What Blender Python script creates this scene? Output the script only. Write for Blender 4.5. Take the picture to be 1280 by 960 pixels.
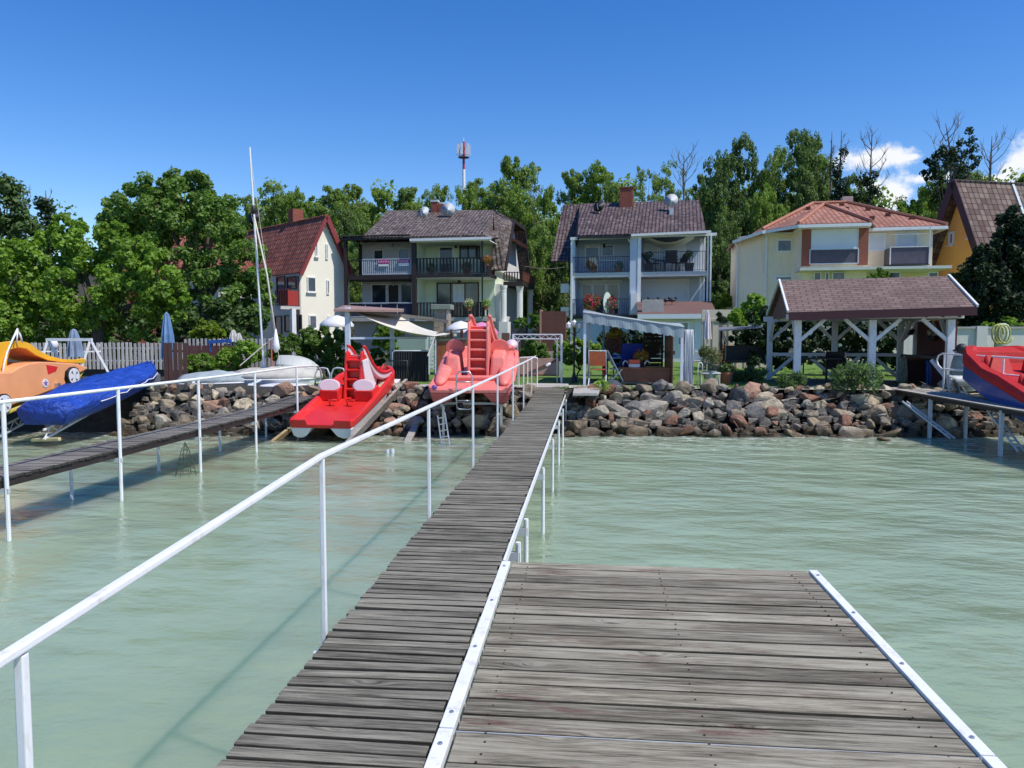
import bpy, bmesh, math, random
import numpy as np
from math import radians, sin, cos, pi
from mathutils import Vector, Matrix

S = bpy.context.scene
C = S.collection
for o in list(bpy.data.objects): bpy.data.objects.remove(o)

# ------------------------------------------------------------------ camera
PITCH, YAW, CH = radians(3.8), radians(5.65), 2.5
cam = bpy.data.cameras.new('camera'); camo = bpy.data.objects.new('camera', cam); C.objects.link(camo)
camo.location = (0, 0, CH); camo.rotation_euler = (pi/2 - PITCH, 0, YAW)
cam.sensor_width = 36; cam.lens = 27.0; cam.clip_start = .05; cam.clip_end = 6000
S.camera = camo

# ------------------------------------------------------------------ light
SUN_EL, SUN_AZ = radians(55), radians(113)      # azimuth from +Y clockwise (towards +X): behind the camera, to its right
sd = Vector((sin(SUN_AZ)*cos(SUN_EL), cos(SUN_AZ)*cos(SUN_EL), sin(SUN_EL)))
sl = bpy.data.lights.new('sun', 'SUN'); sl.energy = 4.3; sl.angle = radians(.53); sl.color = (1, .955, .88)
so = bpy.data.objects.new('sun', sl); C.objects.link(so); so.rotation_euler = sd.to_track_quat('Z', 'Y').to_euler()
S.view_settings.view_transform = 'Standard'; S.view_settings.look = 'None'
S.view_settings.exposure = 0.12; S.view_settings.gamma = 1
S.cycles.max_bounces = 6; S.cycles.transparent_max_bounces = 8; S.cycles.use_denoising = True

# photograph pixel (1280 x 960) -> ray in the world
def ray(px, py):
    dx = (px-640)/960; dz = (480-py)/960
    v = Vector((dx, cos(PITCH)+dz*sin(PITCH), -sin(PITCH)+dz*cos(PITCH)))
    return Matrix.Rotation(YAW, 3, 'Z') @ v
O = Vector((0, 0, CH))
def at(px, py, y): d = ray(px, py); return O + d*(y/d.y)
def on(px, py, z): d = ray(px, py); return O + d*((z-CH)/d.z)

w = bpy.data.worlds.new('World'); S.world = w; w.use_nodes = True
nt = w.node_tree; nt.nodes.clear()
def N(t, ty, **k):
    n = t.nodes.new(ty)
    for a, b in k.items():
        if a in n.inputs: n.inputs[a].default_value = b
        else: setattr(n, a, b)
    return n
out = N(nt, 'ShaderNodeOutputWorld')
sky = N(nt, 'ShaderNodeTexSky'); sky.sky_type = 'NISHITA'; sky.sun_disc = False
sky.sun_elevation = SUN_EL; sky.sun_rotation = SUN_AZ
sky.altitude = 900; sky.air_density = 1.15; sky.dust_density = .12; sky.ozone_density = 3.2
hs = N(nt, 'ShaderNodeHueSaturation', Hue=.513, Saturation=1.36, Value=1.15)
nt.links.new(sky.outputs[0], hs.inputs['Color'])
bg = N(nt, 'ShaderNodeBackground', Strength=.13); nt.links.new(hs.outputs[0], bg.inputs[0])
cb = N(nt, 'ShaderNodeBackground', Color=(1, 1, 1, 1), Strength=.95)
tc = N(nt, 'ShaderNodeTexCoord')
mask = None
for px, py, rx, rz in [(1098, 198, .052, .016), (1112, 240, .034, .026), (1092, 236, .028, .018), (1272, 204, .028, .022), (1240, 224, .05, .008), (1165, 222, .05, .007), (1330, 200, .07, .04), (1140, 196, .016, .005),
                       (1500, 240, .10, .05), (1700, 210, .14, .05), (-400, 250, .14, .05)]:
    c = ray(px, py).normalized()
    sb = N(nt, 'ShaderNodeVectorMath', operation='SUBTRACT'); nt.links.new(tc.outputs['Generated'], sb.inputs[0]); sb.inputs[1].default_value = c
    ml = N(nt, 'ShaderNodeVectorMath', operation='MULTIPLY'); nt.links.new(sb.outputs[0], ml.inputs[0]); ml.inputs[1].default_value = (1/rx, 1/rx, 1/rz)
    ln = N(nt, 'ShaderNodeVectorMath', operation='LENGTH'); nt.links.new(ml.outputs[0], ln.inputs[0])
    iv = N(nt, 'ShaderNodeMath', operation='SUBTRACT'); iv.inputs[0].default_value = 1.0; nt.links.new(ln.outputs['Value'], iv.inputs[1])
    if mask is None: mask = iv.outputs[0]
    else:
        mx = N(nt, 'ShaderNodeMath', operation='MAXIMUM'); nt.links.new(mask, mx.inputs[0]); nt.links.new(iv.outputs[0], mx.inputs[1]); mask = mx.outputs[0]
nz = N(nt, 'ShaderNodeTexNoise', Scale=34.0, Detail=9.0, Roughness=.66); nt.links.new(tc.outputs['Generated'], nz.inputs['Vector'])
ad = N(nt, 'ShaderNodeMath', operation='MULTIPLY_ADD'); nt.links.new(nz.outputs[0], ad.inputs[0]); ad.inputs[1].default_value = 2.6; ad.inputs[2].default_value = -1.3
su = N(nt, 'ShaderNodeMath', operation='ADD'); nt.links.new(mask, su.inputs[0]); nt.links.new(ad.outputs[0], su.inputs[1])
mr = N(nt, 'ShaderNodeMapRange'); mr.interpolation_type = 'SMOOTHSTEP'; nt.links.new(su.outputs[0], mr.inputs[0]); mr.inputs[1].default_value = .0; mr.inputs[2].default_value = .8; mr.inputs[4].default_value = .90
ms = N(nt, 'ShaderNodeMixShader'); nt.links.new(mr.outputs[0], ms.inputs[0]); nt.links.new(bg.outputs[0], ms.inputs[1]); nt.links.new(cb.outputs[0], ms.inputs[2])
nt.links.new(ms.outputs[0], out.inputs[0])

# ------------------------------------------------------------------ helpers
class Fr:
    """a frame standing in the world: pixel rays meet its local planes"""
    def __init__(s, o, yaw=0, pitch=0):
        s.o = Vector(o); s.yaw = radians(yaw); s.pitch = radians(pitch)
        s.m = Matrix.Translation(s.o) @ Matrix.Rotation(s.yaw, 4, 'Z') @ Matrix.Rotation(s.pitch, 4, 'X'); s.i = s.m.inverted()
    def r(s, px, py): return s.i @ O, s.i.to_3x3() @ ray(px, py)
    def pl(s, px, py, ax, c): o, d = s.r(px, py); return o + d*((c-o[ax])/d[ax])
    def x(s, px, py, c): return s.pl(px, py, 0, c)
    def y(s, px, py, c): return s.pl(px, py, 1, c)
    def z(s, px, py, c): return s.pl(px, py, 2, c)

class MB:
    def __init__(s): s.v = []; s.f = []; s.r = []; s.k = 0.0
    def new(s, r=None): s.k = random.random() if r is None else r; return len(s.v)
    def add(s, vs, fs, r=None):
        b = s.new(r); s.v += [tuple(v) for v in vs]
        for f in fs: s.f.append([b+i for i in f]); s.r.append(s.k)
        return s
    def hexa(s, p, r=None):   # p: 4 bottom ccw, 4 top
        return s.add(p, [(3, 2, 1, 0), (4, 5, 6, 7), (0, 1, 5, 4), (1, 2, 6, 5), (2, 3, 7, 6), (3, 0, 4, 7)], r)
    def box(s, x0, x1, y0, y1, z0, z1, r=None):
        x0, x1 = min(x0, x1), max(x0, x1); y0, y1 = min(y0, y1), max(y0, y1); z0, z1 = min(z0, z1), max(z0, z1)
        return s.hexa([(x0, y0, z0), (x1, y0, z0), (x1, y1, z0), (x0, y1, z0), (x0, y0, z1), (x1, y0, z1), (x1, y1, z1), (x0, y1, z1)], r)
    def bar(s, a, b, w, h=None, r=None, up=(0, 0, 1)):
        a, b = Vector(a), Vector(b); h = h or w; d = (b-a).normalized(); u = Vector(up)
        if abs(d.dot(u)) > .98: u = Vector((0, 1, 0))
        x = d.cross(u).normalized(); z = x.cross(d)
        q = [-x*w/2-z*h/2, x*w/2-z*h/2, x*w/2+z*h/2, -x*w/2+z*h/2]
        P = [a+k for k in q]+[b+k for k in q]
        return s.add(P, [(0, 1, 2, 3), (7, 6, 5, 4), (0, 4, 5, 1), (1, 5, 6, 2), (2, 6, 7, 3), (3, 7, 4, 0)], r)
    def tube(s, pts, rad, n=8, r=None, rad1=None):
        pts = [Vector(p) for p in pts]; m = len(pts); b = []; prev = None
        for i, p in enumerate(pts):
            d = (pts[min(i+1, m-1)]-pts[max(i-1, 0)]).normalized()
            if prev is None:
                u = Vector((0, 0, 1)) if abs(d.z) < .9 else Vector((1, 0, 0)); x = d.cross(u).normalized()
            else: x = (prev-d*prev.dot(d)).normalized()
            prev = x; z = x.cross(d); q = rad if rad1 is None else rad+(rad1-rad)*i/(m-1)
            b += [p+x*cos(2*pi*k/n)*q+z*sin(2*pi*k/n)*q for k in range(n)]
        f = [(i*n+k, i*n+(k+1) % n, (i+1)*n+(k+1) % n, (i+1)*n+k) for i in range(m-1) for k in range(n)]
        return s.add(b, f+[tuple(range(n))[::-1], tuple(range((m-1)*n, m*n))], r)
    def prism(s, pts, d, r=None):   # planar polygon pushed along d
        d = Vector(d); n = len(pts); P = [Vector(p) for p in pts]; Q = P+[p+d for p in P]
        return s.add(Q, [tuple(range(n))[::-1], tuple(range(n, 2*n))]+[(i, (i+1) % n, n+(i+1) % n, n+i) for i in range(n)], r)
    def slab(s, pts, t, r=None):    # polygon (any plane) with thickness t along its normal, downwards
        P = [Vector(p) for p in pts]; nn = (P[1]-P[0]).cross(P[2]-P[0]).normalized()
        if nn.z < 0: nn = -nn
        return s.prism(P, -nn*t, r)
    def loft(s, secs, cap=True, closed=True, r=None):
        n = len(secs[0]); v = [p for q in secs for p in q]; k = n if closed else n-1
        f = [(i*n+j, i*n+(j+1) % n, (i+1)*n+(j+1) % n, (i+1)*n+j) for i in range(len(secs)-1) for j in range(k)]
        if cap: f += [tuple(range(n))[::-1], tuple(range((len(secs)-1)*n, len(secs)*n))]
        return s.add(v, f, r)
    def lathe(s, prof, c=(0, 0, 0), n=16, r=None):
        c = Vector(c)
        return s.loft([[c+Vector((q*cos(2*pi*k/n), q*sin(2*pi*k/n), z)) for k in range(n)] for q, z in prof], r=r)
    def ell(s, c, rx, ry, rz, n=12, m=8, r=None):
        c = Vector(c)
        return s.loft([[c+Vector((rx*sin(pi*(i+.02)/(m+.04))*cos(2*pi*k/n), ry*sin(pi*(i+.02)/(m+.04))*sin(2*pi*k/n), -rz*cos(pi*(i+.02)/(m+.04)))) for k in range(n)] for i in range(m+1)], r=r)
    def build(s, name, mat, parent=None, smooth=False, bevel=0, fix=True, sub=0):
        me = bpy.data.meshes.new(name); me.from_pydata(s.v, [], s.f)
        if fix:
            bm = bmesh.new(); bm.from_mesh(me); bmesh.ops.recalc_face_normals(bm, faces=bm.faces); bm.to_mesh(me); bm.free()
        at_ = me.attributes.new('rnd', 'FLOAT', 'FACE'); at_.data.foreach_set('value', s.r)
        uv = me.uv_layers.new(name='m'); buf = [0.0]*(2*len(me.loops))
        for p in me.polygons:
            n = p.normal; t = Vector((-n.y, n.x, 0))
            if t.length < .15: t = Vector((1, 0, 0))
            t.normalize(); b = n.cross(t)
            for li in p.loop_indices:
                co = me.vertices[me.loops[li].vertex_index].co; buf[2*li] = co.dot(t); buf[2*li+1] = co.dot(b)
        uv.data.foreach_set('uv', buf)
        if smooth: me.polygons.foreach_set('use_smooth', [True]*len(me.polygons))
        me.materials.append(mat); o = bpy.data.objects.new(name, me); C.objects.link(o)
        if parent is not None: o.parent = parent
        if bevel:
            m = o.modifiers.new('b', 'BEVEL'); m.width = bevel; m.segments = 2; m.limit_method = 'ANGLE'
        if sub:
            m = o.modifiers.new('s', 'SUBSURF'); m.levels = m.render_levels = sub
        return o

def tag(o, label=None, cat=None, group=None, kind=None):
    if label: o['label'] = label
    if cat: o['category'] = cat
    if group: o['group'] = group
    if kind: o['kind'] = kind
    return o
def T(name, label, cat, loc=(0, 0, 0), yaw=0, group=None, pitch=0):
    o = bpy.data.objects.new(name, None); C.objects.link(o); o.empty_display_size = .2
    o.location = loc; o.rotation_euler = (radians(pitch), 0, radians(yaw)); o.rotation_mode = 'XYZ'
    return tag(o, label, cat, group)
def TF(name, label, cat, fr, group=None):
    o = T(name, label, cat, group=group); o.matrix_world = fr.m; return o
def copy_tree(o, parent=None):
    c = o.copy(); C.objects.link(c)
    if parent is not None: c.parent = parent; c.matrix_parent_inverse = o.matrix_parent_inverse
    for ch in list(o.children): copy_tree(ch, c)
    return c

# ------------------------------------------------------------------ materials
def mat(name):
    m = bpy.data.materials.new(name); m.use_nodes = True; t = m.node_tree; t.nodes.clear()
    o = N(t, 'ShaderNodeOutputMaterial'); p = N(t, 'ShaderNodeBsdfPrincipled'); t.links.new(p.outputs[0], o.inputs[0])
    return m, t, p, o
def L(t, a, b): t.links.new(a, b)
def noise(t, vec, scale, detail=4, rough=.6, mp=None):
    if mp:
        q = N(t, 'ShaderNodeMapping'); q.inputs['Scale'].default_value = mp; L(t, vec, q.inputs[0]); vec = q.outputs[0]
    n = N(t, 'ShaderNodeTexNoise', Scale=scale, Detail=detail, Roughness=rough); L(t, vec, n.inputs['Vector']); return n.outputs[0]
def ramp(t, fac, stops):
    r = N(t, 'ShaderNodeValToRGB'); L(t, fac, r.inputs[0]); e = r.color_ramp.elements
    while len(e) < len(stops): e.new(.5)
    for k, (p, c) in zip(e, stops): k.position = p; k.color = (*c, 1) if len(c) == 3 else c
    return r.outputs[0]
def mixc(t, a, b, fac, mode='MIX'):
    m = N(t, 'ShaderNodeMix'); m.data_type = 'RGBA'; m.blend_type = mode
    for i, v in ((6, a), (7, b), (0, fac)):
        if hasattr(v, 'is_linked'): L(t, v, m.inputs[i])
        elif i == 0: m.inputs[0].default_value = v
        else: m.inputs[i].default_value = (*v, 1)
    return m.outputs[2]
def attr(t, nm='rnd'): a = N(t, 'ShaderNodeAttribute'); a.attribute_name = nm; return a.outputs['Fac']
def math_(t, op, a, b=None):
    m = N(t, 'ShaderNodeMath', operation=op)
    for i, v in enumerate((a, b)):
        if v is None: continue
        if hasattr(v, 'is_linked'): L(t, v, m.inputs[i])
        else: m.inputs[i].default_value = v
    return m.outputs[0]
def bump(t, p, h, dist, strength=1):
    b = N(t, 'ShaderNodeBump', Distance=dist, Strength=strength); L(t, h, b.inputs['Height']); L(t, b.outputs[0], p.inputs['Normal'])

def M(name, col, rough=.6, var=.12, scale=2.0, bmp=0, bs=30, metal=0, rnd=0, dirt=None, spec=.5, coat=0):
    m, t, p, o = mat(name); g = N(t, 'ShaderNodeTexCoord').outputs['Object']
    n = noise(t, g, scale, 6, .65)
    lo = tuple(c*(1-var) for c in col); hi = tuple(min(1, c*(1+var)) for c in col)
    c = ramp(t, n, [(.3, lo), (.7, hi)])
    if rnd:
        k = math_(t, 'MULTIPLY_ADD', attr(t), rnd); t.nodes[-1].inputs[2].default_value = 1-rnd/2
        cc = N(t, 'ShaderNodeCombineColor'); [L(t, k, cc.inputs[i]) for i in range(3)]
        c = mixc(t, c, cc.outputs[0], 1.0, 'MULTIPLY')
    if dirt:
        d = noise(t, g, scale*3.1, 8, .7, (1, 1, .35)); f = ramp(t, d, [(.52, (0, 0, 0)), (.75, (1, 1, 1))])
        c = mixc(t, c, dirt, f)
    L(t, c, p.inputs['Base Color']); p.inputs['Metallic'].default_value = metal
    p.inputs['Specular IOR Level'].default_value = spec
    r_ = math_(t, 'MULTIPLY_ADD', n, .25); t.nodes[-1].inputs[2].default_value = max(.02, rough-.12); L(t, r_, p.inputs['Roughness'])
    if coat: p.inputs['Coat Weight'].default_value = coat; p.inputs['Coat Roughness'].default_value = .12
    if bmp: bump(t, p, noise(t, g, bs, 6, .7), bmp)
    return m

def wood(name, base, dark, light, gscale=1.0, tint=None, knots=True, rough=.8):
    m, t, p, o = mat(name); uv = N(t, 'ShaderNodeUVMap').outputs[0]; r = attr(t)
    off = N(t, 'ShaderNodeCombineXYZ'); L(t, math_(t, 'MULTIPLY', r, 91.7), off.inputs[0]); L(t, math_(t, 'MULTIPLY', r, 57.3), off.inputs[2])
    v = N(t, 'ShaderNodeVectorMath', operation='ADD'); L(t, uv, v.inputs[0]); L(t, off.outputs[0], v.inputs[1]); v = v.outputs[0]
    # warped grain running along u, bending round knots
    kn = N(t, 'ShaderNodeTexVoronoi', Scale=1.0); q = N(t, 'ShaderNodeMapping'); q.inputs['Scale'].default_value = (1.6*gscale, 5.5*gscale, 1); L(t, v, q.inputs[0]); L(t, q.outputs[0], kn.inputs['Vector'])
    kd = kn.outputs['Distance']
    bend = N(t, 'ShaderNodeMapRange'); bend.interpolation_type = 'SMOOTHSTEP'; L(t, kd, bend.inputs[0]); bend.inputs[1].default_value = .0; bend.inputs[2].default_value = .28; bend.inputs[3].default_value = .05; bend.inputs[4].default_value = 0
    cmb = N(t, 'ShaderNodeCombineXYZ'); L(t, bend.outputs[0], cmb.inputs[1])
    v2 = N(t, 'ShaderNodeVectorMath', operation='ADD'); L(t, v, v2.inputs[0]); L(t, cmb.outputs[0], v2.inputs[1]); v2 = v2.outputs[0]
    g1 = noise(t, v2, 1.0, 10, .72, (3.2*gscale, 62*gscale, 1)); g2 = noise(t, v2, 1.0, 6, .7, (1.6*gscale, 19*gscale, 1)); g3 = noise(t, v, 1.0, 4, .6, (.9*gscale, 1.6*gscale, 1))
    g4 = noise(t, v2, 1.0, 6, .7, (5*gscale, 190*gscale, 1))
    gg = math_(t, 'ADD', math_(t, 'MULTIPLY', math_(t, 'ADD', g1, g4), .34), math_(t, 'MULTIPLY', g2, .32))
    c = ramp(t, gg, [(.40, dark), (.495, base), (.60, light)])
    k = math_(t, 'MULTIPLY_ADD', r, .55); t.nodes[-1].inputs[2].default_value = .72
    cc = N(t, 'ShaderNodeCombineColor'); [L(t, k, cc.inputs[i]) for i in range(3)]
    c = mixc(t, c, cc.outputs[0], 1.0, 'MULTIPLY')
    bl = ramp(t, math_(t, 'ADD', math_(t, 'MULTIPLY', g3, .6), math_(t, 'MULTIPLY', g1, .4)), [(.47, (0, 0, 0)), (.60, (.55, .55, .55))]); c = mixc(t, c, light, bl)
    if tint:
        g = N(t, 'ShaderNodeTexCoord').outputs['Object']; f = math_(t, 'MULTIPLY', noise(t, g, 3.1, 6, .6, (.6, 2.6, 1)), math_(t, 'ADD', g1, .42))
        c = mixc(t, c, tint, ramp(t, f, [(.57, (0, 0, 0)), (.66, (.8, .8, .8))]))
    if knots:
        c = mixc(t, c, tuple(x*.35 for x in dark), ramp(t, kd, [(.02, (.8, .8, .8)), (.075, (0, 0, 0))]))
    cr = ramp(t, g4, [(.33, (.9, .9, .9)), (.39, (0, 0, 0))]); c = mixc(t, c, tuple(x*.3 for x in dark), cr)
    sn = N(t, 'ShaderNodeSeparateXYZ'); L(t, N(t, 'ShaderNodeTexCoord').outputs['Normal'], sn.inputs[0])   # shade of the gaps painted as a dark tone on the boards' sides
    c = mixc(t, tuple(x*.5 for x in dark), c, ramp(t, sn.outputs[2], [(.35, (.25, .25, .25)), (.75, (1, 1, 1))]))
    L(t, c, p.inputs['Base Color']); p.inputs['Roughness'].default_value = rough; p.inputs['Specular IOR Level'].default_value = .25
    bump(t, p, math_(t, 'ADD', g1, g4), .005, 1.0)
    return m

def tiles(name, c1, c2, mortar, w=.3, h=.34, spots=None, amt=.0, wave=.02, off=0):
    m, t, p, o = mat(name); uv = N(t, 'ShaderNodeUVMap').outputs[0]
    b = N(t, 'ShaderNodeTexBrick', Scale=1.0); b.offset = off; b.inputs['Brick Width'].default_value = w; b.inputs['Row Height'].default_value = h
    b.inputs['Mortar Size'].default_value = .022; b.inputs['Mortar Smooth'].default_value = .35; b.inputs['Bias'].default_value = 0
    b.inputs['Color1'].default_value = (*c1, 1); b.inputs['Color2'].default_value = (*c2, 1); b.inputs['Mortar'].default_value = (*mortar, 1); L(t, uv, b.inputs['Vector'])
    g = N(t, 'ShaderNodeTexCoord').outputs['Object']; c = b.outputs['Color']
    c = mixc(t, c, tuple(x*.5 for x in c1), ramp(t, noise(t, g, .7, 5, .6), [(.45, (0, 0, 0)), (.75, (.7, .7, .7))]))
    if spots: c = mixc(t, c, spots, ramp(t, noise(t, g, 4.5, 7, .75), [(.60-amt*.2, (0, 0, 0)), (.70-amt*.1, (.8, .8, .8))]))
    L(t, c, p.inputs['Base Color']); p.inputs['Roughness'].default_value = .75; p.inputs['Specular IOR Level'].default_value = .3
    sx = N(t, 'ShaderNodeSeparateXYZ'); L(t, uv, sx.inputs[0])
    wv = math_(t, 'SINE', math_(t, 'MULTIPLY', sx.outputs[0], 2*pi/w)); st = math_(t, 'FRACT', math_(t, 'MULTIPLY', sx.outputs[1], 1/h))
    bump(t, p, math_(t, 'SUBTRACT', math_(t, 'MULTIPLY', wv, .6), math_(t, 'MULTIPLY', st, 1.0)), wave)
    return m

def leafmat(name, c, var=.35, trans=.45, hue=(1.0, .85, .6)):
    m = bpy.data.materials.new(name); m.use_nodes = True; t = m.node_tree; t.nodes.clear()
    o = N(t, 'ShaderNodeOutputMaterial'); r = attr(t); g = N(t, 'ShaderNodeTexCoord').outputs['Object']
    lo = tuple(x*(1-var) for x in c); hi = (c[0]*(1+var*1.3), c[1]*(1+var), c[2]*(1+var*.4))
    col = mixc(t, ramp(t, r, [(0, lo), (1, hi)]), ramp(t, noise(t, g, .9, 3, .5), [(.35, lo), (.65, hi)]), .5)
    d = N(t, 'ShaderNodeBsdfDiffuse'); L(t, col, d.inputs[0]); tr = N(t, 'ShaderNodeBsdfTranslucent'); L(t, mixc(t, col, (c[0]*1.5, c[1]*1.5, c[2]*.4), .5), tr.inputs[0])
    gl = N(t, 'ShaderNodeBsdfGlossy', Roughness=.6); gl.inputs[0].default_value = (1, 1, 1, 1)
    a = N(t, 'ShaderNodeMixShader'); a.inputs[0].default_value = trans; L(t, d.outputs[0], a.inputs[1]); L(t, tr.outputs[0], a.inputs[2])
    b = N(t, 'ShaderNodeMixShader'); b.inputs[0].default_value = .025; L(t, a.outputs[0], b.inputs[1]); L(t, gl.outputs[0], b.inputs[2]); L(t, b.outputs[0], o.inputs[0])
    return m

white = M('white_paint', (.78, .78, .77), .45, .05, 3, dirt=(.55, .52, .47))
white_rail = M('rail_paint', (.80, .80, .79), .45, .05, 5, dirt=(.56, .50, .43))
whitewall = M('white_wall', (.72, .71, .68), .85, .06, .7, dirt=(.56, .54, .50))
greywhite = M('galvanised', (.52, .55, .57), .5, .12, 5)
steel = M('steel', (.5, .5, .5), .35, .1, 8, metal=.8)
darkwood = M('dark_stain', (.028, .018, .016), .6, .25, 5)
black = M('black_metal', (.018, .018, .02), .5, .15, 5)
brownwood = M('red_brown_wood', (.13, .045, .025), .6, .25, 4, rnd=.35)
greenwall = M('pale_green_render', (.66, .73, .55), .9, .05, .6, dirt=(.56, .62, .47))
cream = M('cream_render', (.86, .80, .65), .9, .04, .5)
yellowwall = M('yellow_render', (.86, .74, .56), .9, .05, .5, dirt=(.72, .61, .46))
orangewall = M('orange_render', (.86, .47, .12), .9, .07, .5)
bluewall = M('blue_grey_render', (.52, .59, .68), .9, .05, .6)
brickred = M('brick_red', (.27, .085, .055), .85, .15, 6)
brick = M('chimney_brick', (.24, .07, .045), .9, .3, 9)
shutter = M('shutter', (.66, .69, .72), .5, .04, 1)
concrete = M('concrete', (.42, .40, .36), .9, .15, 3, .01)
glass, _t, _p, _o = mat('window_glass')
_p.inputs['Base Color'].default_value = (.035, .045, .065, 1); _p.inputs['Roughness'].default_value = .07; _p.inputs['Specular IOR Level'].default_value = .7
_n = noise(_t, N(_t, 'ShaderNodeTexCoord').outputs['Object'], .8, 2); L(_t, ramp(_t, _n, [(.4, (.02, .03, .05)), (.65, (.10, .12, .15))]), _p.inputs['Base Color'])
canvas = M('beige_canvas', (.66, .61, .50), .9, .06, 3)
redp = M('red_plastic', (.68, .022, .018), .42, .10, 2.5, coat=.12, dirt=(.60, .06, .05))
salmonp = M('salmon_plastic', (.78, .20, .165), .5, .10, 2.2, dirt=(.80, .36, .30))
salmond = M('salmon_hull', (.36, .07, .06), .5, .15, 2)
whitep = M('white_plastic', (.76, .74, .74), .4, .05, 3)
pinkp = M('pinkish_white_plastic', (.74, .56, .58), .4, .05, 3)
orangep = M('orange_plastic', (.86, .36, .15), .4, .07, 2, coat=.2)
yellowp = M('yellow_plastic', (.80, .42, .02), .4, .1, 2, coat=.2)
bluep = M('blue_plastic', (.012, .06, .28), .35, .15, 2, coat=.3)
bluetarp = M('blue_tarp', (.008, .055, .36), .55, .25, 1.8, .03, 6)
_m = bluetarp; _t = _m.node_tree; _p = next(n for n in _t.nodes if n.type == 'BSDF_PRINCIPLED'); _v = N(_t, 'ShaderNodeTexVoronoi', Scale=2.6); _v.feature = 'DISTANCE_TO_EDGE'
_q = N(_t, 'ShaderNodeMapping'); _q.inputs['Scale'].default_value = (1.6, .7, 1.6); L(_t, N(_t, 'ShaderNodeTexCoord').outputs['Object'], _q.inputs[0]); L(_t, _q.outputs[0], _v.inputs['Vector']); bump(_t, _p, math_(_t, 'ADD', _v.outputs['Distance'], noise(_t, _q.outputs[0], 5, 5)), .10)
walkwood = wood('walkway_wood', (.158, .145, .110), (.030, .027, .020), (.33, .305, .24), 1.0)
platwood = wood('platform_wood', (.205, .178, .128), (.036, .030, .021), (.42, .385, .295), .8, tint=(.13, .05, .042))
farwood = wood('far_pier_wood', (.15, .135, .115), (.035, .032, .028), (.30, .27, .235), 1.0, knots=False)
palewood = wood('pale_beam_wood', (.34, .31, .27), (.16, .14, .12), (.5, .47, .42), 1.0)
rooft = tiles('brown_tiles', (.085, .058, .05), (.19, .14, .12), (.012, .01, .01), .22, .32, spots=(.42, .40, .34), amt=.35)
rooft3 = tiles('dark_brown_tiles', (.07, .045, .045), (.16, .11, .105), (.010, .008, .008), .22, .32, spots=(.38, .36, .34), amt=.2)
roofred = tiles('red_tiles', (.20, .060, .038), (.36, .13, .085), (.035, .012, .009), .26, .34, spots=(.42, .22, .17), amt=.1, wave=.03)
roofor = tiles('orange_tiles', (.34, .14, .09), (.45, .23, .165), (.15, .06, .04), .25, .28, wave=.008)
roofmix = tiles('brown_cream_tiles', (.10, .05, .045), (.22, .16, .13), (.02, .015, .014), .34, .36, wave=.035)
shingle = tiles('shingles', (.165, .105, .085), (.24, .165, .14), (.09, .06, .05), .33, .145, wave=.003, off=.5)
# ------------------------------------------------------------------ ground and water
def shore(x): return 18.75 + .088*max(-30, min(30, x))
def smooth(a, b, x): t = max(0, min(1, (x-a)/(b-a))); return t*t*(3-2*t)
def gz(x, y):
    s = shore(x); d = y-s
    if d < 0: z = -1.3 + 1.2*smooth(-6, 0, d)
    else: z = -.1 + 1.1*smooth(.3, 1.75, d)
    return z + 9.5*smooth(58, 92, y) + .012*max(0, y-92)
def sheet(name, xs, ys, f, m, kind='structure'):
    v = [(x, y, f(x, y)) for y in ys for x in xs]; n = len(xs)
    fc = [(j*n+i, j*n+i+1, (j+1)*n+i+1, (j+1)*n+i) for j in range(len(ys)-1) for i in range(n-1)]
    b = MB(); b.v = v; b.f = fc; b.r = [0.0]*len(fc); o = b.build(name, m, smooth=True, fix=False); return tag(o, kind=kind)
def axis(a, b, st, far):
    r = [a+st*i for i in range(int((b-a)/st)+1)]; k = st; lo, hi = r[0], r[-1]; L_, H_ = [], []
    while lo > -far: k *= 1.5; lo -= k; L_.append(lo)
    k = st
    while hi < far: k *= 1.5; hi += k; H_.append(hi)
    return L_[::-1]+r+H_

m, t, p, o = mat('lawn_grass'); g = N(t, 'ShaderNodeTexCoord').outputs['Object']
c = ramp(t, noise(t, g, 14, 8, .75), [(.3, (.085, .16, .020)), (.55, (.15, .27, .035)), (.75, (.24, .36, .07))])
c = mixc(t, c, (.22, .30, .06), ramp(t, noise(t, g, .5, 4, .6), [(.45, (0, 0, 0)), (.7, (.6, .6, .6))]))
L(t, c, p.inputs['Base Color']); p.inputs['Roughness'].default_value = .9; bump(t, p, noise(t, g, 40, 6, .8), .05); lawnm = m
m, t, p, o = mat('soil'); g = N(t, 'ShaderNodeTexCoord').outputs['Object']
c = ramp(t, noise(t, g, 3, 10, .75), [(.3, (.022, .018, .013)), (.55, (.060, .052, .036)), (.75, (.14, .125, .095))])
L(t, c, p.inputs['Base Color']); p.inputs['Roughness'].default_value = .95; bump(t, p, noise(t, g, 9, 8, .8), .08); soilm = m
ground = sheet('ground', axis(-40, 40, 1.0, 900), axis(10, 96, .5, 900), gz, soilm)
lawn = sheet('lawn', [-9+.5*i for i in range(74)], [21.6+.5*i for i in range(70)], lambda x, y: gz(x, y)+.02, lawnm)
pave = M('paving_stone', (.44, .41, .36), .9, .2, 2.5, .02, 12, dirt=(.25, .23, .20))
path = sheet('path', [-7+.5*i for i in range(45)], [20.6+.25*i for i in range(5)], lambda x, y: gz(x, 40)+.035, pave)
pathb = MB(); pathb.box(-1.75, -.55, 20.6, 22.0, .9, 1.06)
tag(pathb.build('landing_path', pave, bevel=.01), kind='structure')

m, t, p, o = mat('lake_water'); g = N(t, 'ShaderNodeTexCoord').outputs['Object']
c = ramp(t, noise(t, g, .22, 5, .6, (1, 1.6, 1)), [(.35, (.255, .338, .22)), (.65, (.315, .402, .272))])
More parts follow.
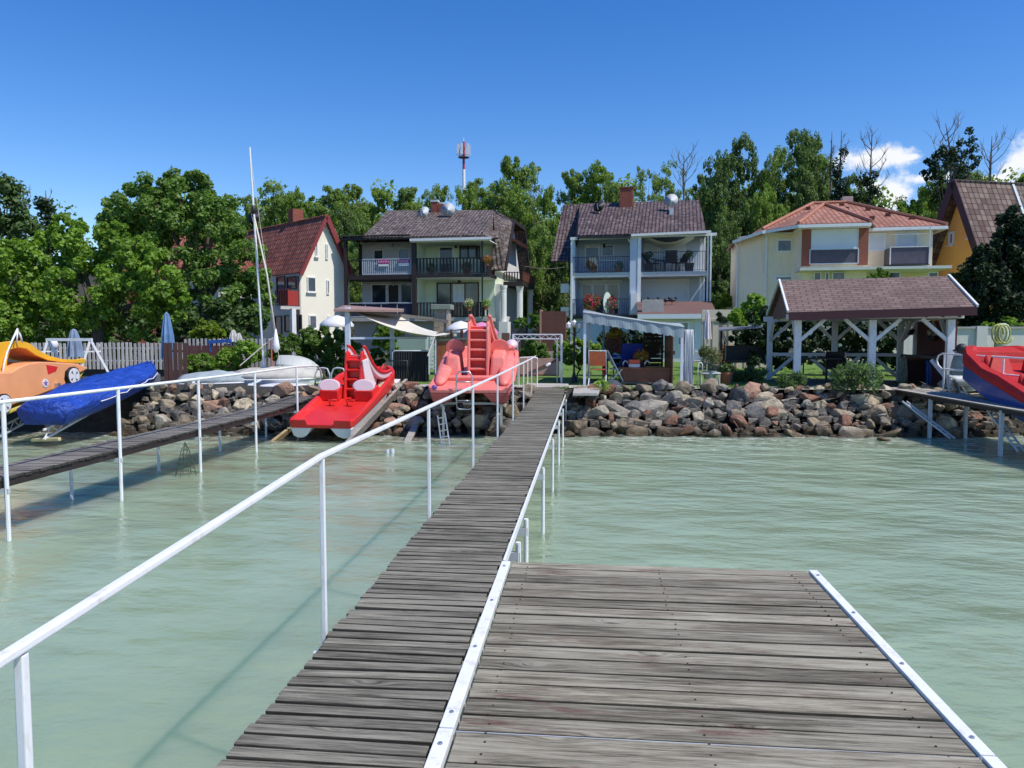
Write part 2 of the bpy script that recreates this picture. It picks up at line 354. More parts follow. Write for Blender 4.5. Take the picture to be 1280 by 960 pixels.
# brown weed drifting near the shore and far water a little bluer
sx = N(t, 'ShaderNodeSeparateXYZ'); L(t, g, sx.inputs[0])
nearshore = N(t, 'ShaderNodeMapRange'); L(t, sx.outputs[1], nearshore.inputs[0]); nearshore.inputs[1].default_value = 8; nearshore.inputs[2].default_value = 18.5
wd = ramp(t, noise(t, g, 1.3, 6, .6, (.5, 1, 1)), [(.50, (0, 0, 0)), (.62, (.8, .8, .8))])
leftw = N(t, 'ShaderNodeMapRange'); L(t, sx.outputs[0], leftw.inputs[0]); leftw.inputs[1].default_value = .5; leftw.inputs[2].default_value = -3
c = mixc(t, c, (.20, .125, .065), math_(t, 'MULTIPLY', math_(t, 'MULTIPLY', wd, nearshore.outputs[0]), leftw.outputs[0]))
# glints of light near the stones, painted as small white flecks
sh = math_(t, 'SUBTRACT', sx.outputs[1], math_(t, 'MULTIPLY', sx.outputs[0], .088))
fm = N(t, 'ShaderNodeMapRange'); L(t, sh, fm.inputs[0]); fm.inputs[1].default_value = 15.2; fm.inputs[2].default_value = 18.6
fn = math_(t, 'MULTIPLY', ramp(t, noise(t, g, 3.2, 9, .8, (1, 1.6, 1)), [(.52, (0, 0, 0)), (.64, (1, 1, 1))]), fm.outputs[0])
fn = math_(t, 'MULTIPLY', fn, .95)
L(t, c, p.inputs['Base Color']); p.inputs['Roughness'].default_value = .07; p.inputs['IOR'].default_value = 1.33
p.inputs['Subsurface Weight'].default_value = 1.0; p.inputs['Subsurface Radius'].default_value = (.5, .7, .55); p.inputs['Subsurface Scale'].default_value = 3.0
n1 = noise(t, g, 1.0, 3, .5, (.75, 1.35, 1)); n2 = noise(t, g, 1.0, 4, .6, (2.2, 3.9, 1)); n3 = noise(t, g, 1.0, 3, .6, (9, 13, 1))
rg = N(t, 'ShaderNodeMapping'); rg.inputs['Rotation'].default_value = (0, 0, .45); L(t, g, rg.inputs[0])
n4 = noise(t, rg.outputs[0], 1.0, 2, .5, (.5, 1.0, 1))
hgt = math_(t, 'ADD', math_(t, 'ADD', math_(t, 'MULTIPLY', n1, .42), math_(t, 'MULTIPLY', n2, .17)), math_(t, 'ADD', math_(t, 'MULTIPLY', n3, .035), math_(t, 'MULTIPLY', n4, .45)))
# the lee of the jetties is calmer, the open water on the right rougher
rt = N(t, 'ShaderNodeMapRange'); L(t, sx.outputs[0], rt.inputs[0]); rt.inputs[1].default_value = -3; rt.inputs[2].default_value = 3; rt.inputs[3].default_value = .45; rt.inputs[4].default_value = 1.0
bump(t, p, math_(t, 'MULTIPLY', hgt, rt.outputs[0]), .27)
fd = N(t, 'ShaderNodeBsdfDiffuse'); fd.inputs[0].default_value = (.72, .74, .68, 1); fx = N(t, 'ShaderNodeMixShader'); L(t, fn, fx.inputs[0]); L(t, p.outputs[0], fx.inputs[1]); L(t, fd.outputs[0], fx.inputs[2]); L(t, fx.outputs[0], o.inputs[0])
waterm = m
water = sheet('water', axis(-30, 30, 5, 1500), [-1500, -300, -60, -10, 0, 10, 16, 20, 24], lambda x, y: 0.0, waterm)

# ------------------------------------------------------------------ main walkway (jetty)
wk = T('jetty_walkway', 'long narrow grey plank walkway with white handrail leading straight to the shore', 'jetty')
b = MB(); random.seed(4); y = .3
while y < 20.75:
    wd_ = .070+random.uniform(-.004, .006); e = random.uniform(-.012, .012); e2 = random.uniform(-.010, .010); q = random.uniform(-.006, .006); h = random.uniform(-.003, .004)
    z = .9+h + (.12*smooth(17, 20.7, y)); k = random.uniform(-.0035, .0035)
    b.hexa([(-1.36+e, y+q, z-.032), (-.60+e2, y-q, z-.032), (-.60+e2, y+wd_-q, z-.032), (-1.36+e, y+wd_+q, z-.032),
            (-1.36+e, y+q, z+k), (-.60+e2, y-q, z-k), (-.60+e2, y+wd_-q, z-k), (-1.36+e, y+wd_+q, z+k)])
    y += wd_+random.uniform(.013, .022)
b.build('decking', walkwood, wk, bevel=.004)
b = MB()
for x in (-1.24, -.76): b.box(x-.04, x+.04, .6, 20.8, .76, .864)
b.build('beam', darkwood, wk)
b = MB(); b.box(-.59, -.574, 5.3, 20.6, .83, .903); b.build('edge_rail', white_rail, wk, bevel=.004)
PY = [1.74, 3.93, 6.68, 9.32, 11.9, 14.4, 16.8, 19.2]
for y in PY:
    b = MB(); b.box(-1.418, -1.392, y-.013, y+.013, .70, 1.83 if y > 2 else 1.70); b.build('post', white_rail, wk, bevel=.004)
    b = MB(); b.box(-1.44, -1.37, y-.035, y+.035, .74, .80); b.tube([(-1.47, y, .77), (-1.33, y, .77)], .012); b.build('bracket', greywhite, wk, bevel=.003)
for y in [5.9]+PY[2:]:
    for x in (-1.30, -.545):
        b = MB(); b.tube([(x, y+.12, -1.1), (x, y+.12, .83)], .022, 10); b.build('leg', greywhite if x < -1 else white_rail, wk, smooth=False)
    b = MB(); b.box(-1.40, -.53, y+.10, y+.14, .68, .75); b.build('crossbar', greywhite, wk)
b = MB(); rp = [(-1.405, .2, 1.625), (-1.405, 3.93, 1.848), (-1.405, 11.9, 1.84), (-1.405, 19.2, 1.86), (-1.405, 20.6, 1.88)]
for p0, p1 in zip(rp, rp[1:]): b.bar(p0, p1, .034, .026)
b.build('handrail', white_rail, wk, bevel=.006)

# platform the camera stands on
pf = T('swimming_platform', 'wide weathered plank platform with white edge strips in the foreground', 'platform')
b = MB(); random.seed(9); y = -.9
while y < 5.22:
    wd_ = .128+random.uniform(-.006, .010); q = random.uniform(-.004, .004); h = random.uniform(-.002, .003); k = random.uniform(-.002, .002)
    if 2.86 < y+wd_ < 3.02 and y < 2.9: wd_ = 2.955-y
    b.hexa([(-.515, y, .868), (1.475, y-q, .868), (1.475, y+wd_-q, .868), (-.515, y+wd_, .868), (-.515, y, .9+h+k), (1.475, y-q, .9+h-k), (1.475, y+wd_-q, .9+h-k), (-.515, y+wd_, .9+h+k)])
    y += wd_+random.uniform(.012, .020)
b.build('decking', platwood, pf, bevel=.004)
for x0, x1 in ((-.59, -.53), (1.485, 1.54)):
    for y0, y1 in ((-.9, 2.955), (2.965, 5.24)):
        b = MB(); b.box(x0, x1, y0, y1, .80, .912); b.build('edge_strip', white_rail, pf, bevel=.003)
        for i in range(4): b = MB(); b.lathe([(.0, .912), (.011, .9125), (.009, .918), (0, .9185)], ((x0+x1)/2, y0+.12+(y1-y0-.24)*i/3, 0), 10); b.build('bolt', steel, pf)
b = MB(); b.box(-.52, 1.48, 2.958, 2.962, .84, .899); b.build('seam_strip', greywhite, pf)
b = MB(); random.seed(21)
for xx in (-.40, .48, 1.36):
    y = -.05
    while y < 5.2:
        for d_ in (0, .07): b.lathe([(.0045, .9), (.0045, .9045), (.0, .905)], (xx+random.uniform(-.012, .012), y+d_+random.uniform(-.008, .008), 0), 6)
        y += .1465
tag(b.build('nail', M('rusty_nail', (.06, .035, .025), .8, .3, 30), pf), kind='stuff')
b = MB(); b.box(-.5, 1.46, 5.16, 5.2, .76, .86); b.box(-.5, 1.46, 2.9, 2.94, .76, .86); b.box(-.5, 1.46, .5, .54, .76, .86); b.build('frame', greywhite, pf)
for x in (-.45, 1.42):
    for y in (.6, 2.9, 5.1):
        b = MB(); b.tube([(x, y, -1.2), (x, y, .86)], .03); b.build('leg', greywhite, pf)

# ------------------------------------------------------------------ the jetty on the left
lj = T('side_jetty', 'dark plank jetty with white pipe rail standing on the left beside the covered boat', 'jetty')
b = MB(); random.seed(5); y = 2.0
while y < 20.4:
    wd_ = .115; e = random.uniform(-.012, .012); h = random.uniform(-.004, .004)+.12*smooth(16, 20, y)
    b.box(-7.68+e, -6.97+e, y, y+wd_, .735+h, .768+h); y += wd_+.014
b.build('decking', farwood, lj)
b = MB()
for x in (-7.02, -7.60): b.box(x-.03, x+.03, 2, 20, .64, .733)
b.build('beam', darkwood, lj)
LP = [3.8, 6.13, 8.47, 10.72, 13.08, 15.42, 17.75]
for y in LP:
    b = MB(); b.tube([(-6.93, y, -1.1), (-6.93, y, 1.66)], .027); b.build('post', white_rail, lj, smooth=False)
    b = MB(); b.tube([(-7.72, y, -1.1), (-7.72, y, .70)], .027); b.build('leg', white_rail, lj)
    b = MB(); b.box(-7.75, -6.9, y-.02, y+.02, .58, .638); b.build('crossbar', greywhite, lj)
b = MB(); b.tube([(-6.93, 2, 1.68), (-6.93, 15.4, 1.68), (-6.93, 17.7, 1.70), (-6.95, 19.2, 1.66), (-7.0, 19.6, 1.5), (-7.0, 19.7, 1.0)], .024, 8); b.build('handrail', white_rail, lj, smooth=True)
# keep net
netm = M('net_mesh', (.05, .07, .045), .8, .2, 6)
kn_ = T('keep_net', 'small dark fishing keep net hanging under the dark jetty into the water', 'net', (-7.0, 12.7, .6))
b = MB()
for i in range(8):
    a = i*pi/4; b.tube([(0, 0, 0), (.07*cos(a), .07*sin(a), -.15), (.19*cos(a), .19*sin(a), -.62), (.2*cos(a), .2*sin(a), -.68)], .005, 4)
for k in range(8):
    z = -.08*k-.06; q = .02+.17*k/7; b.tube([(q*cos(a*pi/6), q*sin(a*pi/6), z) for a in range(13)], .004, 4)
b.build('mesh', netm, kn_)
b = MB(); b.tube([(.2*cos(a*pi/8), .2*sin(a*pi/8), -.68) for a in range(17)], .012, 6); b.build('hoop', black, kn_)

# ------------------------------------------------------------------ the jetty on the right
rj = T('boat_jetty', 'short plank jetty with rounded pipe rail beside the red and blue boat', 'jetty')
b = MB(); random.seed(6)
def rjx(y): return 7.85+(21.3-y)*.10
for i in range(5):
    for k in range(3):
        y0, y1 = 21.3-k*2.4, 21.3-(k+1)*2.4+.01; o_ = i*.185; z0, z1 = 1.06-.03*k, 1.03-.03*k
        b.hexa([(rjx(y1)+o_, y1, z1-.035), (rjx(y1)+o_+.175, y1, z1-.035), (rjx(y0)+o_+.175, y0, z0-.035), (rjx(y0)+o_, y0, z0-.035), (rjx(y1)+o_, y1, z1), (rjx(y1)+o_+.175, y1, z1), (rjx(y0)+o_+.175, y0, z0), (rjx(y0)+o_, y0, z0)])
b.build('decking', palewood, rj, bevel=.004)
b = MB(); b.bar((rjx(21)+.06, 21, .98), (rjx(14.2)+.06, 14.2, .90), .06, .09); b.bar((rjx(21)+.8, 21, .98), (rjx(14.2)+.8, 14.2, .90), .06, .09); b.build('beam', darkwood, rj)
for y in (19.1, 16.45, 14.6):
    for o_ in (.05, .86):
        b = MB(); b.box(rjx(y)+o_-.035, rjx(y)+o_+.035, y-.035, y+.035, -1, .93); b.build('leg', greywhite, rj)
pr = [(rjx(y)+.92, y, z) for y, z in ((20.3, 1.60), (17, 1.58), (14, 1.56))]
b = MB(); b.tube([pr[2], pr[1], pr[0], (pr[0][0], 20.5, 1.68), (pr[0][0], 20.6, 1.8), (pr[0][0], 20.5, 1.93), (pr[0][0], 20.3, 1.98), (pr[1][0], 17, 1.96), (pr[2][0], 14, 1.94)], .022, 8); b.build('handrail', white_rail, rj, smooth=True)
for y in (20.2, 17.9, 15.4):
    b = MB(); b.tube([(rjx(y)+.92, y, .9), (rjx(y)+.92, y, 1.97)], .022); b.build('post', white_rail, rj)
def truss(name, label, a, c, w_, n, m, hgt=.16, parent=None):
    o = T(name, label, 'ramp', group=None); A, B = Vector(a), Vector(c); up = Vector((0, 0, hgt))
    for s_ in (-w_/2, w_/2) if w_ else (0,):
        k = Vector((s_, 0, 0)); b = MB(); b.bar(A+k, B+k, .04); b.bar(A+k+up, B+k+up, .04); b.build('rail', m, o)
        b = MB()
        for i in range(n): b.bar(A+k+(B-A)*i/n+(up if i % 2 else up*0), A+k+(B-A)*(i+1)/n+(up*0 if i % 2 else up), .018)
        b.build('lattice', m, o)
    return o
def ladder(label, a, c, w_, n):
    o = T('ladder', label, 'ladder', group='ladders under the right jetty'); A, B = Vector(a), Vector(c); d = Vector((w_, 0, 0))
    for k in (d*0, d):
        b = MB(); b.bar(A+k, B+k, .022, .04); b.build('rail', greywhite, o)
    for i in range(1, n):
        b = MB(); q = A+(B-A)*i/n; b.bar(q, q+d, .028); b.build('rung', greywhite, o)
    return o
ladder('narrow ladder slanting into the water near the shore end of the right jetty', at(1128, 502, 19.7), at(1188, 548, 18.4), .10, 9)
ladder('wider white ladder slanting into the water beside the outer leg of the right jetty', at(1234, 513, 17.2), at(1272, 564, 15.9), .13, 8)

# ------------------------------------------------------------------ rocks
m, t, p, o = mat('rock'); g = N(t, 'ShaderNodeTexCoord').outputs['Object']; oin = N(t, 'ShaderNodeObjectInfo'); oi = oin.outputs['Random']
base = oin.outputs['Color']
v = N(t, 'ShaderNodeVectorMath', operation='ADD'); L(t, g, v.inputs[0]); L(t, oi, v.inputs[1]); v = v.outputs[0]
n = noise(t, v, 4, 8, .7); c = mixc(t, base, ramp(t, n, [(.3, (.45, .43, .42)), (.55, (1, 1, 1)), (.75, (1.3, 1.28, 1.22))]), 1.0, 'MULTIPLY')
c = mixc(t, c, (.52, .50, .44), ramp(t, noise(t, v, 9, 8, .8), [(.56, (0, 0, 0)), (.66, (.7, .7, .7))]))
gp = N(t, 'ShaderNodeNewGeometry').outputs['Position']; sz = N(t, 'ShaderNodeSeparateXYZ'); L(t, gp, sz.inputs[0])
wet = N(t, 'ShaderNodeMapRange'); L(t, sz.outputs[2], wet.inputs[0]); wet.inputs[1].default_value = .10; wet.inputs[2].default_value = .24; wet.inputs[3].default_value = .38; wet.inputs[4].default_value = 1
cw = N(t, 'ShaderNodeCombineColor'); [L(t, wet.outputs[0], cw.inputs[i]) for i in range(3)]
c = mixc(t, c, cw.outputs[0], 1.0, 'MULTIPLY')
alg = N(t, 'ShaderNodeMapRange'); L(t, sz.outputs[2], alg.inputs[0]); alg.inputs[1].default_value = .12; alg.inputs[2].default_value = .48; alg.inputs[3].default_value = .75; alg.inputs[4].default_value = 0
c = mixc(t, c, (.13, .075, .03), math_(t, 'MULTIPLY', alg.outputs[0], noise(t, v, 3, 4)))
L(t, c, p.inputs['Base Color']); p.inputs['Roughness'].default_value = .85; p.inputs['Specular IOR Level'].default_value = .25
bump(t, p, noise(t, v, 7, 9, .75), .09); rockm = m
RM = []
for k in range(18):
    random.seed(100+k); bm = bmesh.new()
    for i in range(random.choice((11, 13, 16, 20))):
        d = Vector((random.gauss(0, 1), random.gauss(0, 1), random.gauss(0, 1))).normalized(); q = random.uniform(.82, 1.08)
        bm.verts.new((d.x*q*.5*random.uniform(.95, 1.1), d.y*q*.42, d.z*q*.36))
    bmesh.ops.convex_hull(bm, input=bm.verts); bmesh.ops.delete(bm, geom=[v_ for v_ in bm.verts if not v_.link_faces], context='VERTS')
    bmesh.ops.bevel(bm, geom=bm.edges[:], offset=.028, segments=1, affect='EDGES')
    bmesh.ops.triangulate(bm, faces=bm.faces); bmesh.ops.subdivide_edges(bm, edges=[e for e in bm.edges if e.calc_length() > .16], cuts=1)
    for v_ in bm.verts: v_.co += Vector((random.uniform(-1, 1), random.uniform(-1, 1), random.uniform(-1, 1)))*.010
    bmesh.ops.recalc_face_normals(bm, faces=bm.faces)
    me = bpy.data.meshes.new('rock'); bm.to_mesh(me); bm.free(); me.materials.append(rockm); RM.append(me)
RC = [('grey brown', (.36, .29, .20)), ('pale cream', (.55, .46, .32)), ('dark red', (.25, .13, .09)), ('mid grey', (.34, .30, .245)), ('rust pink', (.40, .24, .165)), ('dark grey', (.17, .16, .145)), ('light grey', (.47, .42, .33)), ('grey brown', (.29, .235, .165))]
ZN = [(-10.2, 'beside the orange boat ramp'), (-8.2, 'behind the covered boat'), (-6.4, 'under the long dark jetty'), (-4.4, 'under the red pedal boat'), (-2.9, 'between the two slide boats'), (-1.4, 'under the salmon pedal boat'), (.8, 'against the long walkway'), (2.4, 'below the wooden bar'),
      (3.8, 'below the canopy curtain'), (5.2, 'below the terracotta pot'), (6.6, 'below the oleanders'), (8.2, 'below the pavilion front'), (9.8, 'under the jetty with the ladders'), (99, 'under the red and blue boat')]
def rock(x, y, z, s, sy=1, sz_=1, k=None, label=None, rz=None):
    o = bpy.data.objects.new('rock', RM[random.randrange(18) if k is None else k]); C.objects.link(o); o.location = (x, y, z)
    o.scale = (s, s*sy, s*sz_); o.rotation_euler = (random.uniform(-.4, .4), random.uniform(-.4, .4), random.uniform(0, 6.28) if rz is None else rz)
    cn, cc = random.choice(RC); kf = random.uniform(1.05, 1.55); o.color = (*[q*kf for q in cc], 1); zone = next(n for q, n in ZN if x < q)
    tier = 'at the waterline' if z < .22 else 'low in the bank' if z < .48 else 'halfway up the bank' if z < .78 else 'on top of the bank'
    size = 'small' if s < .36 else 'medium' if s < .5 else 'large'
    tag(o, label or '%s %s boulder %s %s' % (size, cn, tier, zone), 'rock', 'boulders of the shore bank'); return o
random.seed(77)
big = [(770, 512, 48, 'broad pinkish boulder with flat top left of centre in the rock bank'), (815, 510, 58, 'largest rounded grey boulder below the wooden bar counter'), (788, 533, 62, 'long pale boulder at the waterline below the wooden bar'),
       (958, 500, 44, 'pale block shaped boulder beside the oleander bush'), (1108, 520, 40, 'large pink grey slab boulder at right end of the bank'), (1090, 505, 44, 'flat pale boulder tilted towards the right jetty'), (715, 535, 38, 'reddish boulder next to the walkway at the waterline'),
       (975, 520, 46, 'dark wide boulder low in the bank below the oleander'), (1025, 540, 34, 'small reddish boulder touching the water near the pavilion'), (868, 505, 36, 'pale yellowish boulder under the closed canopy curtain'), (830, 535, 34, 'white speckled boulder at the waterline'), (860, 545, 30, 'small brown boulder half in the water near the middle of the bank')]
for px, py, wpx, lab in big:
    f = (548-py)/65; yy = 18.9+f*1.4; P = at(px, py, yy); s = wpx*yy/960
    rock(P.x, P.y+.088*P.x, P.z-.03, s, random.uniform(.8, 1), random.uniform(.75, .95), label=lab, rz=random.uniform(-.3, .3))
cnt = 0
for row in range(6):
    f = row/5; x = -11.8
    while x < 11.3:
        s = random.choice((.30, .36, .44, .52, .66))*(1.0-.1*f); x += s*random.uniform(.72, .95)
        if -1.45 < x < -.45 and row > 3: continue
        if x > 8.6 and random.random() < .35: continue
        if x > 10.2: break
        if x < -7.8 and (row < 1 or random.random() < .25): continue
        if -4.3 < x < -1.5 and row < 2 and random.random() < .6: continue
        yy = shore(x)-.05+f*1.55+random.uniform(-.1, .1); zz = .02+f*1.0+random.uniform(-.05, .1)
        rock(x, yy, zz, s*random.uniform(.95, 1.3), random.uniform(.75, 1.05), random.uniform(.7, 1.1)); cnt += 1
# small stones in the gaps: nobody could count them
b = MB(); random.seed(3)
for i in range(900):
    x = random.uniform(-11.5, 11); f = random.random(); yy = shore(x)-.25+f*1.7; zz = -.06+f*1.0
    s = random.uniform(.04, .11); d = [Vector((random.uniform(-1, 1), random.uniform(-1, 1), random.uniform(-1, 1)))*s*.35 for _ in range(8)]
    b.hexa([Vector((x+sx_*s, yy+sy_*s, zz+sz__*s*.7))+q for (sx_, sy_, sz__), q in zip([(-1, -1, -1), (1, -1, -1), (1, 1, -1), (-1, 1, -1), (-1, -1, 1), (1, -1, 1), (1, 1, 1), (-1, 1, 1)], d)])
gv = b.build('gravel', rockm); gv.color = (.26, .23, .19, 1)
tag(gv, 'small broken stones filling gaps between the boulders', 'gravel', kind='stuff')
for pxa, pya, ya, pxb, pyb, yb, lab in [(1105, 549, 18.6, 0, 0, 0, 'flat yellowish stone just breaking the water near the right jetty')]:
    P = at(pxa, pya, ya); rock(P.x, P.y, .0, .6, .8, .35, label=lab)
print('rocks', cnt)
# ------------------------------------------------------------------ houses
def win(fr, par, px0, py0, px1, py1, c, fm=white, ax='y', n=1, fw=.07, pm=None, name='window', sill=False):
    """window, door or shutter traced on the plane y=c (or x=c) of a house frame"""
    if ax == 'y':
        a = fr.y(px0, py0, c); b_ = fr.y(px1, py1, c); x0, x1 = sorted((a.x, b_.x)); z0, z1 = sorted((a.z, b_.z))
        P = lambda u, d, z: (u, c-d, z)
    else:
        a = fr.x(px0, py0, c); b_ = fr.x(px1, py1, c); x0, x1 = sorted((a.y, b_.y)); z0, z1 = sorted((a.z, b_.z))
        P = lambda u, d, z: (c+d*ax_sign, u, z)
    ax_sign = -1 if ax == '-x' else 1
    def bx(m_, u0, u1, d0, d1, w0, w1):
        p, q = P(u0, d0, w0), P(u1, d1, w1); m_.box(p[0], q[0], p[1], q[1], p[2], q[2])
    m_ = MB(); bx(m_, x0, x1, .0, .07, z1-fw, z1); bx(m_, x0, x1, 0, .07, z0, z0+fw)
    bx(m_, x0, x0+fw, 0, .068, z0+fw, z1-fw); bx(m_, x1-fw, x1, 0, .068, z0+fw, z1-fw)
    for i in range(1, n): q = x0+(x1-x0)*i/n; bx(m_, q-fw/2, q+fw/2, 0, .066, z0+fw, z1-fw)
    o = m_.build(name, fm, par)
    g_ = MB(); bx(g_, x0+fw, x1-fw, .004, .022, z0+fw, z1-fw); g_.build('pane' if pm is None else 'shutter', pm or glass, o)
    if sill: s_ = MB(); bx(s_, x0-.06, x1+.06, .002, .14, z0-.06, z0-.003); s_.build('sill', fm, o)
    return o
def slats(par, p0, p1, z0, z1, m, step, w_, name='balustrade', th=.03, rail=.05, mid=True):
    p0, p1 = Vector(p0), Vector(p1); d = p1-p0; L_ = d.length; n = max(1, int(L_/step)); b = MB()
    for i in range(n+1):
        q = p0+d*i/n; b.bar((q.x, q.y, z0+.05), (q.x, q.y, z1-.02), w_, th, up=(-d.y, d.x, 0) if abs(d.x) > 0 else (1, 0, 0))
    b.bar((p0.x, p0.y, z1), (p1.x, p1.y, z1), rail*1.4, rail); b.bar((p0.x, p0.y, z0+.06), (p1.x, p1.y, z0+.06), rail, rail)
    return b.build(name, m, par)
def dish(par, c, r_, m, az=200):
    b = MB(); d = Vector((sin(radians(az)), cos(radians(az)), .45)).normalized(); q = d.to_track_quat('Z', 'Y').to_matrix(); c = Vector(c)
    b.loft([[c+q @ Vector((k*r_*cos(a*pi/8), k*r_*1.1*sin(a*pi/8), .16*r_*k*k)) for a in range(16)] for k in (.02, .5, 1.0, 1.03, .5, .02)][:3]); 
    b.loft([[c-d*.02+q @ Vector((k*r_*cos(a*pi/8), k*r_*1.1*sin(a*pi/8), .16*r_*k*k)) for a in range(16)] for k in (.02, .5, 1.02)])
    o = b.build('satellite_dish', m, par, smooth=True)
    b = MB(); b.tube([c-Vector((0, 0, r_*2.0)), c-d*.04], .025); b.tube([c-q @ Vector((0, r_*.9, 0)), c+d*r_*.9], .015); b.build('mast', greywhite, o)
    return o
def flat(par, x0, x1, y0, y1, z0, z1, m, name): b = MB(); b.box(x0, x1, y0, y1, z0, z1); return b.build(name, m, par)
def bloom(par_group, c, s, col, lab, name='flower_pot', potm=None, n=220, gl=None):
    o = T(name, lab, 'potted plant', c, group=par_group)
    b = MB(); b.lathe([(.01, 0), (.11*s, 0), (.15*s, .22*s), (.12*s, .22*s), (.02, .2*s)], (0, 0, 0), 12); b.build('pot', potm or terra, o)
    leaf_mesh('foliage', [((0, 0, .38*s), .28*s)], n, .09*s, gl or leaf_mid, o, seed=int(c[0]*31+c[1]*7))
    if col is not None: leaf_mesh('blossom', [((0, 0, .42*s), .30*s)], n, .08*s, col, o, seed=int(c[0]*17+3))
    return o
terra = M('terracotta', (.38, .13, .07), .85, .12, 6)

def leaf_mesh(name, clumps, n, size, m, parent=None, seed=1, aspect=.6, up=.35, shell=.55, link=True, flat_=.9, droop=0):
    """n leaf faces per clump spread through its outer volume; every leaf carries its own tone"""
    rg_ = np.random.default_rng(abs(int(seed))+1); V, R = [], []
    for c, r_ in clumps:
        rr = np.array(r_ if hasattr(r_, '__len__') else (r_, r_, r_*flat_)); k = max(4, int(n*(1 if not hasattr(r_, '__len__') else 1)))
        d = rg_.normal(size=(k, 3)); d /= np.linalg.norm(d, axis=1)[:, None]; q = shell+(1.05-shell)*rg_.random(k)**.6
        P = np.array(c)+d*rr*q[:, None]
        nn = d*.55+rg_.normal(size=(k, 3))*.5+np.array([0, 0, up]); nn /= np.linalg.norm(nn, axis=1)[:, None]
        a = rg_.normal(size=(k, 3)); a[:, 2] -= droop; a -= nn*(a*nn).sum(1)[:, None]; a /= np.linalg.norm(a, axis=1)[:, None]; b_ = np.cross(nn, a)
        s = size*rg_.uniform(.6, 1.3, k)[:, None]
        bend = nn*s*.12
        V.append(np.stack([P-a*s*.5, P+b_*s*aspect*.5-bend, P+a*s*.5, P-b_*s*aspect*.5-bend], 1).reshape(-1, 3)); R.append(np.clip(rg_.normal(.45+rg_.uniform(-.22, .22), .22, k), 0, 1))
    V = np.concatenate(V); R = np.concatenate(R); nf = len(R)
    me = bpy.data.meshes.new(name); me.vertices.add(len(V)); me.vertices.foreach_set('co', V.ravel().astype(np.float32))
    me.loops.add(nf*4); me.loops.foreach_set('vertex_index', np.arange(nf*4, dtype=np.int32))
    me.polygons.add(nf); me.polygons.foreach_set('loop_start', np.arange(0, nf*4, 4, dtype=np.int32)); me.polygons.foreach_set('loop_total', np.full(nf, 4, dtype=np.int32))
    me.update(calc_edges=True); me.attributes.new('rnd', 'FLOAT', 'FACE').data.foreach_set('value', R.astype(np.float32)); me.materials.append(m)
    if not link: return me
    o = bpy.data.objects.new(name, me); C.objects.link(o)
    if parent is not None: o.parent = parent
    return o
leaf_mid = leafmat('leaf_mid', (.12, .225, .035)); leaf_dark = leafmat('leaf_dark', (.08, .15, .04), trans=.35); leaf_bright = leafmat('leaf_bright', (.20, .35, .04))
leaf_chest = leafmat('leaf_chestnut', (.15, .27, .05)); leaf_aca = leafmat('leaf_acacia', (.19, .30, .06)); leaf_ole = leafmat('leaf_oleander', (.11, .20, .07))
leaf_ivy = leafmat('leaf_ivy', (.022, .05, .014), trans=.15); leaf_thuja = leafmat('leaf_thuja', (.018, .040, .013), trans=.1); leaf_gr = leafmat('leaf_greyish', (.16, .20, .09))
bark = M('bark', (.10, .08, .06), .95, .3, 4, .05, 12); barkg = M('grey_bark', (.17, .15, .13), .9, .2, 5, .03, 12)
petal_red = leafmat('petal_red', (.50, .03, .08), trans=.3); petal_or = leafmat('petal_orange', (.6, .14, .02), trans=.3); petal_white = leafmat('petal_white', (.7, .68, .6), trans=.3); petal_pink = leafmat('petal_pink', (.55, .15, .2), trans=.3)

# ---- house with the black timber balconies (left of the walkway)
f2 = Fr(at(545, 440, 46).xy.to_3d(), -5); h2 = TF('house', 'semi-detached house with pale green walls, dark timber balconies and mossy brown tiled roof', 'house', f2)
Y = f2.y; BK = 2.1
xl, xm, xr = Y(434, 400, 0).x, Y(515, 400, 0).x, Y(609, 400, 0).x; xw = Y(453, 400, BK).x; xR = xr
zt = Y(500, 299, 0).z; zu = Y(500, 343.5, 0).z; zd = Y(500, 397, 0).z; zb = Y(500, 348.5, 0).z
flat(h2, xw, xm, BK, 10, .8, zt+.1, M('grey_white_wall', (.60, .60, .60), .9, .05, .6), 'wall')
flat(h2, xm+.002, xR, BK, 10, .8, zt+.6, greenwall, 'wall')
flat(h2, xm+.10, xm+.26, .1, BK-.003, zd, zt+.1, greenwall, 'partition_wall')
flat(h2, xl-.1, xm, 0, BK-.004, zb-.02, zu, darkwood, 'balcony_floor'); flat(h2, xm+.001, xr+.15, -.03, BK-.006, zb+.05, zu, darkwood, 'balcony_floor')
flat(h2, xm+.1, xr+.1, .03, BK-.008, zb-.0, zb+.046, whitewall, 'ceiling_panel')
flat(h2, xl, xr+.1, 0, BK-.005, zd-.22, zd, concrete, 'terrace_floor'); flat(h2, xl+.3, xr, .4, BK-.01, .8, zd-.222, M('basement_wall', (.30, .29, .26), .9, .1, 1), 'basement_wall')
# posts and beams
for px0, px1, y0 in ((431, 434.5, 0), (515.5, 520.5, 0)):
    flat(h2, Y(px0, 400, 0).x, Y(px1, 400, 0).x, y0-.06, y0+.2, zd, zt+.02, darkwood, 'post')
flat(h2, Y(602.3, 400, 0).x, Y(604, 400, 0).x, -.08, .02, zd, zt+.3, black, 'post')
flat(h2, xl-.3, xm, -.12, .08, zt-.02, zt+.16, darkwood, 'beam'); flat(h2, xw-.12, xw+.04, BK-.2, BK-.01, zu, zt, darkwood, 'post')
b = MB()
for i in range(9): q = xl-.2+(xm-xl)*i/8.4; b.box(q, q+.07, -.2, BK+.6, zt+.161, zt+.23)
b.build('rafter', darkwood, h2)
flat(h2, xl-.3, xm-.02, -.2, BK+1.2, zt+.232, zt+.27, M('clear_roofing', (.10, .09, .09), .5, .2, 3), 'pergola_roof')
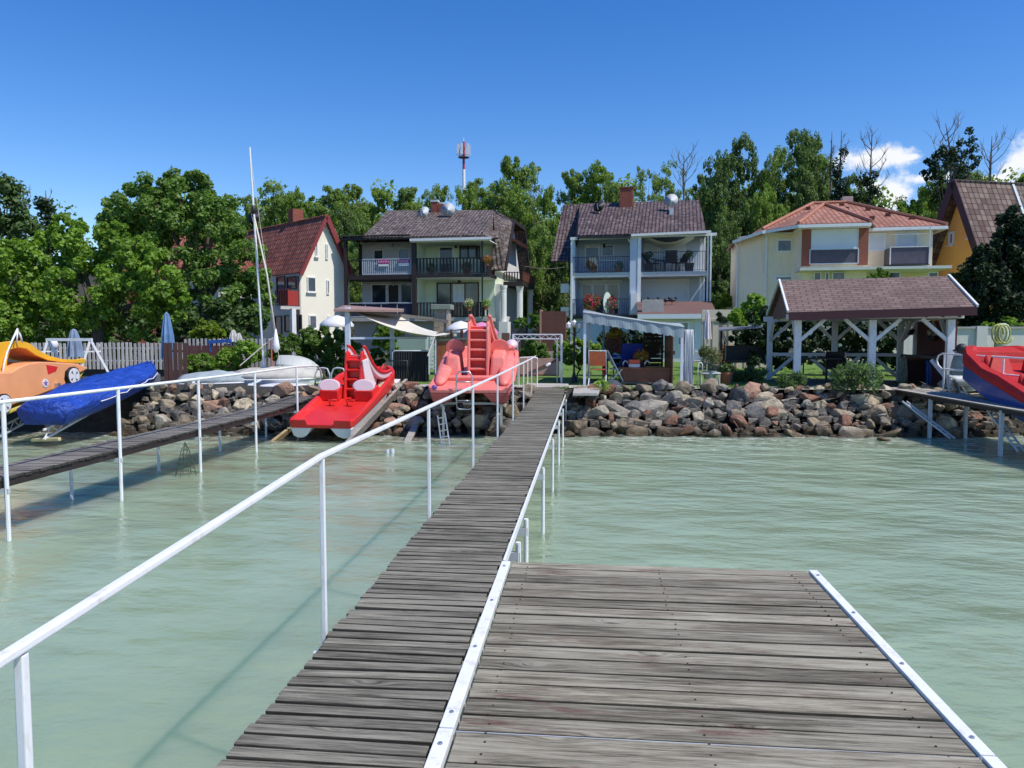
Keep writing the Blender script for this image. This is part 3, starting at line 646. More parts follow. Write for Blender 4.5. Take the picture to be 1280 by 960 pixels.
# balustrades
slats(h2, (Y(453, 340, 0).x, .05, 0), (Y(513, 340, 0).x, .05, 0), zu, Y(480, 323.8, 0).z, greywhite, .125, .05, 'white_balustrade')
slats(h2, (xl, .05, 0), (Y(452, 340, 0).x, .05, 0), zu, Y(480, 324.2, 0).z, darkwood, .3, .03)
slats(h2, (Y(521, 340, 0).x, .05, 0), (xr, .05, 0), zu, Y(560, 322.6, 0).z, darkwood, .20, .10)
slats(h2, (Y(521, 340, 0).x, .05, 0), (xr, .05, 0), zd, Y(560, 378.3, 0).z, darkwood, .20, .10)
slats(h2, (xr, .1, 0), (xr, BK, 0), zu, Y(560, 322.6, 0).z, darkwood, .20, .10)
slats(h2, (Y(436, 340, 0).x, .05, 0), (Y(516, 340, 0).x, .05, 0), zd, Y(480, 378.6, 0).z, greywhite, .9, .03, 'white_rail')
flat(h2, Y(437, 340, 0).x, Y(515, 340, 0).x, .07, .09, zd+.1, Y(480, 380, 0).z, M('dark_screen', (.018, .022, .05), .7, .2, 3), 'privacy_screen')
# windows
win(f2, h2, 467, 312, 480, 330, BK, white, sill=True); win(f2, h2, 498, 310.5, 512.5, 330, BK, white)
win(f2, h2, 464, 355, 484, 380, BK, white); win(f2, h2, 484.5, 355, 500, 395, BK, white, name='door', pm=black); win(f2, h2, 500.5, 354, 516, 380, BK, white)
win(f2, h2, 548.5, 308, 567.5, 342, BK, white, name='door', fw=.09); win(f2, h2, 574.5, 307.5, 596, 323, BK, darkwood, n=2)
win(f2, h2, 546, 353.5, 599, 396, BK, darkwood, n=3); win(f2, h2, 567, 355.5, 580.5, 378, BK-.05, white, n=2, pm=shutter)
win(f2, h2, 596.5, 307.5, 600.5, 324, BK, darkwood)
for px, py in ((490, 305.2), (570, 306.2), (492, 353.2), (574, 349.5)):
    q = Y(px, py, BK-.12); b = MB(); b.box(q.x-.03, q.x+.03, BK-.12, BK-.002, q.z-.02, q.z+.03); b.ell((q.x, q.y-.03, q.z-.1), .09, .09, .11); b.build('wall_lamp', black if px > 500 else greywhite, h2, smooth=True)
for px, d in ((538, 0), (583, .2)):
    q = Y(px, 340, .3); bloom('flower pots on the dark balcony', f2.m @ Vector((q.x, .45, zu)), 1.15, petal_or if d else None, 'leafy %s plant behind the slats of the upper dark balcony' % ('orange flowering' if d else 'green trailing'), gl=leaf_mid)
for px, py, col, lab in ((586, 382, petal_white, 'bushy green plant standing in front of the lower dark balustrade'), (608, 381, None, 'small hanging plant at the corner of the lower dark balcony')):
    q = f2.m @ Y(px, py, -.1); q.z -= .3; bloom(None, q, 1.05, col, lab, gl=leaf_bright)
q = f2.m @ Y(609, 328, -.05); q.z -= .2; bloom(None, q, .9, petal_or, 'orange flowering plant on the corner of the upper dark balcony', gl=leaf_mid)
# banners on the white balustrade (pink lettering too worn to read)
bann = M('magenta_banner', (.42, .02, .20), .7, .15, 4)
def squiggle(par, x0, x1, y, zc, h, m, seed):
    random.seed(seed); b = MB(); x = x0
    while x < x1:
        w_ = h*random.uniform(.35, .7); pts = [(x, y, zc-h/2), (x+w_*.3, y, zc+h/2*random.uniform(.3, 1)), (x+w_*.7, y, zc+h/2*random.uniform(-.6, .2)), (x+w_, y, zc+h/2*random.uniform(.2, 1))]
        b.tube(pts, .018, 5); x += w_+.05
    b.build('lettering', m, par)
for x0, x1, y0, y1, y2, lab, s in ((472, 486.6, 324.6, 330, 333, 'magenta and white lettered banner tied to the middle of the white balustrade', 2), (497.5, 512.5, 324.3, 328.4, 332.5, 'magenta lettered banner with white strip at right end of the white balustrade', 3)):
    a, c_ = Y(x0, y0, 0), Y(x1, y1, 0); o = T('banner', lab, 'banner', f2.m @ Vector(((a.x+c_.x)/2, -.02, 0)), -5)
    w_ = (c_.x-a.x)/2; b = MB(); b.box(-w_, w_, -.012, 0, c_.z, a.z); b.build('magenta_sheet', bann, o)
    e = Y(x0, y2, 0); b = MB(); b.box(-w_*.85, w_*.85, -.012, 0, e.z, c_.z-.005); b.build('white_strip', white, o)
    squiggle(o, -w_*.9, w_*.8, -.022, (a.z+c_.z)/2, (a.z-c_.z)*.62, pinkp if s == 2 else white, s)
# roof
ez = Y(560, 297, -.3).z+.04; rid = Y(617, 262.5, 6.0); rl = Y(487, 263, 6.0)
b = MB(); a0 = Y(454, 296.5, -.25); a1 = Y(606, 293.5, -.25)
b.slab([a0, a1, (rid.x, 6, rid.z), (rl.x, 6, rl.z)], .12)
b.slab([(a0.x+.1, 12.2, ez), (rid.x+.8, 12.2, ez), (rid.x, 6, rid.z), (rl.x, 6, rl.z)], .12)
b.slab([a0, (rl.x, 6, rl.z), (a0.x+.1, 12.2, ez)], .12)
low = Y(609, 338, 1.9); c1 = Y(631, 281, 6.0)
b.slab([(a1.x-.02, a1.y, a1.z), (rid.x, 6, rid.z), Y(624, 297, 1.3), Y(612.5, 297, .4)], .12)
low2 = Vector((xR+.9, 1.3, low.z)); mid_ = Vector((xR+.9, 3.9, c1.z+.0))
b.slab([(xR-.02, 1.3, low.z), low2, mid_, (rid.x, 6, rid.z), (a1.x+.1, 2.0, a1.z+.75)], .14)
b.slab([mid_, (xR+.9, 8.1, c1.z), (rid.x, 6, rid.z)], .14)
b.slab([(xR+.9, 10.7, low.z), (xR-.02, 10.7, low.z), (rid.x, 6, rid.z), (xR+.9, 8.1, c1.z)], .14)
rf = b.build('roof', rooft, h2)
flat(h2, xm, xr+.3, -.34, -.2, ez-.2, ez-.05, white, 'gutter'); flat(h2, xm, xr+.2, -.2, BK, ez-.26, ez-.205, whitewall, 'soffit')
b = MB(); b.prism([(xR-.01, 2.1, low.z), (xR-.01, 10, low.z), (xR-.01, 8.1, c1.z-.2), (xR-.01, 4.2, c1.z-.2)], (.25, 0, 0)); b.build('gable_wall', whitewall, h2)
b = MB(); b.bar((xR+.92, 1.25, low.z-.05), (xR+.92, 3.95, c1.z-.06), .05, .26); b.bar((xR+.92, 3.95, c1.z-.06), (xR+.92, 8.05, c1.z-.06), .05, .22); b.bar((xR+.92, 8.05, c1.z-.06), (xR+.92, 10.7, low.z-.05), .05, .26); b.build('barge_board', darkwood, h2)
b = MB(); b.slab([(xR+.2, 4.4, c1.z-.9), (xR+1.1, 4.4, c1.z-1.25), (xR+1.1, 8.2, c1.z-1.25), (xR+.2, 8.2, c1.z-.9)], .14); b.build('canopy', brownwood, rf)
flat(h2, xR, xR+.45, BK+.2, 9.5, .8, Y(612, 352, 0).z, whitewall, 'side_wall')
win(f2, h2, 0, 0, 1, 1, 0) if False else None
# side balcony on two white columns
sx1 = xR+1.7; sz0 = f2.x(640, 352, sx1).z; sz1 = f2.x(640, 334, sx1).z
flat(h2, xR+.46, sx1, 2.6, 7.4, sz0-.02, sz0+.26, darkwood, 'side_balcony_floor')
slats(h2, (xR+.5, 2.65, 0), (sx1, 2.65, 0), sz0+.26, sz1, darkwood, .16, .07, 'side_balustrade'); slats(h2, (sx1, 2.65, 0), (sx1, 7.35, 0), sz0+.26, sz1, brownwood, .16, .12, 'side_balustrade')
for x_, y_ in ((xR+.6, 2.0), (sx1-.25, 3.0), (sx1-.25, 7.0)):
    b = MB(); b.lathe([(.19, 1.5), (.19, sz0-.4), (.21, sz0-.36), (.19, sz0-.33), (.23, sz0-.15), (.24, sz0-.025)], (x_, y_, 0), 14); b.lathe([(.24, 2.6), (.24, 2.9), (.2, 3.0)], (x_, y_, 0), 14); b.build('column', whitewall, h2, smooth=False)
flat(h2, xR+.4, xR+.95, 1.5, 2.5, .8, 3.2, whitewall, 'column_base'); flat(h2, sx1-.6, sx1+.2, 2.6, 3.4, .8, 3.0, M('dark_stone', (.05, .05, .055), .9, .4, 5), 'column_base')
for px, cap in ((543.8, 1), (552.3, 0)):
    q = Y(px, 262, 5.6); b = MB(); b.box(q.x-.22, q.x+.22, 5.4, 5.85, q.z-.8, Y(px, 253 if cap else 255.5, 5.6).z); ch = b.build('chimney', brick, rf)
    b = MB()
    if cap: b.box(q.x-.25, q.x+.25, 5.37, 5.88, Y(px, 252.9, 5.6).z, Y(px, 250.5, 5.6).z)
    else: b.box(q.x-.12, q.x+.12, 5.5, 5.75, Y(px, 255.4, 5.6).z, Y(px, 253, 5.6).z)
    b.build('chimney_cap', greywhite, ch)
dish(rf, Y(529.5, 266.5, 4.2), .42, greywhite, 200); dish(rf, Y(560, 262.5, 4.2), .46, greywhite, 170)
b = MB(); q = Y(523, 262, 4.3); b.tube([(q.x, q.y, q.z-1.2), q], .02, 5); b.tube([(q.x-.25, q.y, q.z-.1), (q.x+.25, q.y, q.z-.1)], .012, 5); b.tube([(q.x-.18, q.y, q.z-.3), (q.x+.18, q.y, q.z-.3)], .012, 5); b.build('aerial', black, rf)
def on_slope(fr, px, py, A, B, D):
    A, B, D = Vector(A), Vector(B), Vector(D); n_ = (B-A).cross(D-A); o_, d_ = fr.r(px, py); return o_+d_*((A-o_).dot(n_)/d_.dot(n_)), n_.normalized()*(1 if n_.z > 0 else -1)
for x0, x1 in ((494.5, 503), (507.5, 517)):
    pts = [on_slope(f2, x_, y_, a0, a1, rid) for x_, y_ in ((x0, 275.5), (x1, 275.5), (x1+.6, 272), (x0+.6, 272))]
    b = MB(); b.prism([p_+n_*.02 for p_, n_ in pts], pts[0][1]*.05); b.build('roof_window', shutter, rf)

# ---- grey blue house (right of the walkway)
f3 = Fr(at(798, 440, 46).xy.to_3d(), -6.5); h3 = TF('house', 'semi-detached blue grey house with white framed balconies, awning and dark tiled roof', 'house', f3)
Y = f3.y; BK = 2.0
xl, xr, xm = Y(713.5, 400, 0).x, Y(884, 400, 0).x, Y(791.5, 400, 0).x
zt = Y(740, 299, 0).z; zu = Y(740, 341, 0).z; zub = Y(740, 344, 0).z; zd = Y(740, 394, 0).z; ztr = Y(840, 296, 0).z
flat(h3, xl+.1, xr-.1, BK, 9.5, .8, zt+.5, bluewall, 'wall')
flat(h3, xl+.1, xl+.22, .05, BK-.003, zd, zt, bluewall, 'side_screen')
flat(h3, xl, xr, 0, BK-.005, zub, zu, greywhite, 'balcony_floor'); flat(h3, xl+.05, xr-.05, .02, BK-.006, zub-.12, zub-.003, whitewall, 'balcony_underside')
flat(h3, xl, xr, 0, BK-.005, zd-.2, zd, black, 'terrace_floor'); flat(h3, xl+.3, xm+.6, .3, BK-.01, .8, zd-.202, bluewall, 'basement_wall')
flat(h3, xm-.22, xm+.20, -.05, BK-.004, zd, zt+.1, bluewall, 'dividing_pillar')
flat(h3, xm+.22, xm+.42, -.08, .06, zd, ztr, white, 'post'); flat(h3, xl-.02, xl+.1, -.05, .05, .9, zt, white, 'post')
for px0, px1, y_ in ((882.5, 884.5, 0), (886.3, 888.3, -.1), (873.5, 877, 1.2), (878, 880.5, .6)):
    flat(h3, Y(px0, 400, y_).x, Y(px1, 400, y_).x, y_-.06, y_+.06, 2.0 if px0 > 882 else zd, ztr+.02, white, 'post')
flat(h3, xl-.05, xm+.2, -.08, .06, zt-.02, zt+.14, white, 'beam'); flat(h3, xm+.21, xr+.45, -.10, .04, ztr, ztr+.16, white, 'beam')
b = MB()
for px0, py0, px1, py1 in ((715, 300, 718, 305), (789, 300, 785, 305), (715, 346, 718, 352), (789, 346, 786, 352)): b.bar(Y(px0, py0+5, .02), Y(px1, py1-6, .02), .08, .06)
b.build('corner_brace', white, h3)
railm = M('thin_rail', (.03, .035, .06), .5, .1, 3)
for x0, x1, z0_, py in ((xl+.1, xm-.25, zu, 321.2), (xm+.45, xr-.05, zu, 316.8), (xl+.1, xm-.25, zd, 374)):
    slats(h3, (x0, -.02, 0), (x1, -.02, 0), z0_, Y(750, py, 0).z if px0 < 800 else Y(840, py, 0).z, railm, .135, .022, 'balustrade', .022, .035)
win(f3, h3, 731, 308, 750, 333, BK, white, name='door', fw=.1); win(f3, h3, 752, 306, 767.5, 321, BK, white, fw=.07)
flat(h3, Y(730, 300, BK-.03).x, Y(751, 300, BK-.03).x, BK-.03, BK-.003, Y(740, 308, BK).z+.01, Y(740, 305, BK).z, white, 'lintel_trim')
win(f3, h3, 727, 354.5, 740.8, 394, BK, white, name='door', fw=.09); win(f3, h3, 741, 354.5, 758, 394, BK, white, name='door', fw=.09); win(f3, h3, 758.2, 354.5, 774.5, 394, BK, white, name='door', fw=.09)
flat(h3, Y(722, 350, BK-.06).x, Y(778, 350, BK-.06).x, BK-.07, BK-.003, Y(750, 353.5, BK).z, Y(750, 350, BK).z, white, 'lintel_trim')
win(f3, h3, 805, 304.5, 825, 335, BK, white, pm=shutter); win(f3, h3, 833, 304.5, 857, 335, BK, white, pm=shutter); win(f3, h3, 796.5, 308, 803, 338, BK, greywhite, name='door')
win(f3, h3, 800.5, 349, 861.5, 378, BK, white, pm=shutter, n=1, fw=.12)
q = Y(755, 307, BK-.1); b = MB(); b.ell((q.x, BK-.1, q.z), .08, .08, .12); b.build('wall_lamp', black, h3, smooth=True)
q = Y(750, 348, BK-.1); b = MB(); b.ell((q.x, BK-.1, q.z), .08, .08, .1); b.build('wall_lamp', black, h3, smooth=True)
for py in (360, 389): q = Y(706.5, py, 1.5); b = MB(); b.box(q.x-.25, q.x+.25, 1.3, 1.6, q.z-.3, q.z+.25); b.build('meter_box', white, h3)
flat(h3, Y(788.5, 400, -.1).x, Y(797, 400, -.1).x, -.3, -.06, Y(790, 392, -.1).z, Y(790, 366.5, -.1).z, white, 'parapet_panel')
# roof: big main slope with low left eave, and the raised part over the balconies
rz_ = Y(704, 256, 5.6); rr = Y(874, 250.5, 5.6); el = Y(699.5, 326, 1.4); em = Y(724, 323, 1.4)
b = MB()
b.slab([(rz_.x, 5.6, rz_.z), (rz_.x+1.3, 5.6, rz_.z), (em.x-.3, 1.4, el.z), (rz_.x-.15, 1.4, el.z)], .14)
b.slab([(rz_.x-.15, 9.8, el.z), (rr.x+.9, 9.8, el.z), (rr.x, 5.6, rr.z), (rz_.x, 5.6, rz_.z)], .14)
A1, A2 = Y(722, 294, -.25), Y(883, 289.5, -.25); Ar = Y(724.5, 256.2, 5.5)
b.slab([A1, A2, (rr.x, 5.6, rr.z+.03), (Ar.x, 5.6, rz_.z+.03)], .14)
rf = b.build('roof', rooft3, h3)
b = MB(); b.prism([(A1.x, -.2, A1.z-.15), (Ar.x, 5.4, rz_.z-.1), (Ar.x-.1, 1.6, el.z)], (.12, 0, 0)); b.prism([(rr.x-.25, 5.6, rr.z-.2), (xr-.25, .2, zt+.1), (xr-.25, 9.5, el.z)], (.12, 0, 0)); b.build('gable_wall', darkwood, h3)
b = MB(); b.bar(A1+Vector((0, -.03, -.12)), Y(788, 294.5, -.25)+Vector((0, -.03, -.10)), .1, .12); b.build('gutter', black, rf)
b = MB(); b.bar(Y(789, 294, -.28), Y(889, 289.6, -.28), .1, .14); b.build('gutter', white, rf)
q = Y(783, 262, 4.9); b = MB(); b.box(q.x-.42, q.x+.42, 4.6, 5.4, q.z-1.0, Y(783, 236, 4.9).z); ch = b.build('chimney', brick, rf)
b = MB(); b.box(q.x-.47, q.x+.47, 4.55, 5.45, Y(783, 235.8, 4.9).z, Y(783, 234.6, 4.9).z); b.build('chimney_cap', brick, ch)
dish(rf, Y(749, 258, 3.6), .38, black, 200); dish(rf, Y(839, 251, 3.6), .42, greywhite, 185)
flat(rf, Y(837, 262, 3.6).x, Y(842, 262, 3.6).x, 2.9, 3.6, Y(837, 271, 3.2).z, Y(837, 262, 3.6).z, greywhite, 'dish_bracket')
# awning, plants and furniture of its balconies
aw = T('awning', 'sagging cream fabric awning hung under the roof edge of the grey blue house', 'awning'); b = MB()
def awf(u, v): p = Y(803+(868-803)*u, 295.5+1.5*u*0, -.05+v*1.8); return f3.m @ Vector((p.x, -.05+v*1.8, zt+.25-.55*math.sin(pi*u)*(1-.0*v)-.25*(1-v)*0-v*.15))
sec = [[awf(u/14, v/4) for u in range(15)] for v in range(5)]; b.loft(sec, cap=False, closed=False); b.loft([[q+Vector((0, 0, -.012)) for q in r_] for r_ in sec], cap=False, closed=False)
b.build('fabric', M('awning_cream', (.72, .72, .58), .9, .05, 2), aw, smooth=True, fix=False); b = MB(); b.tube([awf(0, 0), awf(.25, 0)+Vector((0, 0, .3)), awf(.5, 0)+Vector((0, 0, .5)), awf(1, 0)], .012, 5); b.build('wire', greywhite, aw)
for i, (px, y_, col, s, z_, lab) in enumerate([(740, .3, petal_or, 1.3, zu, 'orange flowering pot on the upper left balcony of the grey blue house'), (773, .3, None, 1.1, zu, 'green leafy pot on the upper left balcony of the grey blue house'), (740, -.15, petal_red, 1.9, zd, 'large pink red geranium at the left of the lower balcony of the grey blue house'), (764, .0, petal_red, 1.5, zd+.1, 'smaller pink red geranium at the right of the lower balcony of the grey blue house')]):
    q = f3.m @ Vector((Y(px, 340, y_).x, y_+.2, z_)); bloom(None, q, s, col, lab)
for px, lab in ((811, 'left clipped ball shrub in black planter on the upper right balcony'), (861.5, 'right clipped ball shrub in black planter on the upper right balcony')):
    q = f3.m @ Vector((Y(px, 340, .4).x, .4, zu)); o = T('topiary', lab, 'potted plant', q, group='clipped shrubs on the upper balcony')
    b = MB(); b.hexa([(-.2, -.2, 0), (.2, -.2, 0), (.2, .2, 0), (-.2, .2, 0), (-.25, -.25, .5), (.25, -.25, .5), (.25, .25, .5), (-.25, .25, .5)]); b.build('planter', black, o); b = MB(); b.tube([(0, 0, .45), (0, 0, .9)], .025); b.build('stem', bark, o)
    leaf_mesh('foliage', [((0, 0, 1.05), .24)], 260, .09, leaf_dark, o, seed=px)
def chair(lab, loc, yaw, m, m2=None, cat='chair', group=None, s=1, recl=.25, name='garden_chair'):
    o = T(name, lab, cat, loc, yaw, group); m2 = m2 or m; w_ = .25*s; h = .42*s
    for x in (-w_, w_):
        for y0, y1 in ((-.22*s, -.26*s), (.20*s, .26*s)): b = MB(); b.tube([(x, y1, 0), (x, y0, h)], .016*s); b.build('leg', m, o)
    b = MB(); b.box(-w_-.01, w_+.01, -.25*s, .22*s, h, h+.035*s); b.build('seat', m2, o, bevel=.01)
    b = MB(); b.hexa([(-w_, .2*s, h+.04), (w_, .2*s, h+.04), (w_, .235*s, h+.04), (-w_, .235*s, h+.04), (-w_, .2*s+recl, h+.52*s), (w_, .2*s+recl, h+.52*s), (w_, .235*s+recl, h+.52*s), (-w_, .235*s+recl, h+.52*s)]); b.build('backrest', m2, o, bevel=.01)
    for x in (-w_-.02, w_+.02): b = MB(); b.tube([(x, -.24*s, h), (x, -.24*s, h+.22*s), (x, .26*s, h+.24*s)], .015*s); b.build('armrest', m, o)
    return o
def table(lab, loc, yaw, m, w_=.5, d_=.4, h=.72, name='garden_table', leg=m if False else None, round_=False, group=None):
    o = T(name, lab, 'table', loc, yaw, group)
    b = MB(); b.lathe([(.01, h), (w_, h), (w_, h+.03), (.01, h+.03)], (0, 0, 0), 20) if round_ else b.box(-w_, w_, -d_, d_, h, h+.035); b.build('tabletop', m, o)
    for x in (-.85*w_, .85*w_):
        for y_ in (-.8*d_, .8*d_): b = MB(); b.tube([(x, y_, 0), (x, y_, h)], .02); b.build('leg', leg or m, o)
    return o
for px, yw, lab in ((817, 60, 'black reclining garden chair left of the balcony table'), (849, -50, 'black reclining garden chair right of the balcony table')):
    chair(lab, f3.m @ Vector((Y(px, 340, .8).x, .8, zu)), yw, black, recl=.45, s=1.25, group='black chairs on the upper balcony')
chair('high backed dark brown chair in the middle of the upper right balcony', f3.m @ Vector((Y(838, 340, .9).x, .7, zu)), 180, darkwood, s=1.35, recl=.05)
table('dark table on the upper right balcony between black chairs', f3.m @ Vector((Y(832, 340, 1.0).x, 1.25, zu)), -6, darkwood, .7, .3)
table('white table on the upper left balcony', f3.m @ Vector((Y(757, 340, .8).x, .9, zu)), -6, white, .8, .35, group=None)
chair('white curved chair on the upper left balcony', f3.m @ Vector((Y(745, 340, .5).x, .5, zu)), 150, white)
chair('white plastic chair on the lower balcony beside geraniums', f3.m @ Vector((Y(771, 340, .5).x, .5, zd)), 170, white)
b = MB(); q = f3.m @ Vector((Y(759, 380, .0).x, -.0, zd)); o = T('oval_table', 'folded oval white table leaning behind the lower balcony rail', 'table', q, 30)
b.loft([[(k*.28*cos(a*pi/8), .02*s_, .75+k*.62*sin(a*pi/8)) for a in range(16)] for k, s_ in ((.05, -1), (1, -1), (1, 1), (.05, 1))]); b.build('tabletop', M('pale_green_plastic', (.62, .72, .62), .5, .05, 3), o)
b = MB(); b.bar((-.15, .05, 0), (.1, .06, .8), .03); b.bar((.15, .05, 0), (-.1, .06, .8), .03); b.build('leg', white, o)

# annex with flat brown roof
fa = Fr(at(845, 440, 40).xy.to_3d(), -6); an = TF('garage', 'low white annex with flat brown roof in front of the grey blue house', 'annex', fa); Y = fa.y
zr = Y(850, 393, 0).z; z2 = Y(850, 376, 4.5).z; xa, xb = Y(797, 400, 0).x, Y(893, 400, 0).x; xw0, xw1 = Y(799, 400, .35).x, Y(890, 400, .35).x
b = MB(); b.slab([(xa, 0, zr), (xb+.15, 0, zr), (Y(889, 376, 5.6).x, 5.6, z2), (xa-.3, 5.6, z2)], .10); b.build('roof', M('brown_felt', (.16, .085, .07), .95, .15, 1.5, .01, 40), an)
flat(an, xa, xb+.18, -.07, 0.0, zr-.22, zr+.02, shutter, 'fascia'); flat(an, xw0, xw1, .35, 5.5, .8, zr-.12, whitewall, 'wall')
win(fa, an, 869, 396, 887, 440, .35, white, name='door', pm=shutter); win(fa, an, 847, 402, 861, 432, .35, white, name='door', pm=M('grey_door', (.28, .30, .30), .6, .08, 2))
flat(an, Y(888, 400, .3).x, Y(892, 400, .3).x, .1, .3, .9, zr-.22, white, 'corner_post')
flat(an, xb-1.0, xb+.4, -.6, .34, .9, 1.12, pave, 'step')
cb_ = Y(816, 382, 1.2); b = MB(); b.box(cb_.x-.55, cb_.x+.55, 1.0, 1.6, zr, Y(816, 374.5, 1.2).z); b.build('roof_chimney', concrete, an)
for px in (806, 818, 832, 840):
    q = fa.m @ Y(px, 377, 4.0); o = T('windsock_bird', 'small black bird shaped ornament on the brown annex roof', 'ornament', (q.x, q.y, q.z-.1), group='black bird ornaments on the annex roof')
    b = MB(); b.ell((0, 0, .18), .22, .10, .10); b.ell((.2, 0, .30), .08, .07, .07); b.build('body', black, o, smooth=True); b = MB(); b.tube([(0, 0, -.1), (0, 0, .12)], .015); b.build('leg', black, o)

# ---- yellow villa with hipped orange roof
f4 = Fr(at(1040, 440, 42).xy.to_3d(), -6); h4 = TF('villa', 'pale yellow villa with hipped orange tiled roof and brick red window frame', 'house', f4); Y = f4.y
bz = 2.6; zt = Y(1043, 281, 0).z; wz = zt+.25
x0, x1 = Y(1003, 300, 0).x, Y(1084.5, 300, 0).x
flat(h4, x0+.3, x1-.3, 0.04, bz, .8, zt, yellowwall, 'wall')
b = MB(); b.prism([(Y(990.5, 300, 1.5).x, 1.5, .8), (x0, .05, .8), (x1, .05, .8), (x1+.0, bz, .8), (Y(990.5, 300, 1.5).x, bz, .8)], (0, 0, zt-.8)); b.build('bay_wall', yellowwall, h4)
xs_, xe_ = Y(960, 300, 1.8).x, Y(1166, 300, 1.8).x
flat(h4, xs_, xe_, 1.8, 11, .8, zt-.02, yellowwall, 'wall')
# left wing: wall canted forward, its shape set to take more sun
ca, cc = Y(960, 300, 1.8), Y(921, 300, 4.6); ztw = Y(921, 306, 4.6).z
b = MB(); b.prism([(ca.x, 1.8, .8), (ca.x, 9, .8), (cc.x, 9, .8), (cc.x, 3.1, .8)], (0, 0, ztw+.2-.8)); b.prism([(ca.x, 1.81, ztw), (cc.x, 3.11, ztw), (cc.x, 3.3, ztw), (ca.x, 4.8, ztw)], (0, 0, zt-ztw-.15) if False else (0, 0, .3)); b.build('wing_wall', yellowwall, h4)
b = MB(); v0 = [(ca.x, 1.8, ztw+.2), (cc.x, 3.1, ztw+.2), (cc.x, 3.25, ztw+.2), (ca.x, 1.95, ztw+.2), (ca.x, 1.8, zt), (cc.x, 3.1, ztw+.22), (cc.x, 3.25, ztw+.22), (ca.x, 1.95, zt)]; b.hexa(v0); b.build('wing_gable', yellowwall, h4)
flat(h4, x0-.03, x0+.42, -.08, .03, Y(1040, 332, 0).z, zt-.02, brickred, 'brick_frame'); flat(h4, x1-.45, x1+.03, -.08, .03, Y(1040, 332, 0).z, zt-.02, brickred, 'brick_frame')
flat(h4, x0+.421, x1-.451, -.079, .029, Y(1040, 286.5, 0).z, zt-.021, brickred, 'brick_frame')
win(f4, h4, 1011, 286.5, 1073.5, 311, 0, white, pm=shutter, fw=.06)
flat(h4, Y(1011.5, 320, -.05).x, Y(1073, 320, -.05).x, -.03, .02, Y(1040, 330, 0).z, Y(1040, 310.8, 0).z, black, 'recess_shade_sheet')  # flat black sheet, the dark of a recess put into its colour
brail = M('rail_screen', (.07, .065, .085), .6, .2, 3)
b = MB(); a, c_ = Y(1012.5, 312, -.1), Y(1072.5, 329, -.1)
for z_ in (a.z, c_.z): b.bar((a.x, -.1, z_), (c_.x, -.1, z_), .05)
for x_ in (a.x, c_.x): b.bar((x_, -.1, c_.z), (x_, -.1, a.z), .05)
b.build('balcony_rail', greywhite, h4); flat(h4, a.x+.03, c_.x-.03, -.09, -.075, c_.z+.03, a.z-.03, brail, 'rail_screen')
# recess window, right windows, right balcony
win(f4, h4, 970, 298.5, 991, 316, 1.8, white, fw=.12); win(f4, h4, 968, 344, 991, 352, 1.8, white, fw=.12)
win(f4, h4, 1085, 291.5, 1106.5, 314, 1.8, white, pm=shutter, fw=.09)
win(f4, h4, 1119, 289, 1147, 330, 1.8, white, pm=shutter, name='door', fw=.12)
flat(h4, Y(1112, 330, .6).x, Y(1162, 330, .6).x, .6, 1.79, Y(1130, 331.5, .6).z, Y(1130, 329.5, .6).z, black, 'balcony_floor')
b = MB(); a, c_ = Y(1113, 309.5, .62), Y(1161, 330, .62)
b.box(a.x, c_.x, .62, .64, c_.z, a.z); b.box(a.x, a.x+.02, .64, 1.78, c_.z, a.z); b.box(c_.x-.02, c_.x, .64, 1.78, c_.z, a.z); b.build('balcony_screen', brail, h4)
b = MB(); b.bar((a.x, .6, a.z+.02), (c_.x, .6, a.z+.02), .05); [b.bar((x_, .6, c_.z), (x_, .6, a.z), .05) for x_ in (a.x, c_.x)]; b.bar((c_.x, .6, a.z), (c_.x, .6, zt-.1), .05); b.bar((a.x, .61, zt-.5), (c_.x, .61, zt-.5), .03); b.build('balcony_rail', greywhite, h4)
flat(h4, Y(1000, 335, -.8).x, Y(1190, 335, -.8).x, -.8, 1.79, Y(1040, 337.5, -.8).z, Y(1040, 334, -.8).z, M('ledge', (.62, .62, .55), .8, .1, 2), 'canopy_ledge')
for p0, p1 in ((1017, 1026), (1031, 1036), (1040, 1056), (1100, 1125), (1160, 1172)): win(f4, h4, p0, 340, p1, 356, -.02, white, fw=.05)
# downpipes
b = MB()
for px in (958.3, 922): q = Y(px, 300, 1.7 if px > 950 else 3.0); b.tube([(q.x, q.y, .9), (q.x, q.y, (zt if px > 950 else ztw)-.3), (q.x-.25, q.y-.25, (zt if px > 950 else ztw))], .05, 6)
b.build('downpipe', white, h4)
b = MB()
for px in (928, 934): q = Y(px, 345+15, 4.0); b.box(q.x-.12, q.x+.12, 3.9, 4.2, q.z-.1, q.z+.45)
b.build('wall_vent', whitewall, h4)
# roof
e = .55; ZE = Y(1043, 279.5, -.5).z; R0, R1 = Y(1016, 255, 7.0), Y(1059, 254, 7.0); RB = Y(1031, 260, 3.2)
eL = Y(953, 288, 1.3); eR = Y(1184, 280.5, 1.3); b = MB()
eL = Vector((eL.x, 1.3, ZE)); eR = Vector((eR.x, 1.3, ZE)); eLb = Vector((eL.x, 12.5, ZE)); eRb = Vector((eR.x, 12.5, ZE)); R0 = Vector((R0.x, 7, R0.z)); R1 = Vector((R1.x, 7, R0.z))
b.slab([eL, eR, R1, R0], .1); b.slab([eR, eRb, R1], .1); b.slab([eRb, eLb, R0, R1], .1); b.slab([eLb, eL, R0], .1)
bl = Vector((Y(998, 282, -.55).x, -.55, ZE+.02)); br = Vector((Y(1089, 279, -.55).x, -.55, ZE+.02)); bt = Vector((Y(1031, 261, 3.6).x, 3.9, R0.z-.55)); 
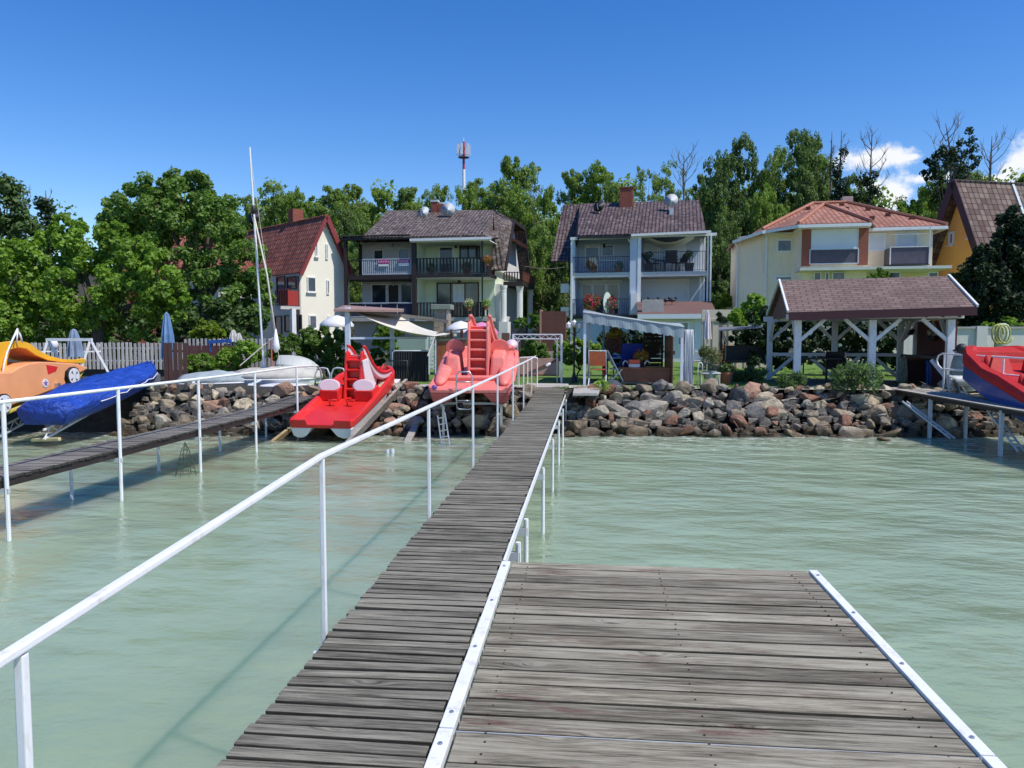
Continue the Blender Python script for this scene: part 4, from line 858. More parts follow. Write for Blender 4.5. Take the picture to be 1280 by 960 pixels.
b.slab([bl, br, bt], .1); b.slab([br, (br.x+.9, 1.9, ZE+.05), (bt.x+1.2, 4.6, bt.z-.0), bt], .1); b.slab([(bl.x-1.4, 1.5, ZE+.04), bl, bt], .1)
rf = b.build('roof', roofor, h4)
b = MB()
for p_, q_ in ((eL, R0), (R0, R1), (R1, eR), (bl, bt), (br, bt)): b.tube([p_+Vector((0, 0, .06)), q_+Vector((0, 0, .06))], .10, 6)
b.build('ridge_tile', M('ridge_tile', (.38, .16, .10), .8, .15, 4), rf)
wl = Vector((cc.x-.35, 2.7, ztw+.05)); b = MB(); b.slab([(ca.x-.1, 1.2, ZE-.02), (ca.x+.3, 1.2, ZE), (ca.x+.3, 8, ZE+1.0), (wl.x, 8, wl.z), wl], .12); b.build('wing_roof', roofor, rf)
b = MB(); b.bar((eL.x, 1.25, ZE-.12), (bl.x-1.4, 1.25, ZE-.12), .08, .16); b.bar((bl.x-1.4, 1.3, ZE-.10), (bl.x, -.6, ZE-.1), .08, .16); b.bar((bl.x, -.6, ZE-.1), (br.x, -.6, ZE-.1), .08, .16); b.bar((br.x, 1.25, ZE-.12), (eR.x, 1.25, ZE-.12), .08, .16); b.bar((eR.x, 1.25, ZE-.12), (eR.x, 12.5, ZE-.12), .08, .16); b.bar((eL.x, 1.25, ZE-.12), (wl.x, 2.7, wl.z-.1), .08, .16); b.build('gutter', white, rf)
b = MB(); b.box(bl.x, br.x, -.5, 1.25, ZE-.2, ZE-.14); b.box(eL.x, eR.x, 1.3, 1.81, ZE-.2, ZE-.15); b.build('soffit', whitewall, rf)
random.seed(8); vd = M('vent_dark', (.10, .03, .02), .9, .1, 3)
for px, py in ((1022, 268), (1045, 272), (1058, 262), (1085, 263), (1010, 262), (1000, 274), (1052, 258), (1110, 270), (1140, 274), (1090, 274)):
    q, n_ = on_slope(f4, px, py, eL, eR, R0); b = MB(); b.box(q.x-.12, q.x+.12, q.y-.1, q.y+.1, q.z-.02, q.z+.16); b.build('vent_tile', vd, rf)
b = MB(); q = Y(1059, 246, 8.5); b.box(q.x-.3, q.x+.3, 8.3, 8.9, R0.z-1, q.z); b.build('chimney', M('pale_chimney', (.5, .38, .34), .9, .2, 6), rf)

# ---- orange house at the far right
f5 = Fr(at(1200, 430, 46).xy.to_3d(), -72); h5 = TF('house', 'orange rendered steep gabled house with dark barge boards at the right edge', 'house', f5); Y = f5.y
ap = Y(1204.5, 231, 0); l_ = Y(1172, 322, 0); sl_ = (ap.z-l_.z)/(ap.x-l_.x); ez = 4.6; hw = (ap.z-ez)/sl_
b = MB(); b.prism([(ap.x-hw, 0, .8), (ap.x+hw, 0, .8), (ap.x+hw, 0, ez), (ap.x, 0, ap.z-.1), (ap.x-hw, 0, ez)], (0, 15, 0)); b.build('wall', orangewall, h5)
top = Vector((ap.x, -.7, ap.z+.28)); bk = Vector((ap.x, 16, ap.z+.28)); dl = Vector((-(hw+.6), 0, -(hw+.6)*sl_)); dr = Vector((-dl.x, 0, dl.z)); m1 = Vector((ap.x, 3.2, top.z))
b = MB(); b.slab([top, top+dl, bk+dl, bk], .16); b.slab([top, top+dr, m1+dr, m1], .16); rf = b.build('roof', roofmix, h5)
st_ = Vector((-.35, 0, -.55)); b = MB(); b.slab([m1+Vector((0, .01, 0)), m1+dr+st_+Vector((0, .01, 0)), bk+dr+st_, bk], .16); b.build('rear_roof', rooft, rf)
b = MB(); b.bar(top+Vector((0, -.02, -.16)), top+dl+Vector((0, -.02, -.16)), .06, .5); b.bar(top+Vector((0, -.02, -.16)), top+dr+Vector((0, -.02, -.16)), .06, .42); b.build('barge_board', M('barge_dark', (.045, .022, .03), .7, .1, 3), h5)
for a_ in ((1204, 245.5, 1210, 263.5), (1186.5, 290, 1193, 306), (1210, 283, 1219, 297)): win(f5, h5, *a_, 0, white, fw=.14, sill=True)
b = MB(); b.bar(m1+Vector((0, .02, .05)), m1+dr+Vector((0, .02, .05)), .16, .06); b.build('valley_flashing', greywhite, rf)
for q_ in (6.5, 10): b = MB(); c0 = m1+dr*.35+Vector((0, q_-3.2, .0)); b.box(c0.x-.3, c0.x+1.0, c0.y-.4, c0.y+.4, c0.z-.6, c0.z+.35); b.build('dormer', darkwood, rf)

# ---- cream house with red roof at the left
f1 = Fr(at(377, 430, 45).xy.to_3d(), 50); h1 = TF('house', 'cream house with steep red tiled roof, its sunny gable turned to the lake', 'house', f1); Y = f1.y; X = f1.x
# local y=0: gable wall plane (faces right); eave side is the plane x=0
el_ = Y(379, 339, 0); ap = Y(405.5, 271, 0); rb_x = ap.x+(ap.x-0); ez = el_.z
b = MB(); b.prism([(0, 0, .8), (rb_x, 0, .8), (rb_x, 0, ez-.2), (ap.x, 0, ap.z-.15), (0, 0, ez-.2)], (0, 11, 0)); b.build('wall', cream, h1)
k = (ap.z-ez)/ap.x; ov = .12; b = MB(); top = Vector((ap.x, -.3, ap.z+.12)); bk = Vector((ap.x, 11.4, ap.z+.12)); dl = Vector((-(ap.x+ov), 0, -(ap.x+ov)*k)); dr = Vector((-dl.x, 0, dl.z))
b.slab([top, top+dl, bk+dl, bk], .15); b.slab([top, top+dr, bk+dr, bk], .15); rf = b.build('roof', roofred, h1)
b = MB(); b.bar(top+Vector((0, -.02, -.14)), top+dl+Vector((0, -.02, -.14)), .05, .22); b.bar(top+Vector((0, -.02, -.14)), top+dr+Vector((0, -.02, -.14)), .05, .30); b.build('barge_board', M('barge_red', (.22, .03, .03), .6, .1, 3), h1)
for a_ in ((403.5, 277, 406, 287), (393.5, 302, 397, 321), (406.5, 305, 409.8, 324.5), (383.5, 346, 394.5, 365.5), (408, 350, 411.5, 368), (386, 394, 395.5, 411), (409.5, 395, 412.5, 408)): win(f1, h1, *a_, 0, white, fw=.06, sill=a_[0] < 400)
# eave side: balcony with red panel, windows, columns  (plane x=0 faces the camera's left)
def wx(px0, py0, px1, py1, c, m_, pm_=None, nm='window', fw=.07):
    a, q = X(px0, py0, c), X(px1, py1, c); y0, y1 = sorted((a.y, q.y)); z0, z1 = sorted((a.z, q.z)); b = MB()
    b.box(c-.07, c, y0, y1, z1-fw, z1); b.box(c-.07, c, y0, y1, z0, z0+fw); b.box(c-.068, c, y0, y0+fw, z0+fw, z1-fw); b.box(c-.068, c, y1-fw, y1, z0+fw, z1-fw); o = b.build(nm, m_, h1)
    b = MB(); b.box(c-.02, c-.003, y0+fw, y1-fw, z0+fw, z1-fw); b.build('pane', pm_ or glass, o)
sg = M('shade_grey_render', (.56, .54, .50), .9, .05, .6)  # greyer copy of the cream render, the eave side's shade put into its colour
b = MB(); b.box(-.06, -.003, .02, 10.9, .8, ez-.1); b.build('side_shade_sheet', sg, h1)
wx(346, 346, 357.5, 378, -.06, brownwood, nm='door'); wx(359, 346, 371, 361, -.06, brownwood); wx(344, 395, 353, 420, -.06, brownwood, nm='door'); wx(356, 394, 378, 415, -.06, darkwood)
q0, q1 = X(380, 382, -1.3), X(345, 382, -1.3); zf = X(362, 382, -1.3).z; zr_ = X(362, 362, -1.3).z
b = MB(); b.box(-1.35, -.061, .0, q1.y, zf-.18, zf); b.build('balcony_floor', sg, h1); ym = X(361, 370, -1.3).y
b = MB(); b.box(-1.34, -1.30, .05, ym, zf+.05, zr_); b.box(-1.30, -.07, .02, .06, zf+.05, zr_)
for i in range(5): y_ = .1+(ym-.1)*i/4; b.box(-1.37, -1.34, y_-.04, y_+.04, zf+.02, zr_+.05)
b.build('red_balustrade', M('red_boards', (.36, .03, .02), .6, .15, 5), h1)
slats(h1, (-1.32, ym+.05, 0), (-1.32, q1.y, 0), zf, zr_, darkwood, .18, .06)
for px in (366,): q = X(px, 400, -1.2); b = MB(); b.box(-1.32, -1.06, q.y-.14, q.y+.14, .9, zf-.18); b.build('pillar', white, h1)
b = MB(); b.tube([(-.12, .05, ez-.3), (-.12, .05, 1.0)], .05, 6); b.build('downpipe', M('pipe_brown', (.10, .05, .04), .5, .1, 3), h1)
# front wing with its own roof, mostly behind the chestnut
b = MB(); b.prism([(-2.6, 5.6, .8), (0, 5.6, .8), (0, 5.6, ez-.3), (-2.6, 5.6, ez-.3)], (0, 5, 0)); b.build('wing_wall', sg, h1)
b = MB(); zr2 = ez+1.9; b.slab([(-3.1, 5.3, ez-.35), (0.3, 5.3, ez-.35), (0.3, 8.0, zr2), (-3.1, 8.0, zr2)], .14); b.slab([(-3.1, 10.8, ez-.35), (0.3, 10.8, ez-.35), (0.3, 8.0, zr2), (-3.1, 8.0, zr2)], .14); b.build('wing_roof', roofred, rf)
b = MB(); b.bar((-3.1, 5.25, ez-.42), (.3, 5.25, ez-.42), .06, .2); b.build('gutter', white, rf)
q, n_ = on_slope(f1, 366, 273, top, top+dl, bk+dl); b = MB(); b.box(q.x-.15, q.x+.6, q.y-.3, q.y+.3, q.z-.3, f1.x(366, 261.5, q.x).z); ch = b.build('chimney', brick, rf)
q, n_ = on_slope(f1, 324, 285, top, top+dl, bk+dl); dish(rf, q+Vector((-.3, 0, .7)), .5, black, 240)
q, n_ = on_slope(f1, 329, 270, top, top+dl, bk+dl); b = MB(); b.tube([q, q+Vector((0, 0, 1.3))], .02, 5); b.build('aerial', black, rf)

# red roof of a further house half hidden between the tree crowns
f6 = Fr(at(192, 430, 60).xy.to_3d(), 10); h6 = TF('house', 'far red roofed house glimpsed between the bright walnut and the dark chestnut', 'house', f6)
flat(h6, -2, 2, 0, 8, .8, 7.5, brickred, 'wall'); b = MB(); b.slab([(-2.3, -.5, 7.4), (2.3, -.5, 7.4), (2.3, 4, 11.0), (-2.3, 4, 11.0)], .15); b.slab([(-3.5, 8.5, 7.4), (3.5, 8.5, 7.4), (3.5, 4, 11.2), (-3.5, 4, 11.2)], .15); b.build('roof', roofred, h6)
# ------------------------------------------------------------------ boats
def ribbon(path, wid, wall, thick=.03):
    """U shaped chute swept along a path; returns loft sections"""
    secs = []; n = len(path)
    for i, p in enumerate(path):
        d = (path[min(i+1, n-1)]-path[max(i-1, 0)]); s_ = Vector((d.y, -d.x, 0)).normalized(); u = Vector((0, 0, 1)); w_ = wid/2
        w0 = wall[i] if hasattr(wall, '__len__') else wall
        pts = [(-w_, w0), (-w_, .04), (-w_*.8, 0), (w_*.8, 0), (w_, .04), (w_, w0), (w_+thick, w0), (w_+thick, .02), (w_*.82, -thick), (-w_*.82, -thick), (-w_-thick, .02), (-w_-thick, w0)]
        secs.append([p+s_*a+u*b_ for a, b_ in pts])
    return secs
def bez(P, n=14):
    P = [Vector(p) for p in P]; out_ = []
    for i in range(n+1):
        t_ = i/n; q = P[:]
        while len(q) > 1: q = [a.lerp(b_, t_) for a, b_ in zip(q, q[1:])]
        out_.append(q[0])
    return out_
def tub(W, L_, rim0, rim1, floor=0.0, open_=True):
    secs = []
    for t_ in (0, .04, .2, .4, .6, .8, .9, .97, 1.0):
        w_ = W/2*(1-.06*max(0, .05-t_)*20)*(1 if t_ < .75 else 1-.45*((t_-.75)/.25)**2); r_ = rim0+(rim1-rim0)*smooth(.25, .8, t_); y_ = t_*L_
        if t_ >= 1: f_ = r_-.02
        else: f_ = floor
        secs.append([(-w_, y_, -.09), (-w_-.035, y_, r_*.55), (-w_-.03, y_, r_), (-w_+.07, y_, r_), (-w_+.15, y_, f_), (w_-.15, y_, f_), (w_-.07, y_, r_), (w_+.03, y_, r_), (w_+.035, y_, r_*.55), (w_, y_, -.09)])
    return secs
def pontoon(xc, W, L_, dep, out):
    secs = []
    for t_ in (0, .03, .12, .5, .88, 1.0):
        k = (.55 if t_ == 0 else .8 if t_ < .1 else 1 if t_ < .9 else .4); y_ = t_*L_; z0 = -.085; zb = -dep*(1 if .02 < t_ < .9 else .9 if t_ < .02 else .45)
        a, c_ = xc-W/2, xc+W/2; m_ = xc+out*W*.12
        secs.append([(a, y_, z0), (c_, y_, z0), (c_-(W*.1 if out > 0 else W*.3), y_, z0-(dep)*.55), (m_+W*.14*k, y_, zb), (m_-W*.14*k, y_, zb), (a+(W*.3 if out > 0 else W*.1), y_, z0-dep*.55)])
    return secs
def steps(par, x0, x1, y0, dep, h, m, m2, n=4, lean=.35):
    for x in (x0, x1):
        pr_ = [(x, y0-.12, 0), (x, y0+lean-.10, h-.14), (x, y0+lean-.02, h+.02), (x, y0+lean+.09, h+.05), (x, y0+lean+.20, h-.04), (x, y0+dep, h*.45), (x, y0+dep+.1, 0)]
        b = MB(); b.prism(pr_, (.07, 0, 0)); b.build('side_panel', m, par, bevel=.02)
    b = MB(); b.hexa([(x0+.071, y0+.13, 0), (x1-.001, y0+.13, 0), (x1-.001, y0+.22, 0), (x0+.071, y0+.22, 0), (x0+.071, y0+lean+.04, h-.1), (x1-.001, y0+lean+.04, h-.1), (x1-.001, y0+lean+.13, h-.1), (x0+.071, y0+lean+.13, h-.1)]); b.build('riser_panel', m2, par)
    for i in range(1, n+1):
        z = h*i/(n+.6); yy = y0+lean*i/(n+.6)
        b = MB(); b.box(x0+.071, x1-.001, yy-.08, yy+.16, z-.05, z); b.build('step', m, par, bevel=.012)

def seat_back(par, x, y, z, rx, rz, m, m2):
    b = MB(); secs = []
    for k, d in ((.05, -.02), (.85, -.02), (1.0, 0), (.9, .03), (.05, .035)):
        secs.append([(x+rx*k*cos(a*pi/10), y+d+.5*rz*k*sin(a*pi/10)+.02, z+rz*k*.85*sin(a*pi/10)) for a in range(20)])
    b.loft(secs); o = b.build('seat_back', m, par, smooth=False)
    b = MB(); b.hexa([(x-rx*.8, y-.25, .0), (x+rx*.8, y-.25, .0), (x+rx*.8, y+.06, 0), (x-rx*.8, y+.06, 0), (x-rx*.85, y-.12, z-.55*rz), (x+rx*.85, y-.12, z-.55*rz), (x+rx*.8, y+.03, z-.45*rz), (x-rx*.8, y+.03, z-.45*rz)]) if False else b.box(x-rx*.85, x+rx*.85, y-.08, y+.42, .002, z-.55*rz)
    b.build('seat', m2, par, bevel=.03)

fb = Fr(at(400.5, 531, 16.9), -3.6, 14); rb = TF('pedal_boat', 'bright red slide pedal boat with white pontoons pulled up on wooden beams', 'pedal boat', fb, 'pedal boats on the ramps')
W_, L_ = 1.52, 3.95
b = MB(); b.loft(tub(W_, L_, .10, .24)); b.build('deck', redp, rb, bevel=.018)
for s_ in (-1, 1):
    b = MB(); b.loft(pontoon(s_*.48, .52, 3.8, .36, s_)); b.build('pontoon', whitep, rb, bevel=.015)
    b = MB(); x0, x1 = s_*.74, s_*.30; b.hexa([(x0, -.02, -.02), (x1, -.02, -.02), (x1+s_*.06, .10, -.02), (x0, .10, -.02), (x0, -.02, .12), (x1+s_*.04, -.02, .12), (x1+s_*.10, .10, .115), (x0, .10, .115)]); b.build('bow_block', redp, rb, bevel=.015)
steps(rb, -.16, .24, 1.95, .85, 1.05, redp, redp, 4)
pth = bez([(.07, 2.42, .98), (.10, 2.65, 1.02), (.18, 2.8, .05), (.32, 3.1, .12), (.46, 3.4, .16)])
b = MB(); b.loft(ribbon(pth, .42, [.22-.004*i for i in range(15)])); b.build('slide', pinkp, rb, smooth=False)
b = MB(); S_ = ribbon(pth, .42, [.22-.004*i for i in range(15)]); b.tube([q[0]+Vector((0, 0, .01)) for q in S_], .035, 8); b.build('slide_rim', redp, rb, smooth=True); b = MB(); b.tube([q[6]+Vector((0, 0, .01)) for q in S_], .035, 8); b.build('slide_rim', redp, rb, smooth=True)
b = MB(); b.prism([(.31, 2.15, .9), (.31, 2.6, .85), (.33, 3.0, .25), (.33, 2.9, .05), (.31, 2.2, .05)], (.035, 0, 0)); b.build('slide_panel', whitep, rb, bevel=.01)
seat_back(rb, -.44, 1.72, .38, .29, .17, pinkp, redp); seat_back(rb, .46, 1.72, .38, .29, .17, pinkp, redp)
b = MB(); b.box(-.62, .62, 3.1, 3.5, .002, .20); b.build('rear_bench', redp, rb, bevel=.04)
b = MB(); b.tube([(.50, 3.05, .22), (.50, 3.0, .42), (.5, 3.2, .5), (.5, 3.45, .38)], .018, 8); b.build('grab_rail', redp, rb, smooth=True)
for x in (-.3, .15):
    b = MB(); b.tube([(x, 1.35, .0), (x, 1.30, .14), (x+.1, 1.30, .14)], .018); b.box(x+.08, x+.2, 1.26, 1.34, .12, .16); b.build('pedal', redp, rb)

fs = Fr(at(587, 487, 17.7), 2.3, 9); sb_ = TF('pedal_boat', 'faded salmon slide pedal boat high on a steel cradle beside the walkway', 'pedal boat', fs, 'pedal boats on the ramps')
W_, L_ = 1.96, 3.95
b = MB(); b.loft(tub(W_, L_, .06, .34)); b.build('deck', salmonp, sb_, bevel=.02)
for s_ in (-1, 1):
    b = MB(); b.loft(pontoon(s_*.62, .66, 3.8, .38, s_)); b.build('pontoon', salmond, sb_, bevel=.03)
    # rounded front fender and side bolster
    b = MB(); b.loft([[(s_*(W_/2-.21)+q*1.15*cos(a*pi/8), y_, z_+q*.75*sin(a*pi/8)) for a in range(16)] for y_, z_, q in ((.35, .04, .03), (.42, .06, .09), (.65, .09, .13), (1.0, .12, .15), (1.5, .20, .17), (2.1, .28, .17), (2.8, .26, .10), (3.3, .3, .06))]); b.build('side_bolster', salmonp, sb_, smooth=True)
    b = MB(); b.hexa([(s_*.35, 1.25, .002), (s_*.80, 1.25, .002), (s_*.80, 2.0, .002), (s_*.35, 2.0, .002), (s_*.40, 1.45, .52), (s_*.74, 1.45, .52), (s_*.74, 2.0, .62), (s_*.40, 2.0, .62)]); b.build('seat', salmonp, sb_, bevel=.06)
    b = MB(); b.loft([[(s_*.57+.24*k*cos(a*pi/8), 1.90+d, .66+.20*k*sin(a*pi/8)) for a in range(16)] for k, d in ((.05, 0), (1, 0), (1.03, .05), (.05, .1))]); b.build('seat_back', salmonp, sb_)
steps(sb_, -.20, .27, 1.35, .9, 1.32, salmonp, redp, 5, lean=.25)
pth = bez([(.07, 1.75, 1.22), (.10, 2.05, 1.36), (.22, 2.2, .10), (.42, 2.8, .20), (.66, 3.25, .24)])
S_ = ribbon(pth, .46, [.26]*15); b = MB(); b.loft(S_); b.build('slide', salmonp, sb_)
for k in (0, 6): b = MB(); b.tube([q[k] for q in S_], .045, 8); b.build('slide_rim', salmonp, sb_, smooth=True)
b = MB(); b.box(-.70, .70, .95, 1.15, .002, .10); b.build('foot_bar', salmonp, sb_, bevel=.03)
b = MB(); b.ell((.80, 3.25, .50), .17, .30, .14, 12, 8); b.build('corner_cushion', pinkp, sb_, smooth=True)
b = MB(); b.tube([(-.30, -.06, -.42), (-.31, -.09, -.1), (-.30, .0, .34), (-.24, .02, .42), (0, .02, .42), (.06, .0, .34), (.07, -.09, -.1), (.06, -.06, -.42), (-.0, -.05, -.46), (-.24, -.05, -.46), (-.3, -.06, -.42)], .018, 8)
for z in (-.25, 0, .2): b.tube([(-.30, -.07, z), (.06, -.07, z)], .015)
b.build('boarding_ladder', steel, sb_, smooth=True)
b = MB(); b.ell((-.83, .02, .04), .07, .03, .07); b.build('flower_sticker', M('violet_sticker', (.22, .10, .35), .5, .1, 20), sb_, smooth=True)
# cradle below it
cr = T('boat_cradle', 'rusty steel cradle with rails under the salmon pedal boat', 'cradle'); A = fs.m
for x in (-.7, .7):
    b = MB(); b.bar(A @ Vector((x, .2, -.44)), A @ Vector((x, 3.9, -.44)), .06, .08); b.build('rail', greywhite, cr)
    for y_ in (.5, 3.4): q = A @ Vector((x, y_, -.44)); b = MB(); b.bar(q, (q.x, q.y, -.6 if y_ < 1 else .6), .06); b.build('leg', steel, cr)
for z, y_ in ((-.46, .5), (-.46, 3.2)): b = MB(); b.bar(A @ Vector((-.75, y_, z)), A @ Vector((.75, y_, z)), .05); b.build('crossbar', greywhite, cr)
b = MB(); b.bar(at(547, 558, 16.6), at(606, 557, 16.9), .06); b.bar(at(547, 520, 17.5), at(552, 556, 16.7), .03); b.bar(at(556, 516, 17.5), at(562, 556, 16.7), .03)
for i in range(5): b.bar(at(547+i, 523+i*8, 17.4-i*.17), at(557+i, 521+i*8, 17.4-i*.17), .025)
b.build('lattice', steel, cr)
q = at(575, 512, 17.9); b = MB(); b.tube([(q.x-.06, q.y, q.z), (q.x+.06, q.y, q.z)], .16, 16); b.tube([(q.x-.08, q.y, q.z), (q.x+.08, q.y, q.z)], .05, 8); b.build('wheel', black, cr)

# red and blue pedal boat at the right edge
fr_ = Fr(at(1226, 450, 19.4), 0, 0)
rbb = T('pedal_boat', 'red topped pedal boat with deep blue hull hoisted at the right edge', 'pedal boat', group='pedal boats on the ramps')
ax0 = at(1237, 449, 19.5); ax1 = at(1356, 514, 15.8); dv = (ax1-ax0); Ln = dv.length; dn = dv.normalized(); sd_ = Vector((dn.y, -dn.x, 0)).normalized()*-1; un = sd_.cross(dn); un = un if un.z > 0 else -un
def bp(u, s__, h_): return ax0+dn*u+sd_*s__+un*h_
hs_ = []
for u, w_, d in ((-.15, .35, .12), (.0, .58, .30), (.5, .80, .50), (1.6, .88, .56), (3.4, .88, .56), (4.2, .75, .5)):
    hs_.append([bp(u, -w_, 0), bp(u, w_, 0), bp(u, w_*.98, -d*.7), bp(u, w_*.6, -d), bp(u, -w_*.6, -d), bp(u, -w_*.98, -d*.7)])
b = MB(); b.loft(hs_); b.build('hull', bluep, rbb, bevel=.02)
ts = []
for u, w_, h_, f_ in ((-.22, .28, .10, .08), (-.12, .48, .28, .26), (.15, .66, .36, .34), (.45, .78, .34, .30), (.60, .82, .30, .06), (1.5, .88, .20, .03), (2.2, .88, .24, .05), (3.4, .88, .20, .03), (4.25, .78, .30, .2)):
    ts.append([bp(u, -w_-.02, .0), bp(u, -w_-.04, h_*.5), bp(u, -w_, h_), bp(u, -w_+.16, h_+.02), bp(u, -w_+.26, f_), bp(u, w_-.26, f_), bp(u, w_-.16, h_+.02), bp(u, w_, h_), bp(u, w_+.04, h_*.5), bp(u, w_+.02, 0)])
redg = M('red_gelcoat', (.46, .020, .018), .62, .12, 2, dirt=(.42, .05, .04), spec=.25)
b = MB(); b.loft(ts); b.build('deck', redg, rbb, smooth=False, bevel=.03)
b = MB(); b.tube([bp(u, -w_, .01) for u, w_ in ((-.1, .40), (.5, .80), (1.6, .87), (3.4, .87), (4.2, .78))], .02, 6); b.build('rubbing_strip', whitep, rbb, smooth=True)
for u in (1.1, 2.6):
    for s__ in (-.42, .42): b = MB(); b.hexa([bp(u, s__-.28, .0), bp(u+.5, s__-.28, .0), bp(u+.5, s__+.28, .0), bp(u, s__+.28, .0), bp(u, s__-.26, .42), bp(u+.3, s__-.26, .15), bp(u+.3, s__+.26, .15), bp(u, s__+.26, .42)]); b.build('seat', redg, rbb, bevel=.05)
b = MB(); b.ell(bp(-.20, -.1, .14), .12, .12, .12); b.build('bow_knob', salmonp, rbb, smooth=True)

# orange car shaped pedal boat
XP = -13.2; fc = Fr((XP, 0, 0)); Xc = fc.x
gapm = M('gap_grey', (.12, .13, .12), .6, .1, 4)
car = T('pedal_boat', 'orange car shaped pedal boat with white wheels and curved yellow slide at the left edge', 'pedal boat', group='pedal boats on the ramps')
prof = [(-40, 512), (-30, 470), (-5, 466), (14, 465), (24, 459), (36, 454), (50, 452.2), (64, 452.5), (76.6, 453.3), (90, 454), (98.5, 455), (109.4, 459), (108.5, 462), (99, 466.8), (98, 462), (93, 459.5), (87, 460), (82, 465), (81, 474), (83, 480), (70, 486), (44, 496), (12, 508), (6, 500), (0, 497), (-8, 500), (-20, 522), (-40, 530)]
P_ = [Xc(x, y_, 0) for x, y_ in prof]
def pr3(pts, off, th, name, m, bev=.03, par=car):
    b = MB(); b.prism([(XP+off, q.y, q.z) for q in pts], (-th, 0, 0)); return b.build(name, m, par, bevel=bev)
pr3(P_, 0, .42, 'body_side', orangep); pr3(P_, -1.15, .42, 'body_side', orangep)
body = [Xc(x, y_, 0) for x, y_ in [(-40, 500), (-5, 488), (20, 484), (46, 458), (76, 456), (98, 458), (106, 461), (98, 466), (83, 478), (44, 493), (-40, 522)]]
pr3(body, -.42, .73, 'hood', orangep)
pr3([Xc(x, y_, 0) for x, y_ in [(-40, 540), (12, 513), (50, 498), (84, 484), (98, 474), (109, 461), (108, 466), (98, 480), (84, 489), (50, 503), (14, 518), (-40, 545)]], -.06, 1.46, 'hull', M('yellow_hull', (.70, .55, .10), .5, .1, 3))
pr3([Xc(x, y_, 0) for x, y_ in [(57.5, 456), (72, 458.5), (70, 464), (60, 468)]], .006, .012, 'side_window', redp, 0)
q = Xc(56.5, 479, 0); b = MB(); b.tube([(XP+.004, q.y, q.z), (XP+.014, q.y, q.z)], .105, 20); b.build('round_sticker', whitep, car)
b = MB(); st = [(XP+.015, q.y+(.085 if i % 2 == 0 else .035)*sin(i*pi/5), q.z+(.085 if i % 2 == 0 else .035)*cos(i*pi/5)) for i in range(10)]; b.prism(st, (.006, 0, 0)); b.build('star', M('violet_star', (.25, .12, .35), .5, .1, 9), car)
for px, py in ((90.3, 470), (3, 505)):
    q = Xc(px, py, 0); b = MB(); b.tube([(XP-.10, q.y, q.z), (XP+.05, q.y, q.z)], .235, 28); wh = b.build('wheel', black, car)
    b = MB(); b.tube([(XP+.045, q.y, q.z), (XP+.062, q.y, q.z)], .205, 28); rmn = b.build('rim', whitep, wh)
    for k in range(4): a = k*pi/2+.7; b = MB(); b.prism([(XP+.063, q.y+.16*cos(a-.22), q.z+.16*sin(a-.22)), (XP+.063, q.y+.16*cos(a+.22), q.z+.16*sin(a+.22)), (XP+.063, q.y+.06*cos(a), q.z+.06*sin(a))], (.004, 0, 0)); b.build('spoke_gap', gapm, rmn)
pr3([Xc(x, y_, -.45) for x, y_ in [(5, 468), (18, 468), (22.5, 473), (22.5, 482), (5, 486)]], -.44, .6, 'seat', M('orange_seat', (.62, .16, .06), .5, .1, 3), .05)
top_ = [(-30, 445), (-6, 428), (8, 426), (20, 426), (30, 429), (42, 438), (56, 445), (72, 449), (88, 449.5), (98, 447.5), (100.5, 450)]
bot_ = [(100, 454.5), (88, 454), (72, 453), (54, 450.5), (38, 444), (26, 436), (16, 434.5), (6, 437), (2, 450), (-1, 486), (-20, 492)]
pts = [Xc(x, y_, -.5) for x, y_ in top_+bot_]; n_ = len(top_)
for off in (-.35, -1.25): pr3(pts, off, .05, 'slide_side', yellowp, .015)
b = MB(); mid = [Xc(x, y_, -.5) for x, y_ in [(-20, 455), (-2, 437), (8, 431), (20, 431), (30, 435), (44, 443), (58, 448), (74, 451), (90, 451), (99, 451)]]
b.loft([[(XP-.40, q.y, q.z), (XP-1.25, q.y, q.z), (XP-1.25, q.y, q.z-.03), (XP-.40, q.y, q.z-.03)] for q in mid]); b.build('slide', orangep, car)
b = MB(); b.tube([(XP-.2, Xc(x, y_, -.2).y, Xc(x, y_, -.2).z) for x, y_ in [(3, 470), (5, 455), (9, 440), (15, 426), (22, 411), (25, 418), (28, 428)]], .022, 8); b.tube([(XP-.2, Xc(22, 412, -.2).y, Xc(22, 412, -.2).z), (XP-.2, Xc(21, 428, -.2).y, Xc(21, 428, -.2).z)], .018); b.build('hoop', white_rail, car, smooth=True)
b = MB(); b.tube([Xc(-10, 453.5, -.9), Xc(37, 452, -.9)], .03); b.build('handle_bar', white_rail, car)
b = MB(); q = Xc(72, 484, .05); b.box(XP+.0, XP+.1, q.y-.05, q.y+.05, q.z-.1, q.z+.1); b.build('cleat', steel, car)

